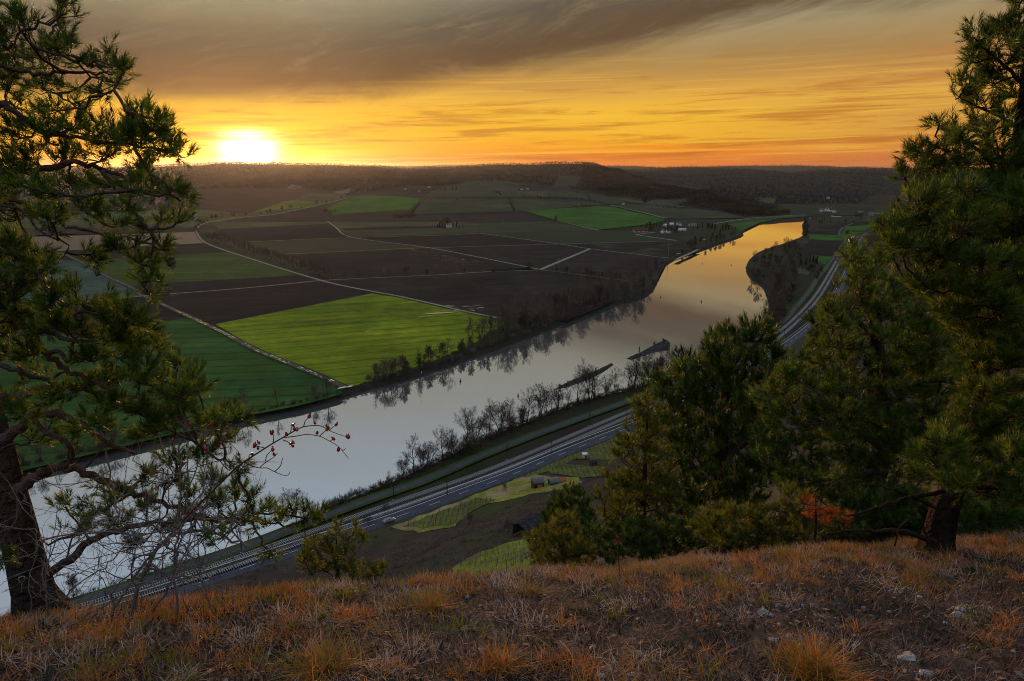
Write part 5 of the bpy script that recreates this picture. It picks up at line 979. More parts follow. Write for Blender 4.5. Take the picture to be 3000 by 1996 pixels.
cl(TD, [(2192, 965, 10, 22), (2245, 962, 14, 24), (2120, 985, 12, 20), (2090, 1005, 12, 20), (2145, 990, 12, 18), (2260, 1010, 14, 26), (2010, 1070, 14, 24), (1940, 1115, 18, 26), (2280, 1085, 16, 30)], 9.0, n=5, jit=.2)
TD.done()
TS = Pine('pine_tree', 'slender young pine with a thin straight stem left of the dark pine', np.array((1.55, 7.6, hill1(1.55, 7.6))), 105, needle=M_NEEDY, kind='scots', L=.085)
_b = np.array((1.55, 7.6, hill1(1.55, 7.6)-.2)); TS.stem(np.vstack((_b, D_([(1884, 1600), (1884, 1500), (1890, 1350), (1895, 1250), (1900, 1190)], 7.6))), [.05, .04, .035, .025, .015, .008])
for a_, l_, u_ in [(1500, -90, 20), (1500, 60, 30), (1440, -80, 30), (1430, 60, 35), (1380, -75, 40), (1360, 60, 30), (1310, -70, 40), (1300, 50, 30), (1250, -40, 30)]: TS.limb(D_([(1888, a_), (1888+l_*.6, a_-u_*.3), (1888+l_, a_-u_)], 7.6), .012, .004)
crown_fill(TS, [(1905, 1170), (1925, 1200), (1930, 1300), (1960, 1400), (1960, 1560), (1800, 1600), (1760, 1500), (1780, 1420), (1810, 1360), (1830, 1290), (1860, 1230), (1890, 1180)], 7.5, 75, 30, 6, 9, .4)
cl(TS, [(1818, 1300, 14, 24), (1900, 1175, 12, 20), (1858, 1215, 16, 20), (1868, 1190, 10, 20)], 7.5, n=5, jit=.1); TS.done()
def small_pine(lab, x, y, poly, dep, n, rx, dens, seed, needle, kind='scots', L=.11, top=None, dead=0.0, r=.03, dj=.4):
    T = Pine('pine_tree', lab, np.array((x, y, hill1(x, y))), seed, needle=needle, kind=kind, L=L); A = np.array(poly); cx = A[:, 0].mean() if top is None else top[0]; ty = A[:, 1].min()+20; by = A[:, 1].max()
    T.stem(np.vstack((np.array((x, y, hill1(x, y)-.1)), D_([(cx, by-20), (cx, (ty+by)/2), (cx, ty)], dep))), [r, r*.8, r*.6, r*.25], 8); rng = T.rng
    for k in range(6): yy = by-(by-ty)*(.15+.7*k/6); s_ = (-1)**k; T.limb(D_([(cx, yy), (cx+s_*(A[:, 0].max()-cx)*.4, yy-10), (cx+s_*(A[:, 0].max()-cx)*.7, yy-25)], dep), r*.35, r*.12)
    crown_fill(T, poly, dep, n, rx, dens, seed+50, dj, dead); T.done(); return T
def gx(px, dep): return float(atd(px, 1500, dep)[0])
small_pine('dark round pine on the slope beside the ruined barn', gx(1665, 26), 26, [(1660, 1430), (1690, 1435), (1725, 1460), (1740, 1520), (1750, 1580), (1700, 1620), (1620, 1600), (1590, 1540), (1600, 1500), (1625, 1455)], 26, 85, 18, 5, 201, M_NEEDD, 'black', .24, r=.2, dj=1.2)
small_pine('bright yellow-green young pine in front of the dark round pine', gx(1650, 6.8), 6.8, [(1655, 1495), (1675, 1500), (1690, 1560), (1740, 1600), (1740, 1650), (1700, 1665), (1600, 1665), (1560, 1640), (1545, 1560), (1560, 1550), (1610, 1560), (1630, 1510)], 6.8, 80, 17, 4, 202, M_NEEDY, L=.066, r=.022)
small_pine('low yellow-green pine bush left of the rusty dead branches', gx(2130, 5.2), 5.2, [(2060, 1500), (2100, 1480), (2140, 1490), (2200, 1500), (2270, 1490), (2330, 1440), (2360, 1450), (2400, 1540), (2390, 1600), (2100, 1620), (2050, 1560)], 5.2, 95, 21, 5, 203, M_NEEDY, L=.062, r=.02)
small_pine('low dark pine between the slender pine and the dark pine', gx(1830, 7), 7.0, [(1720, 1560), (1780, 1520), (1850, 1540), (1950, 1540), (2080, 1500), (2090, 1600), (1900, 1640), (1760, 1640)], 7.0, 90, 22, 5, 204, M_NEEDD, L=.075, r=.025)
small_pine('low pine with a rusty red dead crown beside the big right trunk', gx(2400, 4.3), 4.3, [(2335, 1445), (2350, 1440), (2380, 1465), (2390, 1500), (2440, 1500), (2490, 1515), (2480, 1545), (2420, 1540), (2370, 1530), (2350, 1490)], 4.3, 20, 14, 2, 205, M_NEEDY, L=.045, dead=.85, top=(2390, 0), r=.012, dj=.15)
small_pine('small pine bush under the crown right of the big right trunk', gx(2900, 5.0), 5.0, [(2820, 1480), (2900, 1470), (3010, 1460), (3010, 1570), (2900, 1590), (2830, 1580)], 5.0, 60, 26, 6, 206, M_NEEDD, L=.07, r=.02)
small_pine('low dark pine behind the fallen limb left of the big right trunk', gx(2620, 5.4), 5.4, [(2470, 1470), (2560, 1440), (2700, 1440), (2740, 1500), (2730, 1590), (2480, 1610), (2430, 1570)], 5.5, 90, 26, 6, 209, M_NEEDD, L=.075, r=.02)
small_pine('small sapling pine on the brink in front of the road', gx(985, 3.9), 3.9, [(985, 1520), (1030, 1515), (1075, 1560), (1065, 1600), (1050, 1640), (1060, 1690), (1000, 1710), (900, 1690), (890, 1640), (885, 1590), (930, 1570), (960, 1590), (980, 1550)], 3.9, 46, 13, 3, 207, M_NEEDY, L=.045, r=.010, dj=.2)
small_pine('tiny pine tuft beside the sapling pine on the brink', gx(1100, 3.8), 3.8, [(1070, 1670), (1120, 1665), (1130, 1690), (1060, 1700)], 3.8, 7, 12, 3, 208, M_NEEDY, L=.045, r=.005, dj=.1)

# ------------------------------------------------------------------ dog rose with hips, lower left
M_ROSE = mat('grey rose wood', (.10, .085, .08), (.20, .175, .165), scale=30, rough=.8); M_ROSER = mat('red-brown rose shoot', (.055, .022, .018), (.10, .045, .035), scale=30, rough=.7); M_HIP = mat('rose hip', (.30, .012, .010), rough=.28, spec=.5); M_HIPT = mat('hip tip', (.03, .015, .01))
RB = empty('dog_rose', tuple(hit_fg(430, 1800))); tag(RB, 'leafless dog rose bush with grey tangled stems and red hips below the left pine', 'bush'); rr_ = np.random.default_rng(77)
def zig(g, p, d, L_, r, lv):
    n = 5; pts = [p]; q = p
    for k in range(n): d = d+rr_.normal(0, .22, 3)+np.array((0, 0, .02)); d = d/np.linalg.norm(d); q = q+d*L_/n; pts.append(q)
    pts = np.array(pts); g.tube(pts, np.linspace(r, r*.55, n+1), 4 if lv == 0 else 3)
    for k in range(1, n):                                        # thorns
        if rr_.random() < .6: t_ = pts[k]+rr_.normal(0, 1, 3)*.006; g.tube([pts[k], t_], (r*.7, .0003), 3, cap=False)
    if lv < 2:
        for k in range(3 if lv == 0 else 2): i = int(rr_.integers(1, n+1)); zig(g, pts[i], (d+rr_.normal(0, .8, 3)), L_*rr_.uniform(.4, .75), r*.6, lv+1)
gA, gB = Geo(), Geo()
ROSE = [([(445, 1800), (505, 1700), (515, 1600), (530, 1480), (525, 1330), (545, 1230)], 2.55, .006), ([(380, 1810), (430, 1660), (490, 1580), (540, 1560), (620, 1560), (720, 1600)], 2.6, .010), ([(330, 1790), (430, 1640), (520, 1550), (560, 1420), (590, 1330)], 2.6, .005), ([(95, 1840), (85, 1700), (110, 1600), (90, 1480)], 2.5, .003), ([(110, 1585), (200, 1568), (350, 1560), (480, 1600), (570, 1640), (640, 1760)], 2.5, .004),
        ([(190, 1850), (300, 1775), (420, 1715), (560, 1690), (690, 1755)], 2.4, .004), ([(310, 1320), (330, 1420), (345, 1500), (360, 1560)], 2.5, .004), ([(520, 1800), (515, 1680), (525, 1590), (545, 1500), (600, 1440)], 2.5, .005), ([(140, 1850), (135, 1700), (140, 1640), (180, 1540)], 2.5, .004), ([(560, 1690), (600, 1640), (590, 1580), (600, 1540)], 2.5, .003), ([(330, 1800), (340, 1720), (450, 1640), (600, 1570), (700, 1500)], 2.5, .004), ([(180, 1760), (260, 1690), (330, 1640), (380, 1560), (400, 1480)], 2.5, .003), ([(620, 1790), (600, 1720), (560, 1650), (500, 1590), (450, 1540)], 2.45, .003), ([(110, 1560), (40, 1545), (5, 1540)], 2.4, .002)]
for pts, dep, r in ROSE:
    P = catmull(D_(pts, dep), 5); P[1:] += rr_.normal(0, .004, (len(P)-1, 3)); gA.tube(P, np.linspace(r, r*.45, len(P)), 5)
    for k in range(3, len(P), 2):
        if rr_.random() < .8: dd = rr_.normal(0, 1, 3); dd[2] += .3; zig(gA, P[k], dd/np.linalg.norm(dd), rr_.uniform(.1, .32), r*.42+.0006, 0)
z5 = lambda x, y: (500+x/3.928, 1150+y/3.928)
HS = [[(120, 1500), (240, 1375), (560, 1060), (720, 900), (830, 810), (980, 710), (1170, 590), (1290, 520), (1430, 440), (1530, 395), (1680, 380), (1760, 400), (1850, 450), (1960, 490), (2030, 515)], [(1290, 520), (1430, 505), (1560, 485), (1700, 500), (1790, 540), (1900, 600), (1970, 665), (2050, 760)], [(850, 810), (1000, 865), (1110, 870), (1190, 910), (1290, 950), (1350, 950), (1375, 910)],
      [(1200, 910), (1260, 850), (1280, 790), (1295, 745)], [(860, 800), (1030, 800), (1230, 800)], [(1030, 860), (1100, 800), (1180, 750), (1235, 700)], [(830, 810), (700, 795), (550, 790), (400, 830), (250, 880), (130, 950)], [(1180, 580), (1185, 500), (1165, 470)], [(1380, 460), (1390, 410), (1405, 380)], [(1530, 390), (1550, 330), (1595, 280)], [(1290, 545), (1350, 570), (1380, 590), (1405, 618)], [(1080, 640), (1020, 625), (965, 620)], [(1830, 430), (1860, 405), (1905, 372)], [(1715, 500), (1760, 460), (1800, 428)], [(1840, 555), (1875, 535)], [(1090, 790), (1110, 720), (1175, 660)], [(900, 770), (905, 720), (938, 710)], [(800, 800), (795, 750), (783, 713)], [(1970, 665), (2000, 660), (2015, 645)]]
for i, L in enumerate(HS): P = catmull(D_([z5(*q) for q in L], 2.5), 5); gB.tube(P, np.linspace(.0042 if i == 0 else .0022, .0011, len(P)), 5)
put(gA.obj('stems', M_ROSE), RB); put(gB.obj('arching_shoot', M_ROSER), RB)
def hip_mesh():
    bm = bmesh.new(); bmesh.ops.create_uvsphere(bm, u_segments=10, v_segments=8, radius=.0064)
    for v in bm.verts: v.co.z *= 1.35; 
    me = bpy.data.meshes.new('hip'); bm.to_mesh(me); bm.free(); me.materials.append(M_HIP); me.polygons.foreach_set('use_smooth', [True]*len(me.polygons)); return me
hm = hip_mesh(); tm = Geo().tube([(0, 0, .008), (0, 0, .0125)], (.0022, .0035), 6).mesh('tip', M_HIPT)
for x, y in [(1595, 275), (1602, 262), (1405, 375), (1425, 420), (1455, 430), (1335, 485), (1160, 470), (1175, 455), (1660, 350), (1810, 400), (1800, 428), (1905, 370), (2035, 515), (2048, 512), (1685, 467), (1875, 535), (1930, 660), (1380, 590), (1410, 577), (1405, 618), (965, 600), (965, 620), (1015, 580), (1005, 643), (1175, 658), (1190, 713), (938, 710), (783, 713), (570, 583), (555, 620), (405, 645), (220, 362), (463, 366), (648, 404), (390, 570), (20, 547)]:
    o = put(link('hip', hm, None, tuple(atd(*z5(x, y), 2.5))), RB); o.rotation_euler = (rr_.normal(0, .5), rr_.normal(0, .5), 0); o.scale = (rr_.uniform(.85, 1.1),)*3; link('tip', tm, o)

# ------------------------------------------------------------------ lower slope: meadow, vineyards, scrub
HPOLY = []
def hfield(pxpoly, m, name='slope_field', lift=.25, keep=True):
    P = np.array([hit_hill(a, b) for a, b in pxpoly]); P = np.vstack([resample(np.vstack((P[i], P[(i+1) % len(P)])), 1.5)[:-1] for i in range(len(P))])
    P[:, 0] += [1.5*nz(a*.25, b*.25, 3)+.6*nz(a*.9, b*.9, 3) for a, b in P[:, :2]]; P[:, 1] += [1.5*nz(a*.25, b*.25, 8)+.6*nz(a*.9, b*.9, 8) for a, b in P[:, :2]]
    if keep: HPOLY.append(P[:, :2])
    return cdt_mesh(name, P, lambda x, y: hill_z(x, y, False)+lift, m, step=4)
M_MEAD = mat('mossy slope meadow', (.12, .13, .014), (.24, .205, .045), scale=.35, bump=.5, bscale=3, c3=(.26, .19, .10), mott=.35); M_VINE = mat('slope vineyard soil', (.075, .062, .026), (.145, .125, .04), scale=1.2, bump=.6, bscale=4, c3=(.10, .135, .014), mott=.35); M_UPV = mat('grassy upper vineyard', (.12, .15, .012), (.22, .23, .025), scale=.5, bump=.6, bscale=4, c3=(.15, .12, .05), mott=.35)
hfield([(1140, 1548), (1190, 1532), (1270, 1500), (1400, 1448), (1506, 1408), (1560, 1388), (1600, 1400), (1700, 1400), (1700, 1425), (1560, 1450), (1480, 1470), (1400, 1480), (1330, 1545), (1230, 1562)], M_MEAD, 'slope_meadow', .2)
hfield([(1180, 1543), (1270, 1508), (1400, 1462), (1460, 1465), (1400, 1490), (1330, 1538), (1230, 1550)], M_VINE, lift=.3); hfield([(1600, 1385), (1650, 1362), (1750, 1368), (1770, 1395), (1700, 1402)], M_VINE, lift=.3)
hfield([(1520, 1400), (1676, 1336), (1850, 1264), (1900, 1240), (1900, 1330), (1800, 1350), (1690, 1345), (1600, 1385), (1540, 1400)], M_VINE, lift=.22); hfield([(1560, 1576), (1500, 1590), (1400, 1625), (1330, 1662), (1330, 1690), (1560, 1690)], M_UPV, 'upper_vineyard', .25)
M_STAKE = mat('weathered stake', (.10, .095, .09), (.19, .18, .165), scale=20); M_VWOOD = mat('old vine wood', (.04, .028, .02), (.08, .055, .04), scale=20)
stk = Geo().box((0, 0, .95), (.07, .07, 2.1)).mesh('stake', M_STAKE); rv = np.random.default_rng(9)
def vine_mesh(sd):
    r = np.random.default_rng(sd); g = Geo(); P = [np.array((.3, 0, -.1))]
    for k in range(5): P.append(P[-1]+np.array((r.normal(0, .12), r.normal(0, .12), .22)))
    g.tube(np.array(P), np.linspace(.05, .03, 6), 5)
    for k in range(3): e = P[-1]+np.array((r.normal(0, .35), r.normal(0, .35), r.uniform(.1, .5))); g.tube(np.array([P[-1], (P[-1]+e)/2+np.array((0, 0, .1)), e]), (.025, .018, .012), 4)
    return g.mesh('vine', M_VWOOD)
VM = [vine_mesh(i) for i in range(4)]
for r_ in range(9):
    for c_ in range(9):
        px = 1345+c_*26+(r_ % 2)*9+rv.uniform(-5, 5); py = 1668-r_*9.5-c_*1.2+rv.uniform(-2, 2)
        if py < 1662-(px-1330)*.37 or px > 1565: continue
        p = hit_hill(px, py); o = link('vineyard_stake', stk, None, tuple(p)); o.rotation_euler = (rv.normal(0, .05), rv.normal(0, .05), rv.random()*3); tag(o, 'grey wooden vineyard stake with a bare vine just below the brink', 'stake', 'stakes of the upper vineyard'); link('vine', VM[int(rv.integers(4))], o)
g = Geo(); g2 = Geo()
for Pp, sp in ((HPOLY[1], 1.9), (HPOLY[2], 1.9), (HPOLY[3], 2.1)):
    lo, hi = Pp.min(0), Pp.max(0); X, Y = np.meshgrid(np.arange(lo[0], hi[0], sp), np.arange(lo[1], hi[1], sp)); X = X.ravel()+rv.uniform(-.25, .25, X.size); Y = Y.ravel()+rv.uniform(-.25, .25, Y.size); k = np.array([inpoly(a, b, Pp) for a, b in zip(X, Y)])
    X, Y = X[k], Y[k]; Z = hill_z(X, Y, False)
    for a, b, c in zip(X, Y, Z): (g2 if rv.random() < .06 else g).box((a, b, c+.75), (.09, .09, 1.5) if True else 0)
tag(g.obj('vineyard_stakes', mat('dark vine stakes', (.03, .024, .018), (.06, .05, .04), scale=1)), 'dark little stakes of the lower vineyards beside the road', 'stakes', None, 'stuff'); tag(g2.obj('vine_guards', mat('blue vine guard', (.08, .25, .55), rough=.5)), 'small blue grow tubes in the lower vineyard', 'grow tubes', None, 'stuff')
def scrub(name, label, n, seed, m, hmin, hmax, smin, smax, nt, wd, tlo=-260, thi=330):
    rng = np.random.default_rng(seed); k = rng.integers(0, len(FOOT)-1, n*4); u = rng.random(n*4)[:, None]; B0 = FOOT[k]*(1-u)+FOOT[k+1]*u; T = FOOT[k+1]-FOOT[k]; T /= np.linalg.norm(T, axis=1)[:, None]; s_ = rng.uniform(smin, smax, n*4)
    P = B0+np.stack((T[:, 1], -T[:, 0]), 1)*s_[:, None]; ok = (P[:, 1] > 25) & (P[:, 0] < .9*P[:, 1]) & (P[:, 0] > -.8*P[:, 1]-10) & (P[:, 1] < thi); P = P[ok]
    for Pp in HPOLY: P = P[~np.array([inpoly(a, b, Pp) for a, b in P])]
    dn = np.array([nz(a*.035, b*.035, seed) for a, b in P]); P = P[rng.random(len(P)) < np.clip(.75+dn*1.3, .1, 1)][:n]; Z = hill_z(P[:, 0], P[:, 1], False); m_ = len(P); h = rng.uniform(hmin, hmax, m_)
    base = np.c_[P, Z-.1][:, None]+rng.normal(0, .28, (m_, nt, 3))*np.array((1, 1, .0))*h[:, None, None]*.7; d = rng.normal(0, .42, (m_, nt, 3)); d[..., 2] = 1; d /= np.linalg.norm(d, axis=2)[..., None]; L_ = (h[:, None]*rng.uniform(.45, 1.1, (m_, nt)))[..., None]
    sd_ = np.cross(d, rng.normal(0, 1, d.shape)); sd_ /= np.linalg.norm(sd_, axis=2)[..., None]; tip = base+d*L_; V = np.stack((base-sd_*wd, base+sd_*wd, tip), 2).reshape(-1, 3)
    return tag(Geo().add(V, np.arange(len(V)).reshape(-1, 3)).obj(name, m), label, 'scrub', None, 'stuff')
M_SC1 = mat('red-brown scrub', (.15, .092, .076), (.26, .175, .145), scale=.08, c3=(.16, .13, .105), trans=.2); M_SC2 = mat('grey scrub', (.13, .11, .095), (.21, .18, .155), scale=.2, trans=.2)
scrub('slope_scrub', 'red-brown leafless scrub covering the steep slope below the brink', 12000, 31, M_SC1, .8, 1.9, 26, 175, 24, .055); scrub('grey_scrub', 'grey leafless bushes on the slope above the vineyards', 1100, 32, M_SC2, 1.8, 3.6, 40, 150, 60, .05)
scrub('road_scrub', 'dark low bushes and weeds along the lower road edge', 500, 33, mat('dark verge weeds', (.03, .024, .016), (.055, .045, .028), scale=.4), .5, 1.3, 1.5, 9, 24, .03)
_hp = HPOLY; HPOLY = []
scrub('slope_tufts', 'yellow-green and straw grass tufts scattered over the lower slope', 9000, 35, mat('slope tufts', (.13, .125, .022), (.24, .195, .06), scale=.12, c3=(.22, .145, .085), trans=.2), .25, .8, 3, 140, 16, .05); HPOLY = _hp
def bank_scrub():
    rng = np.random.default_rng(36); C = resample(BR, 1.0); C = C[C[:, 1] < 640]; n = 5200; k = rng.integers(2, len(C)-2, n); T = C[k+1]-C[k-1]; T /= np.linalg.norm(T, axis=1)[:, None]; w = rng.uniform(2.5, 15, n)*(.4+.6*rng.random(n)); P = C[k]+np.stack((T[:, 1], -T[:, 0]), 1)*w[:, None]
    dp = np.array([np.min(np.hypot(PATH_C[::3, 0]-a, PATH_C[::3, 1]-b)) for a, b in P]); P = P[dp > 3.2]; m_ = len(P); h = rng.uniform(.5, 2.2, m_); nt = 17; base = np.c_[P, np.full(m_, ZT-.3)][:, None]+rng.normal(0, .35, (m_, nt, 3))*np.array((1, 1, 0)); d = rng.normal(0, .42, (m_, nt, 3)); d[..., 2] = 1; L_ = (h[:, None]*rng.uniform(.45, 1.1, (m_, nt)))[..., None]; sd_ = np.cross(d, rng.normal(0, 1, d.shape)); sd_ /= np.linalg.norm(sd_, axis=2)[..., None]
    V = np.stack((base-sd_*.05, base+sd_*.05, base+d*L_), 2).reshape(-1, 3); tag(Geo().add(V, np.arange(len(V)).reshape(-1, 3)).obj('bank_scrub', mat('rusty bank scrub', (.065, .040, .026), (.13, .085, .055), scale=.1, trans=.2, c3=(.08, .075, .03))), 'rusty brown scrub between the tree row and the cycle path', 'scrub', None, 'stuff')
bank_scrub()
for px, py, sc, lab in [(1375, 1540, .32, 'small bare forked tree at the edge of the lower vineyard'), (1480, 1440, .26, 'thin bare tree left of the orange-doored hut'), (1080, 1545, .3, 'small bare tree between the road and the brown scrub'), (1130, 1500, .22, 'bare bush by the road near the vineyard corner'), (1765, 1400, .25, 'dark bare stem on the slope left of the slender pine'), (1490, 1560, .25, 'bare tree left of the ruined barn'), (1020, 1600, .3, 'brown bare tree in the scrub behind the sapling pine')]:
    plant('vase tree 1', hit_hill(px, py), sc, lab, None)
# wooded slope on the far right
def slope_wood():
    rng = np.random.default_rng(44); n = 2600; k = rng.integers(len(FOOT)//2, len(FOOT)-1, n); u = rng.random(n)[:, None]; B0 = FOOT[k]*(1-u)+FOOT[k+1]*u; T = FOOT[k+1]-FOOT[k]; T /= np.linalg.norm(T, axis=1)[:, None]; P = B0+np.stack((T[:, 1], -T[:, 0]), 1)*rng.uniform(8, 190, n)[:, None]
    P = P[P[:, 1] > 420]; Z = hill_z(P[:, 0], P[:, 1], False); m_ = len(P); h = rng.uniform(7, 14, m_); K = 16; c = rng.normal(0, 1, (m_, K, 3))*np.array((.2, .2, .22)); c[..., 2] = np.clip(c[..., 2]+.55, .03, 1.02); C = (np.c_[P, Z][:, None]+c*h[:, None, None]).reshape(-1, 3); hh = np.repeat(h, K)[:, None]
    A = rng.normal(0, 1, C.shape); A[:, 2] = np.abs(A[:, 2])+.5; A /= np.linalg.norm(A, axis=1)[:, None]; B_ = np.cross(A, rng.normal(0, 1, A.shape)); B_ /= np.linalg.norm(B_, axis=1)[:, None]; V = np.stack((C-A*hh*.12, C+B_*hh*.05, C+A*hh*.13), 1).reshape(-1, 3)
    tag(Geo().add(V, np.arange(len(V)).reshape(-1, 3)).obj('slope_wood', M_WOOD), 'brown leafless wood on the slope beyond the road bend', 'forest', None, 'stuff')
slope_wood()

# ------------------------------------------------------------------ buildings
M_WHITE = mat('white render', (.62, .63, .66), (.72, .73, .75), scale=.6, rough=.9); M_REDR = mat('dark red tiles', (.09, .022, .018), (.15, .05, .035), scale=1.5, rough=.8); M_GREYR = mat('grey roof', (.10, .10, .105), (.17, .17, .175), scale=1.5); M_PALER = mat('pale metal roof', (.50, .53, .58), rough=.4); M_GLASS = mat('dark window', (.015, .017, .02), rough=.1)
M_WOODB = mat('weathered boards', (.045, .036, .03), (.09, .075, .062), scale=4, stretch=(1, 1, 6), bump=.4); M_ORNG = mat('orange-brown door', (.30, .085, .03), (.38, .13, .05), scale=6); M_TAR = mat('black roofing felt', (.012, .012, .014), (.035, .035, .038), scale=1.2, rough=.6); M_CREAM = mat('cream wall', (.42, .36, .26), rough=.9)
def prism_roof(w, d, h0, h1, ov, th=.18):
    a, b = w/2+ov, d/2+ov; out = []
    for s_ in (-1, 1):
        V = [(-a, s_*b, h0-.15), (a, s_*b, h0-.15), (a, 0, h1), (-a, 0, h1), (-a, s_*b, h0-.15+th), (a, s_*b, h0-.15+th), (a, 0, h1+th), (-a, 0, h1+th)]
        F_ = [(0, 1, 2, 3), (7, 6, 5, 4), (0, 4, 5, 1), (1, 5, 6, 2), (2, 6, 7, 3), (3, 7, 4, 0)]; out.append((V, F_ if s_ < 0 else [f[::-1] for f in F_]))
    return out
def house(name, lab, p, rz, w, d, h, rh, mw, mr, cat='house', nwin=3, door=True, chim=True, ov=.4):
    t = empty(name, tuple(p), rz); tag(t, lab, cat); g = Geo(); g.box((0, 0, h/2-.3), (w, d, h+.6)); V = [(-w/2, -d/2, h), (-w/2, d/2, h), (-w/2, 0, h+rh-.02), (w/2, -d/2, h), (w/2, d/2, h), (w/2, 0, h+rh-.02)]
    if rh: g.add(V, [(0, 2, 1), (3, 4, 5)])
    wl = g.obj('wall', mw, t)
    if rh:
        g = Geo()
        for V, F_ in prism_roof(w, d, h, h+rh, ov): g.add(V, None, F_)
        rf = g.obj('roof', mr, t)
        if chim: Geo().box((w*.2, d*.12, h+rh+.2), (.6, .6, 1.3)).obj('chimney', mw, rf)
    else: rf = Geo().box((0, 0, h+.15), (w+.6, d+.6, .25)).obj('roof', mr, t)
    for i in range(nwin):
        x = -w/2+w*(i+.5)/nwin
        for s_ in (-1, 1): wn = Geo().box((x, s_*(d/2+.01), h*.55), (w/nwin*.38, .06, h*.34)).obj('window', M_GLASS, t); Geo().box((x, s_*(d/2+.03), h*.55-h*.19), (w/nwin*.45, .12, .1)).obj('sill', mw, wn)
    if nwin:
        for s_ in (-1, 1): Geo().box((s_*(w/2+.01), 0, h*.6), (.06, d*.16, h*.3)).obj('window', M_GLASS, t)
    if door: Geo().box((w*.04, -d/2-.02, 1.0), (1.0, .08, 2.0)).obj('door', M_WOODB if mw is not M_WOODB else M_ORNG, t)
    return t
# hamlet
for px, py, w, d, h, rh, mr, mw, rz, lab in [(1876, 681, 29, 11, 3.6, 4.5, M_REDR, M_CREAM, .12, 'long farmhouse with dark red roof and cream walls left of the hamlet'), (1949, 665, 9, 8, 4, 3, M_PALER, M_WHITE, .5, 'small pale house at the back left of the hamlet'), (1966, 663, 11, 9, 5, 3, M_PALER, M_WHITE, -.2, 'white house with a pale roof in the middle of the hamlet'), (1989, 662, 10, 8, 5, 3, M_GREYR, M_WHITE, .3, 'white house with a grey roof at the hamlet back row'),
        (2029, 664, 18, 9, 5, 2, M_GREYR, M_CREAM, .05, 'large cream house with wide windows right of the hamlet'), (1942, 684, 8, 7, 4.5, 3, M_GREYR, M_WHITE, .9, 'small white house at the front of the hamlet'), (1958, 684, 9, 8, 4.5, 4, M_REDR, M_WHITE, .2, 'steep red-roofed house at the front of the hamlet'), (1999, 677, 16, 10, 4, 1.5, M_PALER, M_WHITE, -.3, 'white hall with a bright flat roof at the hamlet front')]: house('house', lab, at(px, py, ZP), rz, w, d, h, rh, mw, mr)
for i in range(46):
    px, py = (RNG.uniform(1892, 1990), RNG.uniform(660, 684)) if i < 30 else (RNG.uniform(2040, 2140), RNG.uniform(665, 676)); plant('spruce' if RNG.random() < .45 or i >= 30 else pick(DT), at(px, py, ZP), RNG.uniform(.7, 1.1), 'dark garden tree among the hamlet houses' if i < 30 else 'dark conifer in the belt right of the hamlet', 'hamlet garden trees' if i < 30 else 'conifer belt by the hamlet')
for i in range(20): plant('pale bush' if 0 else SB[i % 3], at(1770+i*4.2, 675+RNG.uniform(-1, 1), ZP), .55, 'low bush in the hedge left of the red-roofed farmhouse', 'hedge left of the farmhouse', 'bare_bush', 'bush')
house('house', 'white house half hidden by tall conifers in the middle of the plain', at(1316, 667, ZP), .3, 12, 9, 5, 4, M_WHITE, M_GREYR)
for px, py, sc, k in [(1288, 669, 1.0, 'narrow conifer'), (1296, 670, .9, 'spruce'), (1303, 664, 1.25, 'dense tree'), (1310, 662, 1.3, 'spruce'), (1318, 661, 1.1, 'dense tree'), (1328, 668, .8, 'spruce'), (1337, 669, 1.1, 'narrow conifer'), (1346, 670, .6, 'spruce'), (1356, 670, .5, 'dense tree'), (1292, 664, 1.1, 'dense tree'), (1282, 668, .6, 'spruce'), (1340, 664, .9, 'dense tree'), (1303, 672, .95, 'narrow conifer')]: plant(k, at(px, py, ZP), sc*1.1, 'dark tree crowding the white house on the plain', 'trees round the lone white house')
# village and cottages
for px, py, w, rh, mr, lab in [(2406, 622, 11, 5, M_GREYR, 'white gabled house at the left of the far village'), (2421, 620, 9, 6, M_GREYR, 'tall narrow white house in the middle of the far village'), (2433, 621, 16, 6, M_REDR, 'broad white house with red roof in the far village'), (2444, 624, 8, 3, M_GREYR, 'small grey house at the right of the far village'), (2426, 583, 12, 4, M_GREYR, 'lone pale house on the wooded slope above the village')]: house('house', lab, hit_far(px, py), RNG.uniform(-.6, .6), w, 10, 6, rh, M_WHITE, mr, nwin=2)
for px, py, lab in [(1188, 556, 'white cottage at the foot of the central ridge'), (1229, 561, 'small white hut below the central ridge'), (1257, 550, 'grey cottage on the central vineyard slope'), (1528, 557, 'small white vineyard hut on the central slope'), (1546, 555, 'dark vineyard hut on the central slope'), (1826, 600, 'white shed where the pale track meets the spur'), (846, 551, 'pale barn on the ridge left of the avenue')]: house('cottage', lab, hit_far(px, py), .3, 9, 7, 4, 3, M_WHITE, M_GREYR, 'cottage', 2, False, False)
for px, py, n_, lab in [(1437, 533, 7, 'dark conifer of the clump above the vineyard slope'), (1327, 556, 5, 'dark conifer of the small clump on the vineyard slope'), (1892, 592, 8, 'dark tree of the clump at the foot of the spur')]:
    for i in range(n_): plant('spruce', hit_far(px+RNG.uniform(-14, 14), py+RNG.uniform(-2, 5)), RNG.uniform(.9, 1.4), lab, lab+' group')
def hedge(p0, p1, n_, lab, sc=.7):
    for i in range(n_): t = i/(n_-1); plant(pick(DT), hit_far(p0[0]+(p1[0]-p0[0])*t+RNG.uniform(-3, 3), p0[1]+(p1[1]-p0[1])*t+RNG.uniform(-1.5, 1.5)), sc*RNG.uniform(.7, 1.2), lab, lab+' group')
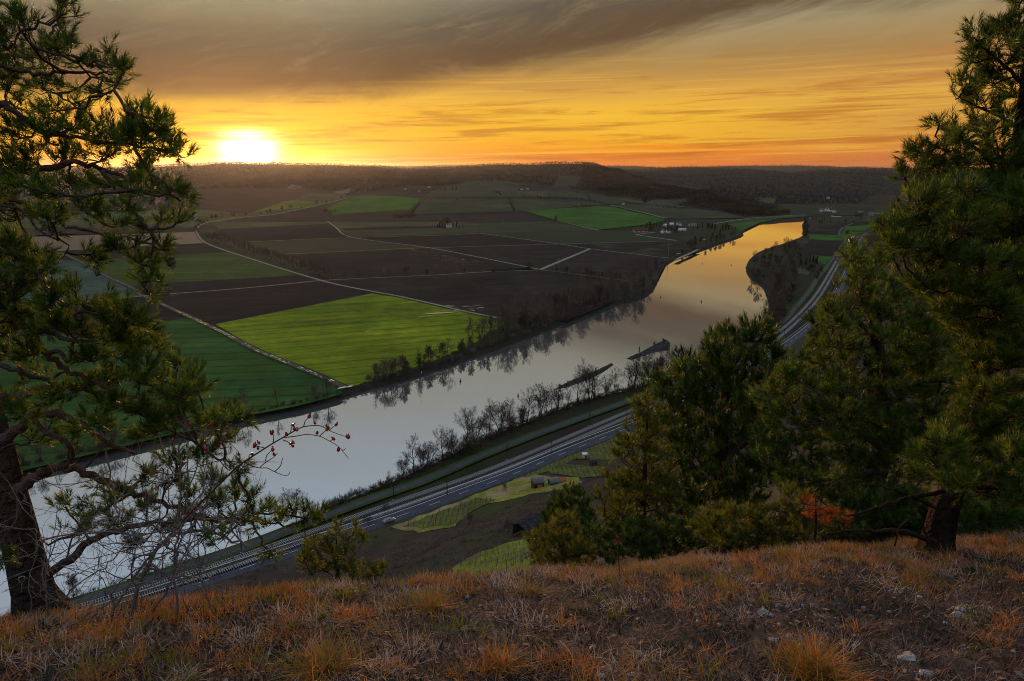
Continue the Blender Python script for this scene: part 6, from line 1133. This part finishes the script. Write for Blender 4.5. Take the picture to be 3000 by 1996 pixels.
hedge((1530, 580), (1720, 586), 18, 'bush tree in the dark hedge under the vineyard slope'); hedge((1490, 582), (1505, 622), 8, 'tree in the dark strip between two meadows', .6); hedge((1680, 608), (1735, 606), 9, 'shrub tree of the hedge behind the bright green field'); hedge((1730, 592), (1762, 597), 5, 'shrub tree on the meadow edge below the spur'); hedge((1905, 588), (1960, 586), 7, 'tree of the dark hedge beside the spur foot'); hedge((1920, 606), (2020, 616), 16, 'tree of the thicket between spur and hamlet'); hedge((1340, 590), (1245, 588), 6, 'small tree at the upper edge of the long meadow', .5); hedge((945, 623), (982, 623), 7, 'bush of the short dark hedge in the green field', .6); hedge((1300, 560), (1200, 565), 14, 'tree at the wood edge below the central ridge', .9); hedge((1440, 560), (1470, 575), 10, 'tree of the scrub patch on the vineyard slope', .8); hedge((1560, 540), (1620, 545), 12, 'tree of the scrub strip between slope vineyards', .9)
# the covered stack beside the field track
a_, b_ = at(1440, 797, ZP), at(1555, 790, ZP); L_ = float(np.linalg.norm(b_-a_)); t = empty('covered_stack', tuple((a_+b_)/2), math.atan2(b_[1]-a_[1], b_[0]-a_[0])); tag(t, 'long low black covered stack beside the field track', 'stack')
for k in range(3): Geo().box((0, -1.6+k*1.6, .7+.45*k), (L_, 1.5, 1.1+.9*k)).obj('black_cover', M_TAR, t)
# weir
t = empty('river_weir', tuple(at(2570, 637, 0))); tag(t, 'grey concrete river weir with two tall piers behind the fields', 'weir')
for dx in (0, 36, 72): Geo().box((dx-18, 0, 6), (9, 16, 14)).obj('pier', mat('weathered concrete', (.13, .14, .16), (.22, .23, .25), scale=.3), t); Geo().box((dx-18, 0, 13.6), (10.5, 18, 1.2)).obj('pier_cap', MATS['weathered concrete'], t)
Geo().box((30, 4, 2.2), (150, 5, 3.2)).obj('weir_sill', MATS['weathered concrete'], t); Geo().box((18, 0, 11), (76, 2.5, 1.0)).obj('walkway', M_STEEL, t)
house('lock_house', 'brown lock building with a grey roof left of the weir', at(2516, 634, ZP), .1, 16, 14, 11, 4, mat('brown brick', (.10, .06, .045), (.15, .09, .07), scale=1), M_GREYR, 'building')
t = empty('barge', tuple(at(2450, 637, 0)), .08); tag(t, 'white low barge moored by the far village', 'barge'); Geo().box((0, 0, .9), (34, 5.5, 2.0)).obj('hull', M_TAR, t); Geo().box((1, 0, 2.2), (27, 4.6, .8)).obj('deck_cover', M_WHITE, t); Geo().box((-13, 0, 3.2), (5, 4.4, 2.4)).obj('wheelhouse', M_WHITE, t)
# signs on the water edge
def sign(px, py, z, h, lab, bs=1.8):
    t = empty('river_sign', tuple(at(px, py, z))); tag(t, lab, 'sign'); Geo().tube([(0, 0, 0), (0, 0, h)], .12, 6).obj('post', M_DARKST, t)
    for k in (0, 1): Geo().box((0, -.15, h-bs/2-k*bs*1.44), (bs, .1, bs)).obj('board', M_WHITE, t)
sign(2372, 648, ZT, 9, 'white double board river sign on the far right shore'); sign(1235, 1098, .5, 2.2, 'tiny white bank marker below the ivy-covered tree', .55)
# slope huts
def hut(lab, px, py, w, d, h, rh, rz, mw, mr, planks=7):
    p = hit_hill(px, py); t = empty('vineyard_hut', tuple(p), rz); tag(t, lab, 'hut'); g = Geo(); g.box((0, .05, h/2-.4), (w, d-.1, h+.8)); g.add([(-w/2, -d/2+.05, h), (-w/2, d/2, h), (-w/2, 0, h+rh-.05), (w/2, -d/2+.05, h), (w/2, d/2, h), (w/2, 0, h+rh-.05)], [(0, 2, 1), (3, 4, 5)]); g.obj('wall', mw, t)
    for s_ in (-1, 1):
        sl = math.hypot(d/2+.3, rh); an = math.atan2(rh, d/2+.3)
        for k in range(planks):                                  # roof sheets, slightly uneven
            x = -w/2-.25+(w+.5)*(k+.5)/planks; o = Geo().box((0, 0, 0), ((w+.5)/planks*.97, sl, .06)).obj('roof_sheet', mr, t); o.location = (x, s_*(d/4+.15), h+rh/2+.04+rv.uniform(0, .04)); o.rotation_euler = (-s_*an, 0, 0)
    return t, w, d, h
t, w, d, h = hut('small hut with a grey gabled roof and orange door on the meadow', 1575, 1427, 4.2, 3.6, 2.3, 1.5, .25, M_WOODB, M_GREYR); Geo().box((.4, -d/2-.02, .75), (1.9, .1, 1.9)).obj('door', M_ORNG, t); Geo().box((-1.4, -d/2-.02, .9), (.9, .08, 1.4)).obj('opening', M_GLASS, t)
for x in (-1.9, 1.9): Geo().box((x, -d/2-.5, 1.0), (.12, .12, 2.4)).obj('post', M_WOODB, t)
t, w, d, h = hut('sunken shed with a patchy grey and orange roof beside the hut', 1632, 1416, 6.2, 3.4, 1.0, 1.2, .28, M_WOODB, M_GREYR, 8)
for i, c_ in enumerate([c for c in t.children if c.name.startswith('roof_sheet')]):
    if i % 8 > 4: c_.data = c_.data.copy(); c_.data.materials.clear(); c_.data.materials.append(M_ORNG)
p = hit_hill(1713, 1345); t = empty('vineyard_cabin', tuple(p), .2); tag(t, 'tiny upright cabin with a white flat roof in the vineyard', 'hut'); Geo().box((0, 0, 1.0), (2.0, 1.8, 2.6)).obj('wall', M_CREAM, t); Geo().box((0, 0, 2.4), (2.5, 2.3, .14)).obj('roof', M_WHITE, t); Geo().box((.3, -.92, .9), (.8, .06, 1.6)).obj('door', M_WOODB, t)
hut('small dark shed above the vineyard', 1738, 1366, 2.4, 2.2, 1.6, .9, .4, M_WOODB, mat('brown felt roof', (.045, .028, .026), (.07, .045, .04), scale=2), 4)
# ruined barn
p = hit_hill(1556, 1560); t = empty('ruined_barn', tuple(p), .75); tag(t, 'ruined open barn with a dark felted roof on the slope', 'barn')
for x in (-4.0, 0, 4.0):
    for y in (-2.9, 2.9): Geo().box((x, y, 1.0), (.24, .24, 3.2)).obj('post', M_WOODB, t)
for s_ in (-1, 1):
    for k in range(5): o = Geo().box((0, 0, 0), (1.86, 3.9, .06)).obj('roof_sheet', M_TAR, t); o.location = (-3.72+k*1.86, s_*1.8, 3.35+rv.uniform(-.03, .04)); o.rotation_euler = (-s_*.40, rv.normal(0, .012), rv.normal(0, .008))
for k in range(6): o = Geo().box((0, 0, 0), (.10, rv.uniform(1.0, 2.2), .04)).obj('roof_batten', M_STAKE, t); o.location = (-3.4+k*1.35, -1.8+rv.uniform(-.6, .6), 3.48); o.location.z += (o.location.y+1.8)*.42; o.rotation_euler = (.40, 0, rv.normal(0, .08))
Geo().box((0, 2.95, 1.0), (8, .1, 2.6)).obj('back_wall', M_WOODB, t); Geo().box((2.0, -1.2, .5), (2.6, 1.2, 1.0)).obj('woodpile', M_VWOOD, t)

# ------------------------------------------------------------------ river things
M_ROCK = mat('wet riprap', (.020, .020, .020), (.05, .048, .045), scale=1.2, bump=1.0, bscale=2.5)
def islet(pxpoly, lab, hmax):
    P = np.array([at(a, b, 0)[:2] for a, b in pxpoly]); P = np.vstack([resample(np.vstack((P[i], P[(i+1) % len(P)])), 1.2)[:-1] for i in range(len(P))]); c = P.mean(0); P = P+np.array([(.7*nz(a*.8, b*.8, 1), .7*nz(a*.8, b*.8, 5)) for a, b in P])
    def zf(x, y):
        q = np.stack((x, y), 1); A, B = P, np.roll(P, -1, 0); D = B-A; t_ = np.clip(((q[:, None]-A)*D).sum(2)/((D**2).sum(1)+1e-9), 0, 1); dd = np.sqrt((((q[:, None]-A)-t_[..., None]*D)**2).sum(2)).min(1)
        return -.15+np.minimum(dd*.75, hmax)+.25*np.array([nz(a*.9, b*.9, 2) for a, b in zip(x, y)])*np.clip(dd, 0, 1)
    o = cdt_mesh('river_islet', P, zf, M_ROCK, step=1.3, kind=None); tag(o, lab, 'islet'); return zf
islet([(1612, 1146), (1671, 1116), (1741, 1088), (1792, 1064), (1799, 1069), (1770, 1090), (1722, 1114), (1660, 1134)], 'long narrow stony islet behind the tree row', 1.5); islet([(1832, 1052), (1870, 1036), (1910, 1014), (1939, 1000), (1958, 998), (1965, 1008), (1962, 1024), (1918, 1031), (1856, 1053)], 'wedge-shaped dark islet with small bushes in midstream', 1.8)
for px, py, k, sc, lab in [(1873, 1034, 'spruce', .3, 'small conifer on the wedge-shaped islet'), (1917, 1016, 'dense tree', .26, 'round bush tree in the middle of the wedge-shaped islet'), (1942, 1006, 'dense tree b', .34, 'small tree at the wide end of the wedge-shaped islet'), (1930, 1012, 'shore bush 0', .5, 'brown bush on the wedge-shaped islet'), (1665, 1122, 'shore bush 1', .45, 'low bush on the left end of the narrow islet'), (1708, 1102, 'shore bush 2', .4, 'low bush in the middle of the narrow islet'), (1640, 1133, 'shore bush 0', .5, 'brown bush at the tail of the narrow islet')]: plant(k, at(px, py, .8), sc*1.15, lab, None, 'bare_tree' if 'bush' not in k else 'bare_bush', 'tree' if 'bush' not in k else 'bush')
for i_ in range(15):
    u_ = RNG.random(); px, py = (1640+u_*140, 1136-u_*62) if i_ % 2 else (1862+u_*92, 1042-u_*32); plant(SB[i_ % 3], at(px, py, .7), RNG.uniform(.25, .5), 'low scrubby bush on the narrow islet' if i_ % 2 else 'low scrubby bush on the wedge-shaped islet', 'scrub on the narrow islet' if i_ % 2 else 'scrub on the wedge-shaped islet', 'bare_bush', 'bush')
M_BUOYG = mat('dark buoy paint', (.012, .016, .014), rough=.5); M_BUOYR = mat('red buoy paint', (.35, .02, .015), rough=.5)
def lathe(prof, k=12):
    g = Geo(); n = len(prof); a = np.arange(k)*2*math.pi/k; V = np.array([(r*math.cos(t_), r*math.sin(t_), z) for r, z in prof for t_ in a]); Q = [(i*k+j, i*k+(j+1) % k, (i+1)*k+(j+1) % k, (i+1)*k+j) for i in range(n-1) for j in range(k)]; return g.add(V, None, Q)
for px, py, m_, lab in [(2142, 778, M_BUOYG, 'dark buoy in the golden water nearest the wooded right bend'), (2057, 773, M_BUOYG, 'dark buoy in the golden water towards the far bank'), (1936, 871, M_BUOYG, 'dark buoy close to the far wooded bend'), (2055, 885, M_BUOYG, 'dark buoy in the middle of the wide river bend'), (1349, 1118, M_BUOYG, 'dark buoy in the grey water below the green field'), (1518, 1161, M_BUOYR, 'red buoy behind the near bank trees')]:
    t = empty('river_buoy', tuple(at(px, py, 0)), 0, .85 if py < 900 else .8); tag(t, lab, 'buoy'); lathe([(.02, -.4), (.75, -.35), (.8, .35), (.55, .6), (.02, .62)]).obj('float', m_, t); lathe([(.5, .58), (.22, 1.5), (.2, 1.9), (.01, 1.92)], 8).obj('tower', m_, t); lathe([(.01, 2.0), (.42, 2.02), (.01, 2.75)], 8).obj('topmark', m_, t)

# ------------------------------------------------------------------ railway masts, signal, train, cars
M_MAST = mat('mast steel', (.018, .017, .017), rough=.7)
RC = resample(RAIL_C, 1.0); rcp = np.array([_inv(p) for p in RC]); i0 = int(np.argmin(np.abs(rcp[:, 0]-1591))); mg = Geo(); 
for a, b in ((-.16, -.16), (.16, -.16), (-.16, .16), (.16, .16)): mg.tube([(a, b, -1), (a*.6, b*.6, 7.4)], .045, 4)
for k in range(12): z0 = -.4+k*.62; mg.tube([(-.15, -.15, z0), (.15, -.15, z0+.6)], .022, 3); mg.tube([(-.15, .15, z0+.6), (.15, .15, z0)], .022, 3)
mast_m = mg.mesh('mast_post', M_MAST); arm_m = Geo().tube([(0, 0, 6.9), (2.9, 0, 6.5)], .05, 4).tube([(0, 0, 5.4), (2.9, 0, 6.5)], .04, 4).tube([(0, 0, 5.5), (2.6, 0, 5.3)], .035, 4).mesh('arm', M_MAST); ft = Geo().box((0, 0, -.1), (.9, .9, .5)).mesh('footing', M_SLEEP)
cn = {1: 0, -1: 0}
for sd_, st in ((-1, 0), (1, -18)):
    idx = [i0+st+k*58 for k in range(-5, 13)]; Om = offset2(RC, sd_*5.0); T = np.gradient(RC[:, :2], axis=0)
    for i in idx:
        if not (10 < i < len(RC)-10): continue
        an = math.atan2(T[i, 1], T[i, 0]); t = empty('catenary_mast', (*Om[i], ZR-.4), an-sd_*math.pi/2); tag(t, '%s catenary mast from the left on the %s side of the tracks' % (ORD[cn[sd_]], 'road' if sd_ < 0 else 'river'), 'mast', 'catenary masts'); cn[sd_] += 1
        link('mast_post', mast_m, t); link('arm', arm_m, t); link('footing', ft, t)
for sd_ in (-2.35, 2.35):
    C = np.c_[offset2(RC, sd_), np.full(len(RC), ZR+5.6)]; o = Geo().tube(C[::6], .018, 3, cap=False).obj('contact_wire', M_MAST); tag(o, 'thin overhead wire above the %s track' % ('road-side' if sd_ < 0 else 'river-side'), 'wire')
i = int(np.argmin(np.abs(rcp[:, 0]-1833))); q = offset2(RC, -5.6)[i]; t = empty('railway_signal', (*q, ZR-.4)); tag(t, 'black railway signal post beside the tracks left of the slender pine', 'signal'); Geo().tube([(0, 0, -.3), (0, 0, 4.2)], .09, 6).obj('post', M_MAST, t); Geo().box((0, 0, 4.6), (.8, .35, 1.3)).obj('signal_head', M_MAST, t); Geo().box((0, 0, .1), (.8, .8, .6)).obj('footing', M_SLEEP, t)
def emis(name, c, s_):
    M = bpy.data.materials.new(name); M.use_nodes = True; p_ = M.node_tree.nodes['Principled BSDF']; p_.inputs['Emission Color'].default_value = (*c, 1); p_.inputs['Emission Strength'].default_value = s_; p_.inputs['Base Color'].default_value = (*c, 1); return M
M_LAMP = emis('headlight glass', (1, .82, .5), 14); M_TAILR = emis('tail light', (1, .04, .03), 1.2)
CT = np.c_[offset2(RC, 2.35), np.full(len(RC), ZR)]; ctp = np.array([_inv(p) for p in CT]); k0 = int(np.argmin(np.hypot(ctp[:, 0]-2487, ctp[:, 1]-711))); t = empty('train', tuple(CT[k0])); tag(t, 'pale train with lit headlights coming round the far railway curve', 'train'); M_TRAIN = mat('train paint', (.62, .60, .58), rough=.3); M_TRAINR = mat('train roof', (.30, .28, .27), rough=.5)
for c_ in range(3):
    i = min(k0+2+c_*25+12, len(CT)-2); a_ = CT[min(i+1, len(CT)-1)]-CT[i-1]; an = math.atan2(a_[1], a_[0]); g = Geo(); g.box((0, 0, 2.3), (24, 2.9, 2.9)); g.box((0, 0, .7), (18, 2.3, .7)); g.box((0, 0, 3.95), (23.5, 2.3, .5)); o = g.obj('coach', M_TRAIN); o.location = tuple(CT[i]); o.rotation_euler = (0, 0, an); put(o, t)
    for s_ in (-1, 1): Geo().box((0, s_*1.46, 2.7), (21, .06, .9)).obj('window_band', M_GLASS, o)
    if c_ == 0:
        for s_ in (-.8, .8): Geo().box((-12.05, s_, 1.5), (.15, .35, .35)).obj('headlight', M_LAMP, o)
        Geo().box((-12.03, 0, 2.9), (.1, 2.2, 1.0)).obj('windscreen', M_GLASS, o); Geo().box((-12.06, 0, 3.8), (.12, .3, .25)).obj('headlight', M_LAMP, o)
RD = resample(ROAD_E, 1.0); rdp = np.array([_inv(np.r_[q, ZR]) for q in offset2(RD, 4.9)])
def car(px, off, lab, col, fwd):
    P = offset2(RD, off); k = int(np.argmin(np.abs(rdp[:, 0]-px)+1e3*(np.abs(rdp[:, 0]-px) > 60))); T = RD[k+1]-RD[k-1]; t = empty('car', (*P[k], ZR), math.atan2(T[1], T[0])+(0 if fwd else math.pi)); tag(t, lab, 'car')
    pr = [(-2.1, .35), (2.1, .35), (2.15, .75), (1.2, .95), (.6, 1.45), (-1.2, 1.48), (-1.95, 1.0), (-2.15, .8)]; g = Geo(); n_ = len(pr); V = [(x, s_*.85*(1 if z < 1.1 else .82), z) for s_ in (-1, 1) for x, z in pr]; g.add(V, [(0, i, i+1) for i in range(1, n_-1)]+[(n_, n_+i+1, n_+i) for i in range(1, n_-1)], [(i, (i+1) % n_, n_+(i+1) % n_, n_+i)[::-1] for i in range(n_)]); g.obj('body', col, t)
    Geo().box((-.3, 0, 1.2), (1.5, 1.5, .32)).obj('side_windows', M_GLASS, t)
    for x in (-1.3, 1.3):
        for s_ in (-.8, .8): w_ = Geo().tube([(x, s_-.11, .33), (x, s_+.11, .33)], .33, 12).obj('wheel', M_TAR, t); Geo().tube([(x, s_-.12, .33), (x, s_+.12, .33)], .18, 8).obj('rim', M_STEEL, w_)
    for s_ in (-.6, .6): Geo().box((2.14, s_, .66), (.08, .32, .18)).obj('headlight', M_LAMP, t); Geo().box((-2.14, s_, .78), (.06, .3, .16)).obj('tail_light', M_TAILR, t)
car(2432, 5.0, 'car with bright headlights on the far road bend', mat('dark car paint', (.05, .05, .055), rough=.3), False); car(1128, 1.7, 'pale car driving on the road left of the lower vineyard', mat('pale car paint', (.22, .24, .23), rough=.3), True)
# utility poles on the plain
for px, y0, y1, lab in [(1957, 758, 713, 'tall pale utility pole at the river field edge'), (1779, 735, 719, 'pale utility pole in the dark field right of centre'), (1646, 716, 702, 'pale utility pole at the field track crossing'), (1775, 652, 640, 'pale pole in the bright green field'), (1634, 655, 640, 'pale pole beside the lone round tree'), (1473, 657, 645, 'pale pole in the grey-brown field'), (1107, 668, 655, 'pale pole left of the oval copse'), (885, 671, 658, 'pale pole in the plum-coloured field'), (2142, 644, 632, 'pale pole at the foot of the spur')]:
    p = at(px, y0, ZP); hh = (y0-y1)*p[1]/F; t = empty('utility_pole', tuple(p)); tag(t, lab, 'pole'); Geo().tube([(0, 0, -.3), (0, 0, hh)], (.32, .22), 6).obj('post', M_TWIGP, t); Geo().box((0, 0, hh-.5), (2.2, .2, .2)).obj('crossarm', M_TWIGP, t)
# pylons and power lines towards the right
py_ = []
for px, yb, yt, lab in [(2313, 506, 482, 'left lattice pylon on the skyline above the river head'), (2343, 504, 481, 'right lattice pylon on the skyline above the river head')]:
    p = atd(px, yb, 6300); p[2] = zrow(yb, 6300); hh = (yb-yt)*6300/F; t = empty('pylon', tuple(p)); tag(t, lab, 'pylon', 'pylons'); g = Geo()
    for a, b in ((-1, -1), (1, -1), (-1, 1), (1, 1)): g.tube([(a*3.5, b*3.5, -4), (a*.6, b*.6, hh)], .45, 4)
    g.obj('tower', M_TWIGP, t); arms = Geo().box((0, 0, hh*.72), (22, .8, .8)); arms.box((0, 0, hh*.9), (14, .8, .8)); arms.obj('crossarms', M_TWIGP, t); py_.append(p+np.array((0, 0, hh*.8)))
for k in range(4):
    a_ = py_[k % 2]+np.array((k*7.-10, 0, -k*4.)); b_ = atd(2760, 560+k*11, 2300); t_ = np.linspace(0, 1, 24)[:, None]; C = a_+(b_-a_)*t_; C[:, 2] -= 70*(4*t_*(1-t_))[:, 0]*.55; o = Geo().tube(C, .16, 3, cap=False).obj('power_line', M_TWIGP); tag(o, '%s pale power line sagging across the wooded valley' % ['uppermost', 'second', 'third', 'lowest'][k], 'power line', 'power lines')

# ------------------------------------------------------------------ air
M_HAZE = bpy.data.materials.new('thin evening haze'); M_HAZE.use_nodes = True; _nt = M_HAZE.node_tree; _nt.nodes.remove(_nt.nodes['Principled BSDF']); _v = _nt.nodes.new('ShaderNodeVolumePrincipled')
_v.inputs['Color'].default_value = (.80, .86, 1.0, 1); _v.inputs['Density'].default_value = 9e-6; _v.inputs['Anisotropy'].default_value = .8; _nt.links.new(_v.outputs[0], _nt.nodes['Material Output'].inputs['Volume'])
o = Geo().box((0, 9300, 145), (32000, 21000, 330)).obj('haze', M_HAZE); tag(o, 'thin pale evening haze filling the valley', 'haze', None, 'stuff')
